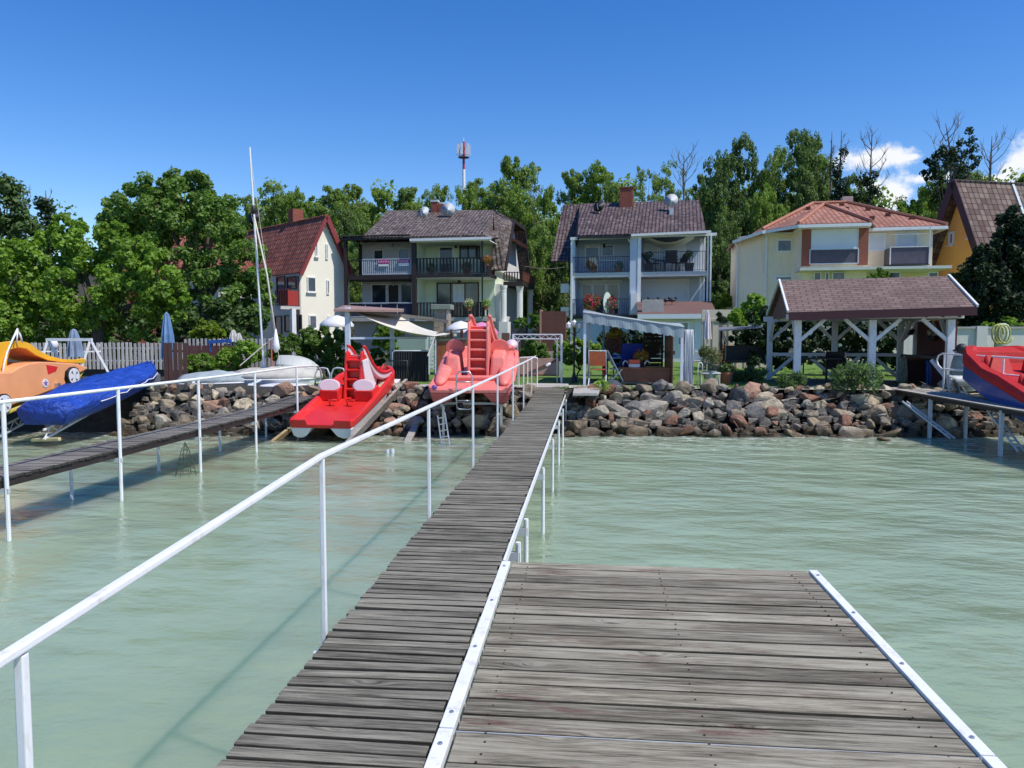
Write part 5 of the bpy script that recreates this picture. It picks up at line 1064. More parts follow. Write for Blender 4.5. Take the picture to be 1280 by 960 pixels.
# boat under a blue tarpaulin
fb2 = Fr(at(52, 512, 15.6), 0, 10); tb = TF('covered_boat', 'boat wrapped in a bright blue tarpaulin resting on white lattice rails', 'boat', fb2)
secs = []; random.seed(12)
for i in range(19):
    t_ = i/18; y_ = t_*4.25; w_ = (.56+.18*sin(pi*min(1, t_*1.15+.05)))*(1 if t_ < .8 else 1-.75*((t_-.8)/.2)**1.6); hh = .09+.16*sin(pi*min(1, .15+t_*1.0))+(.05*smooth(.55, .95, t_)); dr_ = .33-.06*t_; c0 = .02*smooth(.3, 1, t_)
    jj = lambda s_: random.uniform(-s_, s_); r_ = []
    for k in range(17):
        a = -1+2*k/16; z_ = hh*(1-abs(a)**1.7)+jj(.012)+.022*sin(9*a+t_*23)+.03*abs(a)*sin(t_*44+a); r_.append((c0+w_*a+jj(.006), y_, z_+.04))
    r_ += [(c0+w_*1.02+.03*sin(t_*60), y_, -.05), (c0+w_*.94+jj(.02), y_, -dr_*.6), (c0+w_*.74, y_, -dr_-.02), (c0-w_*.74, y_, -dr_-.02), (c0-w_*.94+jj(.02), y_, -dr_*.6), (c0-w_*1.02+jj(.012), y_, -.05)]; secs.append(r_)
b = MB(); b.loft(secs); b.build('tarpaulin', bluetarp, tb, smooth=True)
b = MB(); b.tube([(Vector(s_[17])+Vector((.012, 0, -.02+.015*sin(i*2.1)))) for i, s_ in enumerate(secs) if 3 < i < 18], .012, 5); b.build('rope', whitep, tb, smooth=True)
b = MB(); b.loft([[(q[0]*.8, q[1], q[2]-.06) for q in s_[-6:]] for s_ in secs[1:-2]]); b.build('hull', bluep, tb)
truss('lattice_ramp', 'white lattice ramp carrying the boat under the blue tarpaulin', at(55, 549, 15.6), at(186, 476, 20.6), 0, 18, white_rail, .2)
truss('lattice_ramp', 'white lattice ramp between the orange boat and the blue tarpaulin boat', at(-40, 567, 15.0), at(45, 521, 18.2), 0, 14, greywhite, .2)
b = MB(); b.bar(at(40, 550, 15.8), at(75, 549, 15.6), .08); o = b.build('roller_bar', M('old_foam', (.5, .44, .22), .9, .2, 5), None, bevel=.02); tag(o, 'yellowed foam roller bar at the foot of the lattice ramps', 'roller')

# timbers of the slipways
def beam(a, c_, w_, h_, lab, m=palewood):
    b = MB(); b.bar(a, c_, w_, h_); return tag(b.build('timber_beam', m, bevel=.008), lab, 'beam', 'timber beams of the slipways')
beam(at(434, 556, 16.3), at(508, 477, 20.6), .09, .16, 'long pale timber beam along the right side of the red pedal boat')
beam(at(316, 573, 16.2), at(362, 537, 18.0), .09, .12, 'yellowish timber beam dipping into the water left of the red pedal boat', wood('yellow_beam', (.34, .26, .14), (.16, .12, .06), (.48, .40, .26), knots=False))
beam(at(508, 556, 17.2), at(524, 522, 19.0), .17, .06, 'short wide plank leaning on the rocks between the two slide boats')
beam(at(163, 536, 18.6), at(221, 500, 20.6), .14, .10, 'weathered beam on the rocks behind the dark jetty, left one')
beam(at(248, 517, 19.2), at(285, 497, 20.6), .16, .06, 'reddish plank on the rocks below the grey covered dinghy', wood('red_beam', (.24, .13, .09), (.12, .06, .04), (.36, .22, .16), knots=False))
b = MB(); b.tube([at(484, 562, 15.6), (at(488, 582, 15.5).x, 15.5, -.5)], .05, 10); b.tube([at(490, 561, 15.6), (at(494, 582, 15.5).x, 15.5, -.5)], .045, 10); tag(b.build('mooring_stub', greywhite), 'short grey double pipe stub sticking out of the water', 'pipe')

# sailing dinghies on the left bank
def dinghy(name, lab, x0, x1, py_top, py_bot, Yd, m, cover=None, group='small white boats on the left bank', flip=False):
    a, c_ = at(x0, py_top, Yd), at(x1, py_top, Yd); zb = at((x0+x1)/2, py_bot, Yd).z; zt_ = a.z; L_ = c_.x-a.x; o = T(name, lab, 'boat', (a.x, Yd, zb), 0, group); D = zt_-zb; secs = []
    for i in range(11):
        t_ = i/10; w_ = .62*sin(pi*(.18+.82*t_*.99))**.6 if t_ < .98 else .03; k = D*(1-.45*t_**3); z0 = D-k
        if flip: secs.append([(t_*L_, w_, 0), (t_*L_, w_*.8, k*.6), (t_*L_, w_*.3, k), (t_*L_, -w_*.3, k), (t_*L_, -w_*.8, k*.6), (t_*L_, -w_, 0)])
        else: secs.append([(t_*L_, w_, D+.05*t_), (t_*L_, w_*.85, z0+k*.4), (t_*L_, w_*.3, z0), (t_*L_, -w_*.3, z0), (t_*L_, -w_*.85, z0+k*.4), (t_*L_, -w_, D+.05*t_), (t_*L_, -w_+.08, D+.04), (t_*L_, w_-.08, D+.04)])
    b = MB(); b.loft(secs); b.build('hull', m, o, smooth=False, bevel=.015)
    if not flip: b = MB(); b.tube([q[5] for q in secs], .028, 6); b.build('gunwale', white, o, smooth=True)
    if cover:
        cs = []; random.seed(int(x0))
        for i in range(13):
            t_ = i/12; w_ = .60*sin(pi*(.2+.78*t_))**.6; cs.append([(t_*L_*1.0, w_*(1.04 if abs(a_) == 1 else 1)*a_, D+.10+cover[1]*(1-abs(a_)**1.5)*(.5+.5*sin(pi*t_))+random.uniform(-.03, .03)) for a_ in (-1, -.75, -.5, -.25, 0, .25, .5, .75, 1)]+[(t_*L_, w_*.9, D+.03), (t_*L_, -w_*.9, D+.03)])
        b = MB(); b.loft(cs); b.build('cover', cover[0], o, smooth=True)
    return o
greycloth = M('grey_cover', (.34, .39, .40), .85, .22, 2.2); greycloth2 = M('cream_cover', (.52, .49, .42), .85, .25, 2.0)
dinghy('dinghy', 'white dinghy under a grey green cover, leftmost of the small boats on the bank', 229, 313, 479, 497, 21.9, whitep, (greycloth, .28))
dinghy('sailing_dinghy', 'white sailing dinghy with cream cover stepping the tall mast', 296, 402, 474, 497, 22.3, whitep, (greycloth2, .30))
dinghy('dinghy', 'open white dinghy hull just left of the red pedal boat', 332, 392, 482, 498, 21.2, whitep)
o = dinghy('upturned_dinghy', 'pale upturned dinghy hull among the bushes behind the sailing dinghy', 350, 396, 444, 470, 23.6, M('dull_white', (.50, .51, .47), .6, .12, 2), flip=True)
mast = T('mast', 'tall white aluminium mast with a leaning furled spar beside the left jetty', 'mast')
b = MB(); b.tube([at(330, 462, 22.3), at(312, 184, 22.3)], .036, 10, rad1=.028); b.build('pole', white_rail, mast)
b = MB(); b.tube([at(347, 438, 22.1), at(334, 345, 22.2), at(316, 262, 22.2)], .035, 8, rad1=.02); b.build('spar', canvas, mast, smooth=True)
b = MB(); q = at(345, 430, 22.1); b.loft([[(q.x+r_*cos(a*pi/5), q.y+r_*sin(a*pi/5), q.z+z_) for a in range(10)] for r_, z_ in ((.02, .45), (.10, .0), (.12, -.12), (.03, -.25))]); b.build('furled_sail', whitep, mast, smooth=True)
b = MB(); q = at(317, 260, 22.2); b.ell(q+Vector((0, 0, -.05)), .08, .08, .13); b.build('mast_bag', black, mast, smooth=True)
b = MB(); b.tube([at(312.5, 190, 22.3), at(352, 470, 22.2)], .006, 4); b.tube([at(300, 457, 22.0), at(341, 422, 22.3)], .018, 5); b.build('stay', canvas, mast)
b = MB(); b.tube([at(339, 424, 22.5), (at(339, 424, 22.5).x, 22.5, 1.0)], .025); tag(b.build('red_pole', M('old_red', (.45, .12, .07), .6, .2, 4)), 'thin rusty red pole standing next to the tall mast', 'pole')
hr = T('hoop_rail', 'grey pipe rail with two round hoops between the dinghies and the red boat', 'rail')
for x0 in (397, 417):
    b = MB(); q = [at(x0-3+k*18/6, 462+(0 if 0 < k < 6 else 6)-2*sin(pi*k/6), 20.8) for k in range(7)]; b.tube([(q[0].x, 20.8, 1.0)]+q+[(q[-1].x, 20.8, 1.0)], .022, 8); b.build('hoop', greywhite, hr, smooth=True)
for x0, x1, lab in ((221, 240, 'white slanted trailer arm left of the grey covered dinghy'), (301, 318, 'white slanted trailer arm under the sailing dinghy')):
    b = MB(); b.bar(at(x0, 500, 20.7), at(x1-3, 480, 21.2), .20, .05); b.bar(at(x1-3, 480, 21.2), at(x1+8, 475, 21.4), .08, .05); tag(b.build('trailer_arm', white, bevel=.01), lab, 'trailer arm', 'white trailer arms')
# ------------------------------------------------------------------ timber pavilion
fp = Fr(at(1090, 470, 21.6).xy.to_3d(), -6); pv = TF('pavilion', 'open white timber pavilion with brown shingle roof at the water edge', 'pavilion', fp); Y = fp.y
G = 1.0; EL, ER = Y(986, 390.3, -.45), Y(1221, 383.3, -.45); RL, RR = Y(963.6, 351, 1.65), Y(1176, 345, 1.65)
EL = Vector((EL.x, -.45, EL.z)); BLz = EL.z+.02; BL = Y(946.7, 393.4, 3.75); BL = Vector((EL.x-.06, 3.75, EL.z)); BR = Vector((ER.x, 3.75, ER.z)); RL = Vector((EL.x+.03, 1.65, RL.z)); RR = Vector((ER.x-.03, 1.65, RR.z))
b = MB(); b.slab([EL, ER, RR, RL], .06); b.slab([BR, BL, RL, RR], .06); rf = b.build('roof', shingle, pv)
b = MB(); b.bar(EL+Vector((0, -.02, -.12)), ER+Vector((0, -.02, -.12)), .05, .20); b.build('fascia', M('fascia_maroon', (.055, .010, .014), .6, .1, 4), rf)
for p_, q_ in ((EL, RL), (BL, RL), (ER, RR), (BR, RR)): b = MB(); b.bar(p_+Vector((-.02 if p_.x < 0 else .02, 0, .02)), q_+Vector((-.02 if p_.x < 0 else .02, 0, .02)), .05, .07); b.build('verge_trim', white_rail, rf)
for s_, (e0, r0, b0) in ((.10, (EL, RL, BL)), (-.25, (ER, RR, BR))): b = MB(); b.prism([e0+Vector((s_, .1, -.12)), b0+Vector((s_, -.1, -.12)), r0+Vector((s_, 0, -.12))], (.05, 0, 0)); b.build('gable_board', brownwood, pv)
b = MB()
for i in range(11): q = EL.x+.3+(ER.x-EL.x-.6)*i/10; b.bar((q, -.2, EL.z-.10), (q, 1.65, RL.z-.13), .06, .10); b.bar((q, 3.6, EL.z-.14), (q, 1.65, RL.z-.13), .06, .10)
b.build('rafter', brownwood, rf)
zt = EL.z-.20
def px_x(px, y_): return Y(px, 440, y_).x
fx = [px_x(996.5, 0), px_x(1089.5, 0), px_x(1187, 0)]; bx_ = [px_x(962, 3.2), px_x(1043, 3.2), px_x(1125, 3.2), fx[2]+.1]
pw = M('white_timber', (.74, .74, .74), .6, .06, 5, dirt=(.50, .47, .42))
for x in fx: b = MB(); b.box(x-.09, x+.09, -.09, .09, .55, zt); b.build('post', pw, pv, bevel=.008)
for x in bx_: b = MB(); b.box(x-.08, x+.08, 3.12, 3.28, G, zt); b.build('post', pw, pv, bevel=.008)
b = MB(); b.box(fx[0]-.3, fx[2]+.3, -.07, .07, zt+.03, zt+.16); b.box(bx_[0]-.2, fx[2]+.3, 3.13, 3.27, zt, zt+.16); b.build('wall_plate', pw, pv)
for x in (fx[0], fx[2]): b = MB(); b.box(x-.07, x+.07, .071, 3.12, zt+.01, zt+.15); b.build('tie_beam', pw, pv)
def brace(a, c_): b = MB(); b.bar(a, c_, .10, .09); b.build('brace', pw, pv)
for x, ss in ((fx[0], (1,)), (fx[1], (-1, 1)), (fx[2], (-1,))):
    for s_ in ss: brace((x, -.0, zt-.62), (x+s_*.70, 0, zt+.02))
for x, ss in ((bx_[0], (1,)), (bx_[1], (-1, 1)), (bx_[2], (-1, 1))):
    for s_ in ss: brace((x, 3.2, zt-.62), (x+s_*.65, 3.2, zt+.02))
brace((fx[0], .1, zt-.6), (fx[0], .75, zt)); brace((fx[2], .1, zt-.6), (fx[2], .75, zt)); brace((bx_[0], 3.1, zt-.6), (bx_[0], 2.5, zt)); brace((bx_[2], 3.1, zt-.6), (bx_[2]+.1, 2.5, zt))
zr = Y(1000, 443, 3.2).z; b = MB(); b.box(bx_[0], bx_[2], 3.16, 3.24, zr-.05, zr+.05); b.build('rail', pw, pv)
b = MB(); b.hexa([(bx_[2], 3.1, zr-.05), (fx[2], .3, zr-.05), (fx[2], .75, zr-.05), (bx_[2], 3.5, zr-.05), (bx_[2], 3.1, zr+.03), (fx[2], .3, zr+.03), (fx[2], .75, zr+.03), (bx_[2], 3.5, zr+.03)]); b.build('shelf', palewood, pv)
for x, s_ in ((bx_[0], 1), (bx_[1], -1), (bx_[1], 1), (bx_[2], -1)): brace((x+s_*.05, 3.2, G+.15) if s_*0 else (x, 3.2, G+.1), (x+s_*.75, 3.2, zr-.05))
brace((fx[2]-.05, .12, G+.35), (fx[2]-.32, .35, zr-.05))
b = MB(); b.box(fx[2]+.10, fx[2]+.16, -.02, 3.2, G, zt); b.build('side_boards', M('maroon_boards', (.10, .02, .025), .6, .1, 4), pv)
b = MB(); b.box(fx[0]-.4, fx[2]+.4, -.5, 3.9, .7, G+.03); tag(b.build('pavilion_floor', M('dark_gravel_floor', (.10, .095, .085), .9, .25, 5)), kind='structure').matrix_world = fp.m
for px, y_, lab in ((1137, 2.9, 'left hanging flower basket under the pavilion roof'), (1166, 1.2, 'right hanging flower basket under the pavilion roof')):
    q = fp.m @ Y(px, 419 if px > 1150 else 412, y_); o = T('hanging_basket', lab, 'hanging basket', q, group='hanging baskets in the pavilion'); b = MB()
    b.lathe([(.01, -.16), (.09, -.16), (.16, 0), (.15, 0), (.02, -.02)], (0, 0, 0), 14); b.build('basket', black, o); b = MB()
    for a in (0, 2.1, 4.2): b.tube([(.15*cos(a), .15*sin(a), 0), (0, 0, .42)], .006, 4)
    b.tube([(0, 0, .42), (0, 0, max(.5, zt+.1-q.z))], .006, 4); b.build('wire', canvas, o); leaf_mesh('flowers', [((0, 0, .03), .15)], 130, .05, leafmat('petal_cream', (.42, .42, .25), trans=.2) if px < 1150 else petal_white, o, seed=px)
o = TF('cabinet', 'dark red brown cabinet standing under the pavilion shelf', 'cabinet', fp); b = MB(); a, c_ = px_x(1134, 2.4), px_x(1162, 2.4); b.box(a, c_, 2.4, 2.9, G+.03, Y(1140, 450, 2.4).z); b.build('body', M('dark_maroon', (.05, .015, .013), .7, .2, 4), o); b = MB(); b.box(a-.04, c_+.04, 2.36, 2.94, Y(1140, 450, 2.4).z, Y(1140, 447, 2.4).z); b.build('top', brownwood, o)
b = MB(); b.box((a+c_)/2-.01, (a+c_)/2+.01, 2.385, 2.399, G+.1, Y(1140, 452, 2.4).z); b.build('door_gap', black, o)
def drape(lab, fr_0, px0, px1, py0, py1, y_, m, name, folds=5, dep=.25):
    a, c_ = fr_0.y(px0, py0, y_), fr_0.y(px1, py1, y_); secs = []
    for i in range(9):
        z = a.z+(c_.z-a.z)*i/8; secs.append([(a.x+(c_.x-a.x)*k/24+.01*sin(i+k), y_+.05*sin(k*pi*folds/12)*(.3+i/8)-(i/8)*.1, z) for k in range(25)]+[(c_.x, y_+dep, z), (a.x, y_+dep, z)])
    b = MB(); b.loft(secs); o = b.build(name, m, smooth=True); o.matrix_world = fr_0.m; return tag(o, lab, name.replace('_', ' '))
drape('crumpled blue tarpaulin bundle under the pavilion shelf beside the right post', fp, 1160, 1181, 450, 484, 1.8, M('blue_sheet', (.02, .09, .33), .5, .25, 4), 'tarpaulin')
drape('pale patterned cloth draped at the back left of the dark cabinet', fp, 1124, 1133, 448, 480, 2.35, M('pale_cloth', (.40, .44, .34), .9, .3, 9), 'cloth', 3, .1)
table('dark garden table inside the pavilion, left of centre', fp.m @ Vector((px_x(1024, 1.2), 1.2, G+.03)), -6, darkwood, .55, .35)
table('second dark low bench table inside the pavilion behind the oleander', fp.m @ Vector((px_x(1070, 1.6), 1.6, G+.03)), -6, darkwood, .5, .3, h=.6)
chair('dark garden chair in the pavilion between the tables', fp.m @ Vector((px_x(1047, 1.2), 1.4, G+.03)), 160, black)
# blossoms dotted in the dark hedge behind it
# white garden wall on the right
b = MB(); a = at(1128, 411, 27.2); c_ = at(1345, 409, 27.2); b.box(a.x, c_.x, 27.1, 27.35, .9, a.z); o = T('garden_wall', 'long low white rendered garden wall behind the pavilion and red boat', 'wall'); b.build('wall', M('cream_white', (.66, .64, .56), .9, .06, .8, dirt=(.5, .47, .4)), o)
b = MB(); b.box(a.x-.05, c_.x, 27.04, 27.41, a.z+.002, a.z+.07); b.build('coping', concrete, o)
for px in (1178, 1226): q = at(px, 420, 27.1); b = MB(); b.box(q.x-.17, q.x+.17, 27.0, 27.45, .9, a.z+.09); b.build('pier', M('pier_white', (.62, .6, .54), .9, .05, 1), o)
b = MB(); qa, qb = at(1168, 412, 27.095), at(1196, 420, 27.095); b.box(qa.x, qb.x, 27.08, 27.098, qb.z, qa.z); tag(b.build('wall_sign', M('faded_sign', (.50, .50, .54), .8, .15, 7)), 'faded grey rectangular panel on the white garden wall', 'panel')
# hose post and winch by the right jetty
o = T('hose_post', 'pale green post with coiled yellow hose by the white wall', 'hose post', (at(1252, 430, 22.5).x, 22.5, 1.0)); zt_ = at(1252, 404, 22.5).z-1
b = MB(); b.loft([[(.19*cos(a*pi/8)*k, .10*sin(a*pi/8)*k, z) for a in range(16)] for z, k in ((0, 1), (zt_-.15, 1), (zt_-.05, .85), (zt_, .4))]); b.build('post', M('pale_green_post', (.42, .50, .42), .6, .1, 4), o, smooth=True)
b = MB(); b.tube([(-.22+.17*cos(a*.5)+.005*a, -.16-.004*a, zt_-.30+.26*sin(a*.5)) for a in range(38)], .022, 6); b.tube([(-.22, -.15, zt_-.1), (-.3, -.15, .5), (-.1, -.2, 0)], .02, 6); b.build('hose', M('hose_yellow', (.42, .42, .10), .5, .2, 4), o, smooth=True)
wn = T('boat_winch', 'old steel boat winch with grey drum beside the right jetty', 'winch'); q = at(1205, 463, 20.2)
b = MB(); b.tube([(q.x-.35, q.y, at(1205, 476, 20.2).z), (q.x+.25, q.y, at(1205, 476, 20.2).z)], .13, 16); b.build('drum', greywhite, wn)
b = MB(); b.bar(at(1183, 468, 19.8), at(1204, 478, 20.3), .05); b.bar(at(1184, 482, 19.8), at(1210, 494, 20.0), .05); b.bar(at(1184, 468, 19.8), at(1187, 494, 19.8), .04); b.bar(at(1198, 462, 20.3), at(1220, 466, 20.4), .3, .04); b.build('frame', greywhite, wn)
b = MB(); b.bar(at(1192, 476, 19.95), at(1198, 494, 19.95), .06, .05); b.tube([at(1200, 482, 20.0), at(1206, 492, 20.0), at(1201, 494, 19.9)], .05, 8); b.tube([at(1195, 478, 19.8), at(1199, 490, 19.8)], .04, 8); b.build('gear', M('oily_iron', (.16, .16, .15), .5, .4, 9, metal=.5), wn)
cv = MB(); a = at(1203, 438, 20.9); cv.loft([[(a.x+w_*cos(k*pi/6), a.y+.3*sin(k*pi/6), z) for k in range(12)] for z, w_ in ((1.0, .32), (1.4, .28), (1.75, .22), (at(1203, 436, 20.9).z, .10))]); tag(cv.build('covered_motor', M('grey_green_cover', (.26, .32, .30), .8, .3, 5), smooth=True), 'grey green covered motor column beside the pavilion right post', 'motor')
b = MB(); q = at(1202, 436, 20.7); b.ell(q, .14, .12, .14); b.bar(q+Vector((-.2, 0, -.05)), q+Vector((.2, 0, .05)), .05); tag(b.build('lantern', black), 'black lamp head on top of the covered motor column', 'lamp')
tr = T('rope', 'loose pale rope lying over stones below the winch', 'rope'); b = MB(); P0 = at(1205, 492, 19.9); b.tube([P0+Vector((.35*sin(k*.9)+.02*k, .12*cos(k*1.3), -.05+.04*sin(k))) for k in range(18)], .022, 6); b.build('strand', M('hemp', (.45, .38, .25), .9, .2, 6), tr, smooth=True)

# ------------------------------------------------------------------ blue canopy with the bar
fk = Fr(at(790, 480, 21.6).xy.to_3d(), -1); kn = TF('canopy', 'blue grey fabric canopy with scalloped valance on white posts', 'canopy', fk); Y = fk.y
canm = M('blue_grey_canvas', (.26, .32, .35), .85, .08, 2)
tl, tr_ = Y(729, 389.5, 0), Y(855, 408, 0); D_ = 2.9; bl_, brr = Vector((tl.x, D_, tl.z+.05)), Vector((tr_.x, D_, tr_.z+.05)); tl = Vector((tl.x, 0, tl.z)); tr_ = Vector((tr_.x, 0, tr_.z))
b = MB(); n_ = 44; F_, Bk = [], []
for i in range(n_+1):
    t_ = i/n_; p_ = tl.lerp(tr_, t_); d_ = .26+.045*abs(sin(t_*pi*15))+.03*t_; F_.append((p_.x, -.01-.012*sin(t_*40), p_.z)); Bk.append((p_.x, -.03-.015*sin(t_*47), p_.z-d_))
b.loft([F_, Bk], cap=False, closed=False); vl = b.build('valance', canm, kn, fix=False); m_ = vl.modifiers.new('s', 'SOLIDIFY'); m_.thickness = .008
b = MB(); b.bar(tl+Vector((0, -.03, .0)), tr_+Vector((0, -.03, .0)), .03, .035); b.build('white_hem', white, kn)
b = MB(); secs = []
for i in range(9):
    t_ = i/8; secs.append([tl.lerp(tr_, t_)+Vector((0, D_*k/6, .10*sin(pi*k/6)-.10*sin(pi*t_)*sin(pi*k/6))) for k in range(7)])
b.loft(secs, cap=False, closed=False); rfm = b.build('roof_fabric', canm, kn, smooth=True, fix=False); m_ = rfm.modifiers.new('s', 'SOLIDIFY'); m_.thickness = .01
bluew = M('post_blue_white', (.62, .66, .74), .5, .05, 3)
for px0, px1, y_, m_ in ((729.2, 732.6, .05, bluew), (850.8, 854.2, .05, bluew), (735, 737.4, .9, M('post_grey', (.40, .44, .46), .6, .1, 3)), (753, 755.5, D_, M('post_teal', (.20, .34, .36), .6, .1, 3))):
    b = MB(); b.box(Y(px0, 440, y_).x, Y(px1, 440, y_).x, y_, y_+.06, 1.0, tl.z-.05 if px0 < 800 else tr_.z-.02); b.build('post', m_, kn)
b = MB(); b.box(tr_.x-.1, tr_.x-.04, D_, D_+.06, 1, tr_.z); b.build('post', bluew, kn)
b = MB(); b.bar(tl+Vector((.1, .9, -.12)), bl_+Vector((.45, 0, -.3)), .06); b.build('side_rail', M('rail_teal', (.30, .42, .44), .6, .1, 3), kn)
# brown slatted side and back walls
sw = TF('slat_wall', 'brown slatted side wall standing under the right end of the blue canopy', 'screen', fk); b = MB(); random.seed(2)
for i in range(13): y_ = .15+i*.2; b.box(tr_.x-.30, tr_.x-.27, y_, y_+.17, 1.0, tr_.z-.1)
b.build('slats', brownwood, sw); b = MB(); b.box(tr_.x-.265, tr_.x-.22, .12, 2.8, 1.9, 2.0); b.build('rail', brownwood, sw)
bw = TF('slat_wall', 'dark brown horizontal slat screen behind the wooden bar', 'screen', fk); b = MB(); a, c_ = Y(804, 440, 2.6).x, Y(829, 440, 2.6).x
for i in range(11): z = 1.05+i*.135; b.box(a, c_, 2.6, 2.63, z, z+.115)
b.build('slats', M('dark_brown_slats', (.045, .03, .025), .7, .3, 4, rnd=.3), bw); b = MB(); b.box(a, a+.05, 2.632, 2.68, 1.0, 2.6); b.box(c_-.05, c_, 2.632, 2.68, 1.0, 2.6); b.build('upright', darkwood, bw)
# bar counter
br_ = TF('bar_counter', 'reddish brown wooden bar counter under the blue canopy', 'bar counter', fk); a, c_ = Y(776, 470, .4).x, Y(839, 470, .4).x; zc = Y(800, 461, .4).z; zb_ = Y(800, 477.5, .4).z
redwood = M('red_bar_wood', (.15, .040, .020), .5, .3, 3, rnd=.2, coat=.15)
b = MB(); b.box(a-.05, c_+.02, .32, .85, zc, zc+.04); b.build('top', redwood, br_, bevel=.006)
b = MB(); b.box(a, c_, .40, .43, zb_, zc-.002); b.box(a, a+.03, .431, .8, zb_, zc-.002); b.build('front_panel', redwood, br_)
for x in (a+.07, c_-.13): b = MB(); b.box(x, x+.08, .36, .396, .75, zc-.003); b.build('leg', redwood, br_)
for x in (a+.07, c_-.13): b = MB(); b.box(x, x+.08, .74, .80, .75, zc-.003); b.build('leg', redwood, br_)
b = MB(); b.box(a, c_, .35, .359, Y(800, 479.5, .35).z, Y(800, 477.8, .35).z); b.box(a, c_, .45, .5, .95, 1.03); b.build('foot_rail', palewood, br_)
o = TF('cool_box', 'orange red cool box with white base on the wooden bar', 'box', fk); a1, c1_ = Y(786, 450, .5).x, Y(800, 450, .5).x; z0_, z1_ = zc+.041, Y(790, 449.5, .5).z; b = MB(); b.box(a1, c1_, .45, .7, z0_, z0_+(z1_-z0_)*.4); b.build('base', white, o, bevel=.01); b = MB(); b.box(a1, c1_, .45, .7, z0_+(z1_-z0_)*.41, z1_); b.build('lid', M('orange_red', (.62, .10, .04), .5, .1, 3), o, bevel=.01)
for px, lab in ((779, 'left bent chrome bottle on the wooden bar'), (806, 'right bent chrome tap on the wooden bar')):
    q = fk.m @ Vector((Y(px, 455, .5).x, .5, zc+.04)); b = MB(); b.tube([(0, 0, 0), (0, 0, .12), (.05, 0, .19), (.11, 0, .16), (.14, 0, .08)], .022, 8); o = b.build('tap', steel, smooth=True); o.location = q; tag(o, lab, 'tap')
bloom(None, fk.m @ Vector((Y(801, 450, .7).x, .72, zc+.04)), .75, petal_or, 'yellow orange flowering plant standing on the wooden bar', potm=black, gl=leaf_bright)
q = Y(770, 416, 1.8); o = T('hanging_plant', 'yellow green plant hanging under the left part of the blue canopy', 'hanging plant', fk.m @ q); leaf_mesh('foliage', [((0, 0, 0), (.25, .2, .08)), ((-.1, 0, -.08), (.15, .1, .08))], 160, .09, leafmat('leaf_yellow', (.30, .26, .03)), o, seed=5); b = MB(); b.tube([(0, 0, 0), (0, 0, .35)], .008, 4); b.build('wire', black, o)
o = TF('wagon_wheel_screen', 'brown wooden panel with wagon wheel ornament under the canopy', 'panel', fk); a, c_ = Y(757, 440, 2.2), Y(777, 440, 2.2); q = Y(766, 431, 2.15); b = MB(); b.prism([(a.x, 2.2, 1.9), (c_.x, 2.2, 1.9), (c_.x, 2.2, 2.55), (a.x+.25, 2.2, 2.7), (a.x, 2.2, 2.45)], (0, .03, 0)); b.build('board', brownwood, o)
b = MB(); b.tube([(q.x+.17*cos(k*pi/8), 2.17, q.z+.17*sin(k*pi/8)) for k in range(17)], .015, 6)
for k in range(4): b.bar((q.x-.16*cos(k*pi/4), 2.17, q.z-.16*sin(k*pi/4)), (q.x+.16*cos(k*pi/4), 2.17, q.z+.16*sin(k*pi/4)), .015)
b.build('wheel_ornament', darkwood, o)
cg = 'garden seats under the canopy'
def fold_chair(lab, loc, yaw, frame_m, cloth_m, towel=None):
    o = T('folding_chair', lab, 'chair', loc, yaw, cg)
    for x in (-.24, .24):
        b = MB(); b.tube([(x, -.28, 0), (x, .22, .98)], .014, 6); b.build('frame', frame_m, o); b = MB(); b.tube([(x, .25, 0), (x, -.22, .48)], .014, 6); b.build('leg', frame_m, o)
    b = MB(); b.tube([(-.24, .22, .98), (.24, .22, .98)], .014, 6); b.tube([(-.24, .25, .02), (.24, .25, .02)], .012, 6); b.tube([(-.24, -.28, .02), (.24, -.28, .02)], .012, 6); b.build('crossbar', frame_m, o)
    b = MB(); b.box(-.22, .22, -.22, .12, .44, .465); b.build('seat', cloth_m, o); b = MB(); b.hexa([(-.22, .03, .55), (.22, .03, .55), (.22, .05, .55), (-.22, .05, .55), (-.22, .20, .95), (.22, .20, .95), (.22, .22, .95), (-.22, .22, .95)]); b.build('backrest', cloth_m, o)
    return o
orange_t = M('orange_towel', (.62, .17, .07), .9, .15, 6)
fold_chair('white framed folding chair with orange striped back at the left end of the canopy', fk.m @ Vector((Y(747, 470, .2).x, .3, 1.02)), 175, white, orange_t)
fold_chair('white folding chair seen from the side left of the wooden bar', fk.m @ Vector((Y(768, 470, .5).x, .6, 1.02)), 95, white, M('mesh_grey', (.35, .36, .36), .8, .1, 5))
drape('deep red towel hanging over the orange striped chair', fk, 753, 760, 452, 468, .5, M('red_towel', (.42, .04, .05), .95, .2, 6), 'towel', 3, .06)
chair('deep blue high backed chair behind the wooden bar', fk.m @ Vector((Y(784, 445, 1.5).x, 1.5, 1.02)), 200, M('deep_blue_cloth', (.012, .035, .28), .8, .15, 3), s=1.25, recl=.12, group=cg)
table('light blue topped table left of the deep blue chair', fk.m @ Vector((Y(770, 450, 1.6).x, 1.7, 1.02)), -5, M('light_blue_plastic', (.18, .38, .62), .5, .1, 3), .32, .3, leg=black)
drape('white curtain gathered along the right end of the canopy', fk, 856, 866, 412, 487, .15, M('white_curtain', (.68, .69, .70), .9, .08, 3), 'curtain', 6, .12)
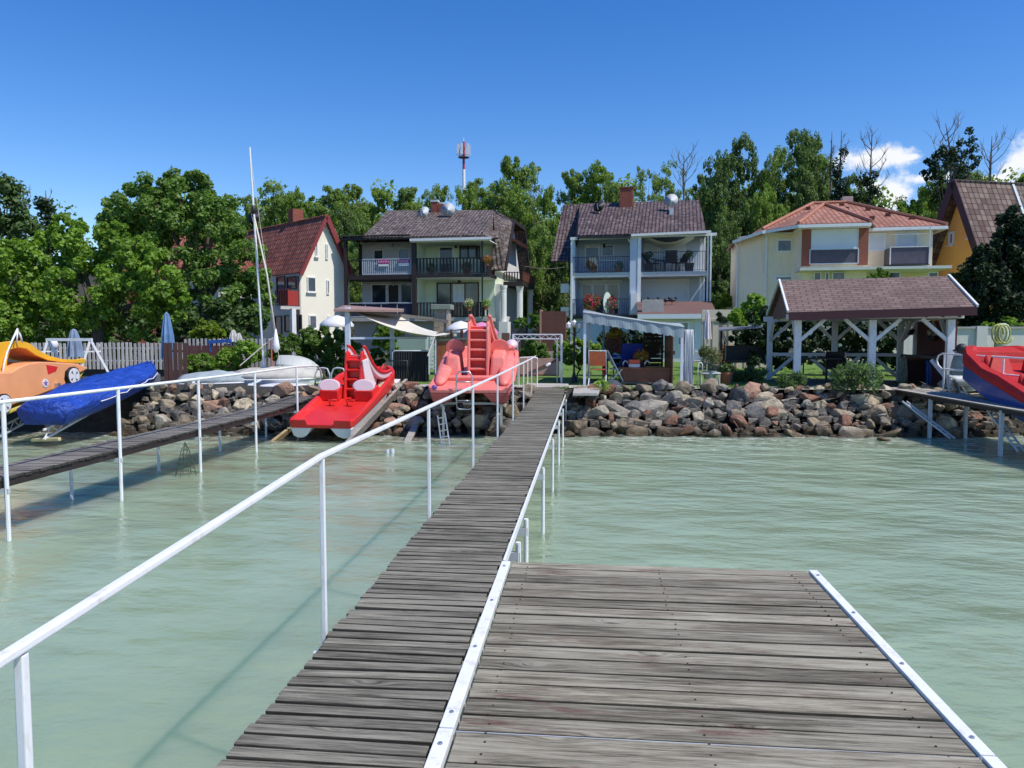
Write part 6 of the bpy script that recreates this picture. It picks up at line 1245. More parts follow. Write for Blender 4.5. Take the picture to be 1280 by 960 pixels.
b = MB(); a, c_ = Y(752, 486, -.5), Y(781, 500, -.9); b.loft([[(x, y_+.35*sin(k*pi/6)*w_, z_+.18*cos(k*pi/6)*w_) for k in range(12)] for x, y_, z_, w_ in ((a.x, -.3, 1.02, .3), (a.x+.2, -.3, 1.05, 1), (c_.x-.2, -.35, 1.02, 1), (c_.x, -.4, .98, .3))]); o = b.build('cushion_bag', M('dark_blue_grey', (.05, .06, .085), .8, .2, 3), smooth=True); o.matrix_world = fk.m; tag(o, 'dark grey bag lying on the bank below the side seen chair', 'bag')
q = on(754, 487, 1.05); o = T('sprouting_plant', 'small bright green rosette plant at the foot of the canopy', 'plant', q); leaf_mesh('foliage', [((0, 0, .12), (.22, .2, .14))], 90, .16, leaf_bright, o, seed=8, aspect=.22); b = MB(); b.tube([(0, 0, -.1), (0, 0, .12)], .02); b.build('stem', bark, o)
b = MB(); a, c_ = on(716, 491, 1.04), on(751, 484, 1.04); b.hexa([(a.x, a.y, .965), (c_.x-.1, a.y+.05, .965), (c_.x, c_.y, .965), (a.x, c_.y, .965), (a.x, a.y, 1.04), (c_.x-.1, a.y+.05, 1.04), (c_.x, c_.y, 1.06), (a.x, c_.y, 1.06)]); tag(b.build('landing_slab', pave, bevel=.01), kind='structure')
# street lamp
lm = T('garden_lamp', 'slim black garden lamp with three white lantern heads beside the canopy', 'lamp', (at(717.5, 470, 23).x, 23, 1.0)); zt_ = at(717, 411, 23).z-1
b = MB(); b.tube([(0, 0, 0), (0, 0, zt_)], .028); b.lathe([(.10, 0), (.09, .1), (.04, .3), (.03, .35)], (0, 0, 0), 12); b.build('pole', black, lm)
b = MB(); b.tube([(-.17, 0, zt_-.02), (-.13, 0, zt_-.10), (0, 0, zt_-.16), (.13, 0, zt_-.10), (.17, 0, zt_-.02)], .012, 6); b.build('arm', black, lm)
for x, z in ((-.17, zt_), (.17, zt_), (0, zt_+.06)): b = MB(); b.lathe([(.03, 0), (.07, .04), (.075, .14), (.0, .22)], (x, 0, z), 8); b.build('lantern', whitep, lm)

# garden gate arch, landing rail and salmon board
ga = Fr(at(671, 480, 22.4).xy.to_3d(), -5.65); gt = TF('garden_arch', 'white metal garden arch with lattice top at the end of the walkway', 'arch', ga); Y = ga.y
x0, x1 = Y(641.5, 440, 0).x, Y(702, 440, 0).x; z0, z1 = Y(670, 423.5, 0).z, Y(670, 418, 0).z
for x in (x0, x1): b = MB(); b.box(x-.03, x+.03, -.03, .03, 1.0, z1); b.build('post', white_rail, gt, bevel=.004)
for x in (x0+.13, x1-.13): b = MB(); b.box(x-.015, x+.015, -.015, .015, 1.0, z0); b.build('inner_post', greywhite, gt)
b = MB(); b.bar((x0, 0, z1), (x1, 0, z1), .035); b.bar((x0, 0, z0), (x1, 0, z0), .03)
for i in range(12): a_ = x0+(x1-x0)*i/12; c_ = x0+(x1-x0)*(i+1)/12; b.bar((a_, .001*i, z0 if i % 2 else z1), (c_, .001*i, z1 if i % 2 else z0), .018)
b.build('lattice', white_rail, gt)
b = MB(); b.bar((x0, 0, z0-.32), (x0+.22, 0, z0), .02); b.bar((x1, 0, z0-.32), (x1-.22, 0, z0), .02); b.build('corner_brace', white_rail, gt)
bd = TF('board', 'salmon painted low board with diagonal brace lying across the garden arch', 'board', ga); a, c_ = Y(650, 447.5, 1.6), Y(698.5, 468, 1.6); spp = M('salmon_board', (.62, .36, .27), .8, .12, 4)
b = MB(); b.box(a.x, c_.x, 1.6, 1.64, c_.z, a.z); b.build('panel', spp, bd); b = MB(); b.bar((c_.x-1.0, 1.585, c_.z+.03), (c_.x-.05, 1.585, a.z-.05), .02, .05); b.build('brace', M('brown_edge', (.25, .12, .08), .8, .2, 4), bd); b = MB(); b.box(a.x, c_.x, 1.57, 1.599, c_.z-.05, c_.z-.002); b.build('bottom_edge', M('brown_edge2', (.20, .09, .06), .8, .2, 4), bd)
lr = T('landing_rail', 'thin white rail with rounded top at the shore end of the walkway', 'rail'); zz = lambda px, py: at(px, py, 20.9)
b = MB(); b.tube([zz(645, 449), zz(652, 447), zz(665, 446.5), zz(671.5, 447.5), zz(672, 452)], .018, 8); b.build('rail', white_rail, lr, smooth=True)
for px in (648.5, 659.5, 671.5): q = zz(px, 447.5); b = MB(); b.tube([(q.x, q.y, 1.0), (q.x, q.y, q.z)], .016); b.build('post', white_rail, lr)

# ------------------------------------------------------------------ pergola, sail, fences in the middle
pgo = T('pergola', 'pale blue white post pergola with brown board roof left of the slide boats', 'pergola')
for px0, px1, pyt, y_ in ((430.5, 436.5, 384, 24), (487, 491.5, 409, 25.2)): a, c_ = at(px0, pyt, y_), at(px1, pyt, y_); b = MB(); b.box(a.x, c_.x, y_, y_+.14, .9, a.z); b.build('post', bluew, pgo, bevel=.01)
b = MB(); b.bar(at(436, 422.8, 24.05), at(545, 422.3, 24.6), .05, .07); b.build('rail', bluew, pgo)
b = MB(); b.slab([at(417, 386.5, 23.6), at(504, 387.5, 24.6), at(505, 386, 26.2), at(431, 381.5, 26.0)], .07); b.build('roof_board', M('pinkish_boards', (.30, .19, .16), .9, .2, 3), pgo)
b = MB(); b.bar(at(434, 388, 24.1), at(540, 398.5, 26.2), .08, .10); b.bar(at(433, 398, 24.1), at(440, 389, 24.1), .06); b.bar(at(465, 422, 24.2), at(473, 404, 24.2), .04); b.bar(at(502, 422, 24.4), at(507, 414, 24.4), .04); b.bar(at(500, 394, 26.6), at(560, 402, 27.2), .08, .12); b.build('beam', palewood, pgo)
sl_ = T('shade_sail', 'large beige canvas shade sail sloping towards the salmon boat', 'shade sail')
ca_, cb2, cc_, cd_ = at(446, 391.5, 24.4), at(497, 393.5, 26.2), at(562, 417.5, 23.6), at(543, 420.5, 22.6); S2 = []
for i in range(11):
    u = i/10; S2.append([ca_.lerp(cb2, j/10).lerp(cd_.lerp(cc_, j/10), u)-Vector((0, 0, .30*sin(pi*u)*(.45+.55*sin(pi*j/10)))) for j in range(11)])
b = MB(); b.loft(S2, cap=False, closed=False); o = b.build('fabric', canvas, sl_, smooth=True, fix=False); m_ = o.modifiers.new('s', 'SOLIDIFY'); m_.thickness = .01
b = MB(); b.tube([cc_, at(570, 412, 23.9)], .01, 4); b.tube([ca_, at(440, 388, 24.2)], .01, 4); b.build('cord', white, sl_)
gd = T('garden_gate', 'black corrugated gate panel with pipe frame behind the boats', 'gate'); a, c_ = at(490, 437.5, 23.0), at(536, 470, 23.0); b = MB(); n_ = 60
b.loft([[(a.x+(c_.x-a.x)*i/n_, 23+.015*sin(i*1.57), z) for i in range(n_+1)]+[(c_.x, 23.04, z), (a.x, 23.04, z)] for z in (1.0, a.z)]); b.build('panel', black, gd)
b = MB(); b.tube([at(490.5, 470, 22.85), at(490.5, 441, 22.85), at(493, 438.5, 22.85), at(536, 438.5, 22.85)], .02, 8); b.build('frame', greywhite, gd, smooth=True); b = MB(); b.tube([at(486, 451, 22.5), at(509, 451, 22.5), (at(509, 451, 22.5).x, 22.5, 1)], .022, 8); b.build('barrier', black, gd, smooth=True)
ld = T('ladder', 'narrow dark ladder leaning beside the orange brown fence panel', 'ladder'); 
for px in (536.5, 544.5): b = MB(); b.bar(at(px, 421, 22.9), at(px, 468, 22.7), .035); b.build('rail', greywhite, ld)
for i in range(8): b = MB(); q0, q1 = at(536.5, 426+i*5, 22.85), at(544.5, 426+i*5, 22.85); b.bar(q0, q1, .025); b.build('rung', greywhite, ld)
b = MB(); b.bar(at(534.5, 445, 22.5), at(543, 421, 22.6), .035); tag(b.build('support_pole', canvas), 'thin slanted pole holding the lower sail corner', 'pole')
fx_ = T('board_fence', 'orange brown board fence panel left of the salmon boat slide', 'fence'); a, c_ = at(546, 428, 23.2), at(584, 465, 23.2); b = MB(); random.seed(3); x = a.x
while x < c_.x: b.box(x, x+.135, 23.2, 23.225, 1.0, a.z+.02+(x-a.x)*.05); x += .14
b.build('boards', M('orange_brown_wood', (.34, .11, .035), .55, .2, 3, rnd=.3), fx_); b = MB(); b.bar((a.x-.05, 23.19, a.z+.05), (c_.x, 23.19, a.z+.12), .06, .05); b.bar((a.x, 23.18, a.z+.28), (c_.x, 23.18, a.z+.42), .04, .04); b.build('top_rail', palewood, fx_)
for px in (564, 577): q = at(px, 428, 23.25); b = MB(); b.box(q.x-.04, q.x+.04, 23.23, 23.3, 1.0, q.z+.4); b.build('post', brownwood, fx_)
b = MB(); a, c_ = at(494, 421.5, 31), at(532, 440, 31); b.box(a.x, c_.x, 31, 33, .9, a.z); tag(b.build('garden_shed', M('pale_green_shed', (.30, .38, .32), .9, .1, 1)), 'low pale green shed wall behind the pergola', 'shed')
# barbecue chimney
bq = T('barbecue', 'stone garden barbecue with green grey slab top behind the shade sail', 'barbecue', (at(551.5, 400, 27.5).x, 27.5, .95)); zt_ = at(551, 380.5, 27.5).z-.95
b = MB(); b.box(-.27, .27, 0, .5, 0, zt_-.19); b.build('stack', M('field_stone', (.34, .27, .21), .95, .35, 5, .03, 8), bq); b = MB(); b.box(-.37, .37, -.1, .6, zt_-.19, zt_); b.build('slab', M('green_grey_slab', (.22, .25, .20), .9, .2, 4), bq, bevel=.02); b = MB(); b.box(-.45, .45, -.15, .65, zt_-1.15, zt_-1.05); b.build('shelf', concrete, bq); b = MB(); b.box(.20, .30, -.05, -.003, zt_-1.0, zt_-.2); b.build('side_stone', M('light_stone', (.5, .38, .30), .95, .3, 6), bq)
def parasol(lab, px, pyt, pyb, y_, m, open_=False, r_=.14, tilt=0, band=None):
    top = at(px, pyt, y_); bot = at(px, pyb, y_); o = T('parasol', lab, 'parasol', (top.x, y_, .95)); zt = top.z-.95; zb = bot.z-.95
    b = MB(); b.tube([(0, 0, 0), (0, 0, zt)], .022); b.build('pole', greywhite, o)
    if open_: b = MB(); b.loft([[(r_*k*cos(a*pi/8)*(1+.02*(a % 2)), r_*k*sin(a*pi/8), zt-d) for a in range(16)] for k, d in ((.02, 0), (.4, .06), (.8, .2), (1, .34), (.98, .42))], cap=False); c = b.build('canopy', m, o, smooth=True)
    else:
        n_ = 24; b = MB(); H = zt-zb; b.loft([[(k*r_*(1+.28*(a % 3 == 0)-.1*sin(a*1.7))*cos(a*2*pi/n_)+tilt*d, k*r_*(1+.28*(a % 3 == 0))*sin(a*2*pi/n_), zt-d*H) for a in range(n_)] for k, d in ((.05, 0), (.35, .05), (.55, .2), (.85, .5), (1.0, .85), (1.1, 1.0), (.3, .97))]); c = b.build('folded_canopy', m, o)
    return o
parasol('pink parasol dome peeping over the salmon slide', 602, 402.5, 412, 24.6, M('pink_cloth', (.62, .22, .38), .8, .1, 3), True, .55)
parasol('small white parasol half hidden behind the barbecue', 576, 401, 410, 27, whitep, True, .55)
parasol('small white parasol glimpsed behind the pergola posts', 421, 394, 402, 27, whitep, True, .6)
parasol('closed faded blue parasol tied beside the picket fence corner', 208, 390, 448, 22.8, M('faded_blue_cloth', (.13, .24, .42), .8, .3, 3), False, .17, .02)
parasol('closed grey blue parasol behind the white swing frame', 92, 411, 446, 24.5, M('grey_blue_cloth', (.20, .26, .36), .8, .3, 3), False, .20, .02)
parasol('closed white parasol with pink stripe beside the white annex', 884.5, 387, 424, 27, M('white_pink_cloth', (.70, .60, .60), .8, .15, 6), False, .11)
parasol('closed pale parasol over the hedge, taller of the pair', 291.5, 412, 427, 27.5, M('pale_cloth2', (.55, .52, .46), .9, .15, 4), False, .13); parasol('closed pale parasol over the hedge, shorter of the pair', 298.5, 416, 428, 27.5, M('pale_cloth3', (.5, .48, .43), .9, .15, 4), False, .11)

# white picket fence and brown fence
def picket(name, lab, pa, pb, m, h, step=.13, w_=.075, rails=True, rag=.02, mz=None):
    o = T(name, lab, 'fence'); A, B = Vector(pa), Vector(pb); d = B-A; d.z = 0; n_ = int(d.length/step); b = MB(); random.seed(int(A.x*10)+50); u = d.normalized()
    for i in range(n_+1):
        q = A+d*i/n_; hh = h+random.uniform(-rag, rag); b.bar((q.x, q.y, q.z), (q.x+random.uniform(-.01, .01), q.y, q.z+hh), w_, .02, up=(-u.y, u.x, 0))
    b.build('pickets', m, o)
    b = MB(); nb = Vector((-u.y, u.x, 0))*.03
    for z in (.3, h*.8): b.bar(A+nb+Vector((0, 0, z)), B+nb+Vector((0, 0, z)), .03, .06)
    b.build('rail', mz or m, o)
    for i in range(int(d.length/2.4)+1):
        q = A+u*2.4*i+nb*2; b = MB(); b.box(q.x-.05, q.x+.05, q.y, q.y+.09, q.z, q.z+h*.97); b.build('post', mz or m, o)
    return o
zf = at(150, 428.5, 25).z; picket('picket_fence', 'weathered white picket fence behind the boats on the left', (at(40, 440, 25).x, 25, 1.25), (at(232, 440, 25).x, 25, 1.25), M('picket_white', (.58, .54, .48), .8, .12, 3, rnd=.3), zf-1.25, .15, .085)
b = MB(); b.box(at(40, 450, 25).x, at(206, 450, 25).x, 25.15, 25.4, .8, at(150, 456, 25).z); tag(b.build('fence_base', M('dark_base', (.06, .055, .05), .9, .2, 2)), 'low dark plinth wall under the white picket fence', 'wall')
zf = at(220, 428.5, 22.2).z; picket('board_fence', 'dark brown board fence standing close to the covered dinghy', (at(207, 440, 22.2).x, 22.2, .95), (at(231, 440, 22.2).x, 22.2, .95), M('brown_boards', (.12, .060, .045), .75, .2, 3, rnd=.3), zf-.95, .137, .13, rag=.005)
zf = at(280, 423.5, 27.5).z; picket('picket_fence', 'white topped picket fence behind the leafy hedge', (at(232, 440, 27.5).x, 27.5, 1.2), (at(432, 440, 27.5).x, 27.5, 1.2), M('picket_pale', (.50, .46, .42), .8, .12, 3, rnd=.3), zf-1.2, .16, .08, mz=M('picket_rail_brown', (.14, .06, .045), .8, .2, 3))
zf = at(280, 432, 26.6).z; picket('board_fence', 'red brown board fence behind the leafy hedge', (at(236, 440, 26.6).x, 26.6, 1.0), (at(300, 440, 26.6).x, 26.6, 1.0), M('brown_boards2', (.15, .06, .05), .75, .2, 3, rnd=.3), zf-1.0, .137, .13, rag=.005)
b = MB(); b.bar(at(261, 427.5, 26.3), at(289, 425.8, 26.3), .10, .12); b.bar(at(263, 428, 26.3), at(263.5, 440, 26.3), .05); tag(b.build('blue_beam', M('blue_paint', (.03, .10, .38), .6, .1, 4)), 'blue painted beam on top of the brown fence', 'beam')
# swing frame
sf = T('garden_swing', 'white A shaped swing frame in front of the picket fence', 'swing frame'); yy = 23.4; tz = at(90, 424.5, yy).z
for px, s_ in ((60, -1), (113, 1)):
    q = at(px, 425, yy)
    for dx in (-.32, .42): b = MB(); b.bar((q.x, yy, tz), (q.x+dx, yy-.2 if dx < 0 else yy+.4, 1.0), .07); b.build('leg', white_rail, sf)
    b = MB(); b.bar((q.x-.17, yy-.1, 1.9), (q.x+.22, yy+.2, 1.9), .04); b.build('brace', white_rail, sf)
a, c_ = at(60, 424.5, yy), at(113, 424.5, yy); b = MB(); b.bar((a.x-.05, yy, tz), (c_.x+.05, yy, tz), .09); b.build('top_bar', white_rail, sf)
b = MB(); q = at(104, 430, yy)
for x in (a.x+.4, a.x+.85): b.tube([(x, yy, tz-.04), (x, yy, 1.55)], .008, 4)
b.build('rope', canvas, sf); b = MB(); b.box(a.x+.38, a.x+.88, yy-.1, yy+.1, 1.52, 1.55); b.build('seat', palewood, sf)
b = MB(); q = at(67, 431, 24.0); b.ell(q, .15, .15, .18); tag(b.build('fender_ball', whitep, smooth=True), 'white round ball shape behind the left leg of the swing frame', 'ball')
# barrels by the ramp
for px, lab in ((184, 'left grey plastic can behind the ramp end'), (194, 'right grey plastic can behind the ramp end')):
    q = at(px, 486, 20.8); b = MB(); b.lathe([(.0, 0), (.14, 0), (.15, .05), (.15, .30), (.10, .36), (.05, .38), (0, .38)], (q.x, q.y, 1.0), 14); tag(b.build('can', M('can_grey', (.12, .13, .14), .5, .2, 4), smooth=False), lab, 'can', 'grey cans behind the ramp')

# table with tub, pots, swing seat and wall beside the annex
tb_ = on(887, 481, 1.03); o = T('plant_stand', 'white metal stand with hoop handle carrying a tub plant', 'plant stand', (tb_.x, tb_.y, 1.03)); h_ = at(887, 466, tb_.y).z-1.03
b = MB(); b.box(-.28, .28, -.18, .18, h_-.02, h_+.01); b.build('top', white, o)
for x in (-.25, .25):
    for y_ in (-.15, .15): b = MB(); b.tube([(x, y_, 0), (x, y_, h_)], .014); b.build('leg', white, o)
b = MB(); b.tube([(-.36, -.2, 0), (-.36, -.2, h_+.2), (-.33, -.2, h_+.29), (-.28, -.2, h_+.3), (-.24, -.2, h_+.25), (-.23, -.2, h_-.02)], .014, 8); b.build('hoop', white, o, smooth=True)
tp = T('tub_plant', 'grey tub with tall feathery green plant on the white stand', 'potted plant', (tb_.x, tb_.y, 1.03+h_)); b = MB(); b.lathe([(.15, -.18), (.19, 0), (.2, .05), (.17, .05), (.02, .03)], (0, 0, 0), 16); b.build('tub', M('tub_grey', (.22, .27, .26), .6, .1, 4), tp)
leaf_mesh('foliage', [((0, 0, .42), (.28, .22, .36)), ((-.14, 0, .62), (.16, .14, .2)), ((.12, 0, .5), (.2, .16, .26))], 260, .13, leaf_gr, tp, seed=4, aspect=.2, shell=.1); leaf_mesh('leafy_top', [((-.12, .1, .58), (.2, .16, .16))], 150, .09, leaf_mid, tp, seed=6)
q = on(909, 480, 1.03); bp_ = T('terracotta_pot', 'large terracotta pot with dark leafy plant beside the oleander', 'potted plant', (q.x, q.y+.15, 1.0)); b = MB(); b.lathe([(.0, 0), (.13, 0), (.18, .31), (.195, .31), (.195, .37), (.16, .37), (.02, .33)], (0, 0, 0), 20); b.build('pot', terra, bp_); leaf_mesh('foliage', [((0, 0, .47), (.22, .2, .14))], 240, .11, leaf_dark, bp_, seed=3)
def oleander(px, pyb, pyt, wpx, lab, m=leaf_ole, yy=None, fl=None, seed=1, z0=.95):
    q = on(px, pyb, z0) if yy is None else at(px, pyb, yy); h_ = at(px, pyt, q.y).z-z0; w_ = wpx*q.y/960/2; o = T('oleander', lab, 'shrub', (q.x, q.y, z0), group=None); rr = random.Random(seed)
    b = MB()
    for k in range(16):
        a = rr.uniform(0, 6.28); t_ = rr.uniform(.3, .95); b.tube([(0, 0, 0), (w_*t_*.45*cos(a), w_*t_*.45*sin(a), h_*.5), (w_*t_*cos(a), w_*t_*sin(a)*.8, h_*rr.uniform(.7, 1.0)*(1-.35*t_))], .012, 4)
    b.build('stem', bark, o); cl = []
    for k in range(22): a = rr.uniform(0, 6.28); t_ = rr.random()**.6; cl.append(((w_*.85*t_*cos(a), w_*.7*t_*sin(a), h_*(.25+.6*rr.random()*(1-.45*t_))), (w_*.28, w_*.28, h_*.22)))
    leaf_mesh('foliage', cl, 60, .17, m, o, seed=seed, aspect=.2, shell=.15, up=.1)
    if fl: leaf_mesh('blossom', cl[:9], 5, .05, fl, o, seed=seed+3, aspect=.9)
    return o
oleander(938, 480, 455, 50, 'pale green oleander bush right of the terracotta pot', seed=1); oleander(991, 482, 461, 38, 'small oleander bush at the foot of the left front pavilion post', seed=2, yy=20.9); oleander(1067, 488, 447, 64, 'large oleander bush in front of the middle pavilion post', seed=3, yy=20.4); oleander(908, 470, 462, 16, 'low silvery shrub between plant stand and annex', seed=9, yy=24)
sw_ = T('porch_swing', 'dark garden swing seat with grey canopy beside the pavilion', 'swing seat', (at(932, 440, 28).x, 28, 1.0), -8); zt_ = at(930, 407, 28).z-1
b = MB(); b.slab([(-.95, -.6, zt_-.15), (.95, -.6, zt_), (.95, .6, zt_-.05), (-.95, .6, zt_-.05)], .05); b.build('canopy', M('swing_grey', (.16, .17, .20), .8, .15, 3), sw_)
for x in (-.85, .85): b = MB(); b.tube([(x, -.6, 0), (x, -.05, zt_-.15), (x, .6, 0)], .03); b.build('frame', black, sw_)
b = MB(); b.box(-.7, .7, -.25, .25, .45, .55); b.build('seat', black, sw_); b = MB(); b.box(-.7, .7, .26, .34, .5, 1.05); b.build('backrest', black, sw_)
b = MB(); [b.tube([(x, 0, zt_-.15), (x, 0, .5)], .012, 5) for x in (-.68, .68)]; b.build('hanger', greywhite, sw_)
b = MB(); a, c_ = at(893, 387, 33), at(922, 428, 33); b.box(a.x-.5, c_.x+1.2, 33, 33.2, .9, a.z); o = T('garden_wall', 'tall cream board wall between the annex and the yellow villa', 'wall'); b.build('wall', M('cream_boards', (.62, .55, .42), .8, .08, 1), o); b = MB()
for i in range(9): x = a.x-.4+i*.33; b.box(x, x+.03, 32.97, 32.999, .9, a.z-.5)
b.box(a.x-.5, c_.x+1.2, 32.96, 32.999, a.z-.5, a.z-.4); b.build('batten', M('cream_batten', (.5, .43, .33), .8, .1, 1), o)
b = MB(); b.box(at(896, 440, 30).x, at(918, 440, 30).x, 29.5, 32.9, .9, 1.25); tag(b.build('paved_ground', M('terrace_brown', (.17, .13, .105), .9, .2, 2)), kind='structure')
bloom(None, (at(909, 445, 29).x, 29, 1.1), 1.4, petal_or, 'rust coloured potted shrub on the brown side terrace', gl=leaf_dark)
# between the houses: steps, barrel of red brown boards
o = T('board_box', 'red brown board box beside the blue grey house', 'shed', (at(692, 410, 40).x, 40, 1.0)); b = MB(); b.box(-.62, .62, 0, 1.5, 0, at(690, 389, 40).z-1); b.build('boards', M('rust_boards', (.11, .04, .03), .8, .2, 3), o); b = MB(); b.box(-.75, .70, -.15, 0-.003, 0, .55); b.build('plinth', M('pinkish_plinth', (.42, .30, .24), .9, .15, 2), o); b = MB(); b.box(-.72, -.63, -.1, 1.5, 0, at(690, 388, 40).z-.95); b.build('post', M('pink_post', (.36, .2, .15), .9, .15, 2), o)
for px, w_, pyt, m_, lab in ((619, 8, 418, M('mint_panel', (.36, .50, .40), .8, .1, 2), 'mint green upright panel left of the garden arch'), (632, 10, 416, M('brown_panel', (.16, .09, .07), .8, .2, 3), 'brown upright board panel left of the garden arch'), (646, 9, 425, M('brown_panel2', (.13, .06, .045), .8, .2, 3), 'dark brown board panel seen through the garden arch')):
    q = at(px, pyt, 25.5 if px < 640 else 27); b = MB(); d_ = w_*q.y/1920; b.box(q.x-d_, q.x+d_, q.y, q.y+.06, .9, q.z); o = b.build('garden_screen', m_, bevel=.01); tag(o, lab, 'panel')
# ------------------------------------------------------------------ trees and shrubs
def clumps_in(lobes, per, rfrac, rr, shell=.55):
    out_ = []
    for c, r_ in lobes:
        c = Vector(c); r3 = r_ if hasattr(r_, '__len__') else (r_, r_*.9, r_)
        for k in range(per):
            d = Vector((rr.gauss(0, 1), rr.gauss(0, 1), rr.gauss(0, 1))).normalized(); q = shell+(1-shell)*rr.random()**.5
            q *= rr.uniform(.88, 1.06); rad = rfrac*max(r3)*rr.uniform(.65, 1.25)
            out_.append((tuple(c+Vector((d.x*r3[0]*q, d.y*r3[1]*q, d.z*r3[2]*q))), rad))
    return out_
def limbs(base, top_z, tips, r0, rr, b=None, fork=.35):
    b = b or MB(); h_ = top_z-base[2]; B = Vector(base); f = B+Vector((rr.uniform(-.2, .2), rr.uniform(-.2, .2), h_*fork)); b.tube([B-Vector((0, 0, .4)), B+(f-B)*.5+Vector((rr.uniform(-.1, .1), 0, 0)), f], r0, 9, rad1=r0*.72)
    for t_ in tips:
        t_ = Vector(t_); m_ = f.lerp(t_, .5)+Vector((0, 0, -.12*h_*rr.random()+.10*h_)); b.tube([f-Vector((0, 0, .05)), f.lerp(m_, .6)+Vector((rr.uniform(-.15, .15), rr.uniform(-.15, .15), 0)), m_, t_], r0*.42, 6, rad1=r0*.07)
    return b
def px_tree(name, lab, cat, Yd, lobes, trunk_px, m, leaf, per=10, n=90, rfrac=.30, seed=1, bk=None, r0=.25, depth=1.0, dz=0, shell=.4, asp=.6, up=.35):
    rr = random.Random(seed); q = at(trunk_px, 430, Yd); zb = gz(q.x, Yd); o = T(name, lab, cat, (q.x, Yd, zb)); L3 = []
    for px, py, rp in lobes:
        c = at(px, py, Yd+rr.uniform(-.5, .5)*depth); s_ = math.hypot(c.x, c.y)*.98/960*(1.0); L3.append(((c.x-q.x, c.y-Yd, c.z-zb), (rp*s_, rp*s_*depth, rp*s_)))
    cl = clumps_in(L3, per, rfrac, rr); leaf_mesh('crown', cl, n, leaf, m, o, seed=seed, shell=shell, aspect=asp, up=up)
    tips = [c for c, r_ in rr.sample(cl, min(len(cl), 16))]; limbs((0, 0, 0), max(c[2] for c, r_ in L3), tips, r0, rr).build('trunk', bk or bark, o)
    return o
px_tree('chestnut_tree', 'huge rounded dark green chestnut tree beside the cream house', 'tree', 38, [(222, 262, 46), (178, 268, 36), (150, 275, 24), (265, 282, 42), (298, 325, 36), (205, 325, 58), (268, 365, 52), (310, 375, 28), (230, 400, 45), (300, 405, 30), (170, 300, 40), (200, 240, 22), (245, 240, 24), (322, 352, 18)], 262, leaf_chest, .22, per=36, n=120, seed=11, r0=.38, rfrac=.22, depth=.85)
px_tree('walnut_tree', 'broad bright green walnut tree above the white picket fence at the left', 'tree', 28.5, [(62, 325, 36), (112, 308, 30), (152, 335, 40), (192, 352, 34), (105, 360, 48), (30, 350, 42), (165, 385, 40), (60, 395, 40), (110, 400, 38), (205, 392, 24), (140, 292, 16), (80, 285, 14), (175, 318, 18), (222, 370, 14), (20, 318, 16)], 120, leaf_bright, .19, per=30, n=95, seed=12, r0=.28, rfrac=.21, depth=.85)
px_tree('walnut_tree', 'second bright green walnut running out of the left edge of the photograph', 'tree', 27, [(-25, 345, 42), (-60, 380, 50), (-10, 395, 36), (12, 405, 25), (-90, 340, 50)], -40, leaf_bright, .19, per=26, n=90, seed=13, r0=.25)
px_tree('shade_tree', 'dark leafy tree filling the gloom behind the picket fence', 'tree', 33, [(40, 415, 34), (100, 420, 34), (160, 420, 34), (225, 415, 28), (280, 408, 30), (10, 400, 34), (320, 400, 16)], 190, leaf_dark, .28, per=16, n=80, seed=14, depth=.6)
px_tree('tall_tree', 'dusky tall tree at the far left edge behind the walnut', 'tree', 52, [(8, 258, 26), (-20, 250, 34), (20, 290, 26), (40, 300, 20), (-10, 320, 50), (75, 312, 18)], 0, leaf_dark, .36, per=18, n=70, seed=15, r0=.3)
# acacia woods on the bank: templates, then copies
def wood_template(seed, m, W=1.0, H=1.0, n=85, sparse=False, leaf=.085):
    rr = random.Random(seed); lb = []
    k_ = 11 if not sparse else 8
    for k in range(k_):
        z = .38+.56*(k/(k_-1)); w_ = .24*sin(pi*min(1, (1.05-z)*1.35))**.7; a = rr.uniform(0, 6.28); q = rr.uniform(.2, 1)*w_
        lb.append(((q*cos(a), q*sin(a), z), (rr.uniform(.13, .19),)*2+(rr.uniform(.08, .12),)))
    cl = clumps_in(lb, 16 if not sparse else 6, .27, rr, .3); cm = leaf_mesh('crown', cl, n if not sparse else int(n*.6), leaf*.29, m, link=False, seed=seed, shell=.3, aspect=.55)
    tips = [c for c, r_ in rr.sample(cl, 18)]
    if sparse: tips += [(c[0]*1.25, c[1]*1.25, c[2]*1.06+.03) for c, r_ in rr.sample(cl, 8)]
    tb_ = limbs((0, 0, 0), 1.0, tips, .016, rr, fork=.42); tm = tb_.build('trunk', bark); me = tm.data; bpy.data.objects.remove(tm); return cm, me
leaf_woods2 = leafmat('leaf_woods_bright', (.19, .31, .045)); leaf_woods3 = leafmat('leaf_woods_dark', (.11, .19, .045), trans=.35)
TP = {'a': [wood_template(21+i, leaf_aca) for i in range(4)], 'b': [wood_template(31+i, leaf_woods2) for i in range(3)], 'd': [wood_template(41+i, leaf_woods3) for i in range(3)], 's': [wood_template(51+i, leaf_aca, sparse=True) for i in range(2)]}
def wood(px, pyt, wpx, Yd, kind, lab, k=None, i=[0]):
    q = at(px, pyt, Yd); zb = gz(q.x, Yd)-.3; h_ = q.z-zb; w_ = wpx*math.hypot(q.x, q.y)/960; i[0] += 1; cm, tm = TP[kind][i[0] % len(TP[kind])]
    o = T('broadleaf_tree', lab, 'tree', (q.x, Yd, zb), i[0]*67 % 360, 'trees of the woods behind the houses'); o.scale = (w_/.62, w_/.62, h_/1.0)
    for nm, me in (('crown', cm), ('trunk', tm)): c = bpy.data.objects.new(nm, me); C.objects.link(c); c.parent = o
    return o
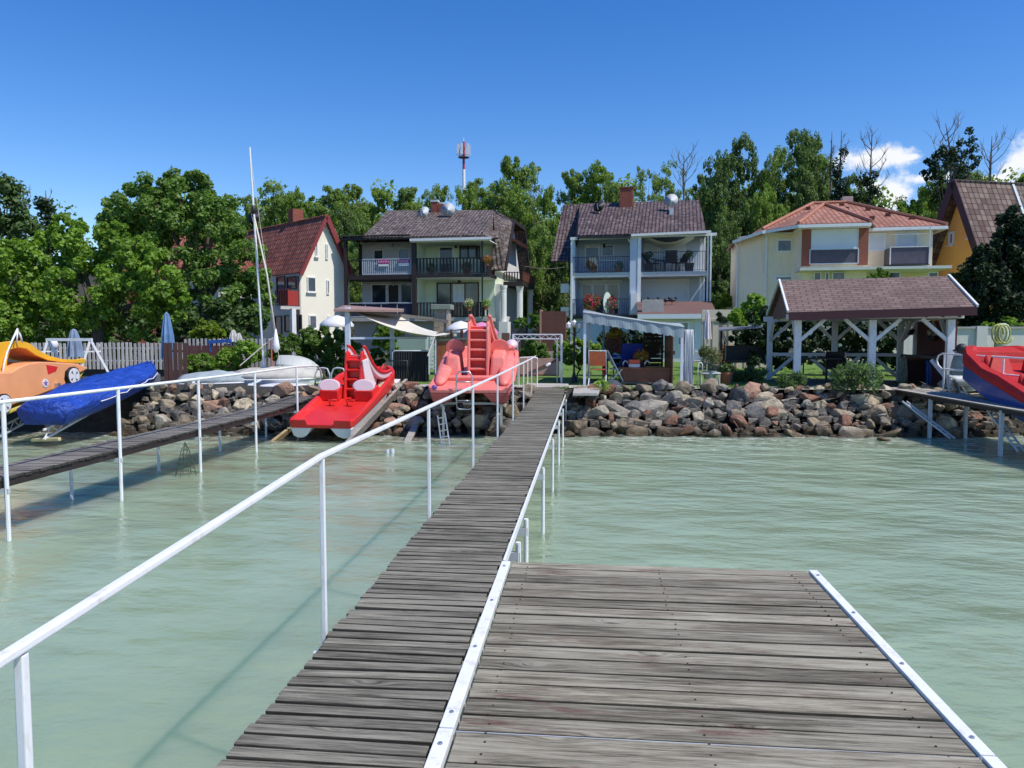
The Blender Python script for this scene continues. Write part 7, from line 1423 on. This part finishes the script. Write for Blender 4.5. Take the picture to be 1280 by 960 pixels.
for a_ in [(-60, 225, 80, 62, 'd', 'dark tree outside the left edge behind the dusky tree'), (310, 246, 42, 72, 'a', 'acacia just above the left end of the red ridge'), (345, 236, 56, 80, 'a', 'acacia over the red ridge left of its chimney'), (372, 240, 44, 74, 'b', 'brighter acacia right behind the chimney of the cream house'),
           (405, 235, 58, 82, 'a', 'acacia over the cream gable'), (440, 232, 62, 86, 'a', 'tall acacia between the cream house and the dark pergola beam'), (430, 262, 50, 70, 'd', 'dark acacia behind the red barge board of the cream house'), (478, 238, 56, 80, 'b', 'acacia above the roof windows of the green house'),
           (455, 270, 46, 64, 'a', 'lower acacia left of the mossy roof'), (512, 235, 52, 84, 'a', 'acacia above the aerial of the green house'), (548, 240, 56, 78, 'a', 'acacia right behind the twin chimneys'), (575, 236, 48, 74, 'b', 'bright acacia below the telecom mast'), (602, 226, 52, 84, 'a', 'acacia just right of the telecom mast'),
           (640, 197, 70, 80, 'a', 'tallest acacia above the gap between the balcony houses'), (672, 206, 60, 86, 's', 'open crowned acacia right of the tallest one'), (650, 240, 66, 68, 'b', 'bright full tree in front of the tallest acacia'), (690, 235, 56, 66, 'b', 'bright tree at the left roof edge of the blue grey house'),
           (712, 214, 52, 82, 'a', 'acacia above the left ridge end of the blue grey house'), (745, 207, 62, 80, 'b', 'rounded acacia left of the tall brick chimney'), (768, 226, 44, 76, 'a', 'small acacia behind the tall brick chimney'), (803, 213, 54, 80, 's', 'sparse acacia right of the tall brick chimney'), (845, 203, 60, 84, 's', 'twiggy thin acacia above the dish of the blue grey house'),
           (825, 232, 50, 72, 'a', 'lower acacia above the right ridge of the blue grey house'), (882, 222, 56, 76, 'd', 'dark tree above the right roof edge of the blue grey house'), (908, 192, 54, 70, 'd', 'dark tall tree left of the villa roof'), (938, 178, 60, 72, 'd', 'dark broad topped tree above the left end of the villa'),
           (972, 196, 50, 76, 'a', 'olive coloured acacia above the villa roof, left one'), (996, 165, 66, 72, 'd', 'highest dark tree above the villa ridge'), (1025, 178, 54, 75, 'a', 'acacia right of the highest dark tree'), (1010, 214, 60, 68, 'd', 'low dark tree directly behind the villa ridge'), (960, 238, 56, 62, 'b', 'bright bushy tree at the left slope of the villa roof'),
           (1072, 226, 44, 74, 'd', 'dark tree between the two ivy clad trunks'), (1130, 250, 60, 66, 'b', 'bright low tree over the right slope of the villa roof'), (1158, 236, 56, 68, 'b', 'bright tree below the leaning ivy tree'), (1185, 205, 52, 70, 'd', 'dark tree left of the orange gable'), (1215, 212, 50, 80, 'a', 'acacia behind the ridge of the orange house'),
           (1300, 205, 80, 78, 'a', 'acacia outside the right edge'), (640, 300, 60, 61, 'd', 'dark low tree beside the white columns'), (672, 290, 50, 60.5, 'a', 'mid green low tree in the gap between the balcony houses'), (698, 310, 40, 60, 'd', 'dark low tree at the left wall of the blue grey house'),
           (905, 280, 56, 60, 'd', 'dark tree in the gap between blue grey house and villa'), (890, 300, 44, 61, 'd', 'dark tree at the right wall of the blue grey house'), (935, 300, 50, 62, 'd', 'dark tree behind the left wing of the villa'), (446, 312, 44, 60.5, 'a', 'tree seen through the open dark pergola'), (1165, 300, 50, 62, 'b', 'bright tree between villa and orange house'), (428, 330, 50, 62, 'd', 'dark tree hidden behind the right flank of the cream house')]:
    wood(*a_)
rr = random.Random(5); cl = []
for i in range(230):
    x = rr.uniform(-48, 50); y_ = rr.uniform(59.5, 84); cl.append(((x, y_, gz(x, y_)+rr.uniform(.2, 2.4)), rr.uniform(1.2, 2.3)))
o = leaf_mesh('undergrowth', cl, 90, .62, leaf_woods3, None, seed=7, shell=.5); tag(o, 'dark tangled undergrowth covering the wooded bank behind the houses', 'undergrowth', kind='stuff')
rr = random.Random(6); cl = []
for i in range(1000):
    x = rr.uniform(-60, 60) if i < 800 else rr.uniform(-150, 150); y_ = rr.uniform(92, 104) if abs(x) < 60 else rr.uniform(70, 104); tz = 7.6+1.6*sin(x*.45)+1.0*sin(x*1.3+2); cl.append(((x, y_, gz(x, y_)+rr.uniform(.1, 1)*tz), rr.uniform(1.3, 2.4)))
o = leaf_mesh('woods', cl, 75, .62, leaf_aca, None, seed=8, shell=.5); tag(o, 'far continuous wood on top of the bank', 'woods', kind='stuff')

# dead trunks wrapped in ivy, with bare tops
def ivy_tree(px, pyt, pyi, wpx, Yd, lab, seed, ivy=True, spread=.5, name='ivy_tree', tilt=0):
    rr = random.Random(seed); q = at(px, pyt, Yd); zb = gz(q.x, Yd)-.3; h_ = q.z-zb; zi = at(px, pyi, Yd).z-zb; s_ = Yd/960; w_ = wpx*s_/2; o = T(name, lab, 'tree', (q.x, Yd, zb)); b = MB()
    b.tube([(0, 0, -.3), (.1, 0, zi*.5), (tilt*.4, .1, zi), (tilt*.7, 0, (zi+h_)/2), (tilt, 0, h_)], .15, 7, rad1=.02)
    for k in range(13 if spread > .3 else 8):
        z = zi*.8+(h_-zi*.8)*rr.random()*.85; a = rr.uniform(0, 6.28); l_ = w_*rr.uniform(.5, 1.25)*(1.15-z/h_*.5); P0 = Vector((tilt*z/h_, 0, z)); P1 = P0+Vector((l_*cos(a)*.55, l_*sin(a)*.4, l_*.5)); P2 = P0+Vector((l_*cos(a), l_*sin(a)*.7, l_*rr.uniform(.9, 1.5)))
        b.tube([P0, P1, P2], .045, 5, rad1=.012)
        for j in range(4): u = P1.lerp(P2, rr.random()); b.tube([u, u+Vector((rr.uniform(-.5, .5), rr.uniform(-.4, .4), rr.uniform(.3, .9)))*w_*.5], .02, 4, rad1=.008)
    b.build('trunk', barkg, o)
    if ivy: cl = [((rr.uniform(-.35, .35)+tilt*.4*k/14, rr.uniform(-.3, .3), zi*(.15+.85*k/14)), rr.uniform(.5, .95)*(1.15-.4*k/14)) for k in range(15)]+[((rr.uniform(-1, 1)*w_*.5, 0, zi*rr.uniform(.75, 1.08)), rr.uniform(.35, .6)) for k in range(7)]; leaf_mesh('ivy', cl, 95, .26, leaf_ivy, o, seed=seed, shell=.4)
    return o
ivy_tree(57, 238, 258, 26, 54, 'ivy clad dead trunk with bare prongs above the walnut tree', 61, spread=.2)
ivy_tree(1052, 163, 205, 34, 70, 'left ivy wrapped trunk with bare twigs behind the villa ridge', 62)
ivy_tree(1090, 162, 218, 60, 69, 'right ivy wrapped dead tree with spreading bare branches above the villa', 63)
px_tree('ivy_tree', 'tall ivy smothered tree with bare crown left of the orange gable', 'tree', 66, [(1198, 185, 20), (1190, 205, 20), (1172, 200, 14), (1205, 200, 16), (1182, 230, 20), (1165, 215, 10)], 1190, leaf_ivy, .26, per=9, n=55, seed=64, r0=.25)
ivy_tree(1195, 154, 190, 84, 66.5, 'bare branching top above the ivy tree near the orange gable', 65, ivy=False, name='bare_tree', tilt=-.8)
ivy_tree(1240, 170, 200, 56, 74, 'leafless pale tree above the ridge of the orange house', 66, ivy=False, name='bare_tree')
ivy_tree(855, 196, 215, 50, 80, 'bare twiggy tree standing out over the thin acacia', 67, ivy=False, name='bare_tree')
ivy_tree(28, 232, 250, 40, 58, 'group of thin bare stems at the far left skyline', 68, ivy=False, name='bare_tree', spread=.2)
ivy_tree(1040, 165, 200, 24, 71, 'thin bare stem just left of the ivy wrapped trunks', 69, ivy=False, name='bare_tree', spread=.2)

# thuja and hedges on the right
px_tree('thuja_tree', 'massive dark thuja in front of the orange house', 'tree', 30, [(1262, 308, 24), (1275, 280, 20), (1248, 345, 32), (1282, 330, 44), (1242, 388, 36), (1290, 390, 50), (1305, 290, 34), (1236, 325, 16), (1218, 378, 14), (1268, 352, 40)], 1262, leaf_thuja, .17, per=26, n=95, seed=71, rfrac=.24, depth=.8, r0=.2, shell=.5)
px_tree('thuja_tree', 'upright olive green thuja between the pavilion roof and the massive dark one', 'tree', 31, [(1212, 352, 14), (1206, 375, 18), (1214, 398, 18), (1195, 350, 10), (1196, 395, 16), (1180, 360, 10), (1222, 388, 10)], 1206, leafmat('leaf_olive', (.07, .10, .018)), .14, per=20, n=85, seed=72, rfrac=.28, r0=.1)
px_tree('yew_hedge', 'dark tall hedge behind the pavilion dotted with pale blossoms', 'hedge', 27.6, [(955+i*20, 405+(i % 2)*6, 22) for i in range(9)]+[(950+i*20, 436, 22) for i in range(10)], 1030, leaf_ivy, .15, per=13, n=80, seed=73, rfrac=.28, depth=.6, r0=.05)
rr = random.Random(9); leaf_mesh('rose_blossom', [(tuple(at(px, py, 26.4)), .05) for px, py in ((986, 412), (1002, 415), (1019, 423), (1065, 406), (1035, 408), (1062, 411), (1054, 424), (1075, 420))], 2, .06, petal_white)
bpy.data.objects['rose_blossom'].parent = bpy.data.objects['yew_hedge']; bpy.data.objects['rose_blossom'].matrix_parent_inverse = bpy.data.objects['yew_hedge'].matrix_basis.inverted()
px_tree('laurel_bush', 'sunlit bright green bush above the swing seat', 'bush', 31.5, [(930, 388, 13), (942, 380, 12), (918, 395, 8), (948, 392, 12), (925, 400, 10)], 935, leaf_bright, .18, per=16, n=70, seed=74, r0=.06)
px_tree('laurel_bush', 'dark shrub in the shade behind the swing seat', 'bush', 30, [(925, 425, 14), (945, 420, 16), (955, 440, 16), (938, 445, 12)], 940, leaf_ivy, .17, per=16, n=70, seed=75, r0=.06)
px_tree('laurel_bush', 'small bright bush in the gap left of the yellow villa', 'bush', 50, [(908, 374, 8), (916, 378, 7), (900, 378, 7)], 908, leaf_woods2, .22, per=14, n=60, seed=76, r0=.06)
px_tree('climbing_plant', 'green climbing shrub over the ledge of the yellow villa', 'plant', 39, [(1097, 344, 8), (1106, 348, 6), (1090, 349, 6)], 1098, leaf_mid, .2, per=14, n=50, seed=77, r0=.04)
px_tree('laurel_bush', 'low bright bush peeping over the right end of the white garden wall', 'bush', 28.4, [(1258, 410, 12), (1282, 408, 10), (1238, 412, 8)], 1260, leaf_bright, .16, per=12, n=50, seed=78, r0=.04)
# middle and left garden
px_tree('hydrangea', 'pale flowering hydrangea bush between the garden arch and the lamp', 'bush', 25, [(702, 438, 12), (720, 436, 14), (738, 440, 12), (712, 446, 10), (730, 448, 10)], 720, leaf_bright, .14, per=16, n=60, seed=81, r0=.03)
px_tree('garden_shrub', 'mid green shrub seen through the garden arch', 'bush', 26, [(664, 432, 10), (672, 438, 11), (660, 442, 9), (680, 445, 7)], 668, leaf_mid, .13, per=16, n=60, seed=82, r0=.03)
px_tree('leafy_hedge', 'sprawling leafy hedge over the grey covered dinghy', 'hedge', 24, [(240, 455, 10), (255, 452, 11), (272, 455, 12), (290, 448, 14), (308, 442, 15), (322, 440, 10), (300, 462, 12), (265, 466, 9), (236, 468, 9)], 285, leaf_bright, .15, per=18, n=60, seed=83, depth=.8, r0=.03, rfrac=.28)
px_tree('garden_shrub', 'round green shrub right of the tall mast', 'bush', 24.5, [(352, 430, 10), (360, 442, 13), (345, 440, 8), (366, 425, 8)], 356, leaf_mid, .14, per=16, n=60, seed=84, r0=.03)
px_tree('leafy_hedge', 'tall sunlit hedge between the mast and the pergola', 'hedge', 26, [(385, 425, 14), (402, 422, 14), (420, 425, 13), (395, 445, 16), (418, 447, 16), (440, 440, 14), (380, 450, 12)], 405, leaf_mid, .15, per=20, n=70, seed=85, depth=.8, r0=.03)
px_tree('clipped_hedge', 'dark clipped hedge block behind the red pedal boat', 'hedge', 24.2, [(438, 458, 12), (455, 452, 13), (470, 446, 12), (425, 466, 10), (462, 462, 12)], 450, leafmat('leaf_clipped', (.05, .13, .02)), .12, per=20, n=75, seed=86, r0=.03)
px_tree('bamboo', 'feathery yellow green bamboo behind the pergola rail', 'bamboo', 27, [(480, 415, 10), (486, 428, 10), (490, 440, 9), (474, 425, 8), (498, 415, 6)], 486, leaf_bright, .20, per=16, n=50, seed=87, r0=.03, asp=.25)
px_tree('garden_shrub', 'golden green round shrub behind the picket fence', 'bush', 31, [(258, 412, 12), (268, 418, 10), (248, 418, 9)], 258, leafmat('leaf_golden', (.19, .30, .02)), .17, per=16, n=60, seed=88, r0=.03)
px_tree('garden_shrub', 'grey green shrub around the upturned dinghy', 'bush', 23.2, [(348, 462, 6), (372, 470, 7), (392, 466, 8), (400, 474, 7), (362, 476, 6)], 375, leaf_gr, .12, per=12, n=45, seed=89, r0=.03)
px_tree('garden_shrub', 'green shrub in the shade between the two balcony houses', 'bush', 44, [(662, 400, 9), (675, 402, 9), (650, 404, 7)], 664, leaf_mid, .2, per=12, n=45, seed=90, r0=.03)
px_tree('palm_plant', 'spiky dark plant by the right corner of the white annex', 'plant', 30.5, [(900, 397, 5), (905, 400, 4)], 902, leaf_ivy, .22, per=8, n=40, seed=91, r0=.03, asp=.2)

px_tree('garden_shrub', 'dark leafy mass in the shade behind the wooden bar', 'bush', 26.5, [(768, 425, 16), (790, 428, 18), (812, 430, 16), (780, 445, 16), (800, 448, 14)], 790, leaf_ivy, .15, per=20, n=75, seed=92, r0=.03)
# telecom mast
q = at(579.5, 172, 150); tm_ = T('telecom_mast', 'red and white telecom mast with antenna panels above the tree tops', 'mast', (q.x, 150, 9)); H = q.z-9; s_ = 150/960
redpaint = M('mast_red', (.42, .03, .06), .6, .1, .5); b = MB(); b.tube([(0, 0, 0), (0, 0, H-39*s_)], .36, 12, rad1=.30); b.build('lower_pole', white, tm_)
z0 = H-39*s_; b = MB(); b.tube([(0, 0, z0), (0, 0, H-5*s_)], .24, 10); b.build('upper_pole', redpaint, tm_)
b = MB(); b.tube([(0, 0, H-5*s_), (0, 0, H)], .08, 6); b.build('tip', white, tm_)
for k in range(6):
    a = k*pi/3+.4; x, y_ = 1.15*cos(a), 1.15*sin(a); b = MB(); b.bar((x, y_, H-22*s_), (x, y_, H-8*s_), .36, .2); b.build('antenna_panel', shutter, tm_); b = MB(); b.tube([(0, 0, H-12*s_), (x, y_, H-12*s_)], .06, 5); b.tube([(0, 0, H-21*s_), (x, y_, H-21*s_)], .06, 5); b.build('bracket', steel, tm_)
b = MB(); b.lathe([(.2, H-25*s_), (1.1, H-24.5*s_), (1.1, H-24*s_), (.2, H-23.5*s_)], (0, 0, 0), 16); b.build('platform', M('mast_dark', (.08, .10, .12), .6, .2, 1), tm_)
# service cable between the two balcony houses
b = MB(); A_, B_ = at(657, 333, 45), at(706, 334, 46); b.tube([A_.lerp(B_, i/8)-Vector((0, 0, .12*sin(pi*i/8))) for i in range(9)], .02, 5); tag(b.build('cable', black), 'thin dark service cable strung between the two balcony houses', 'cable')
# grass tufts along the edge of the lawn and weeds between stones
rr = random.Random(15); cl = []
for i in range(420):
    x = rr.uniform(-1.0, 11.5); y_ = shore(x)+rr.uniform(1.7, 2.0) if rr.random() < .35 else rr.uniform(21.7, 34); cl.append(((x, y_, gz(x, y_)+.04), (rr.uniform(.12, .3), rr.uniform(.12, .3), .05)))
o = leaf_mesh('grass', cl, 40, .07, leafmat('blade', (.15, .26, .035)), None, seed=17, shell=0, aspect=.2, up=-.3); tag(o, 'tufts of short grass on the lawn behind the rocks', 'grass', kind='stuff')
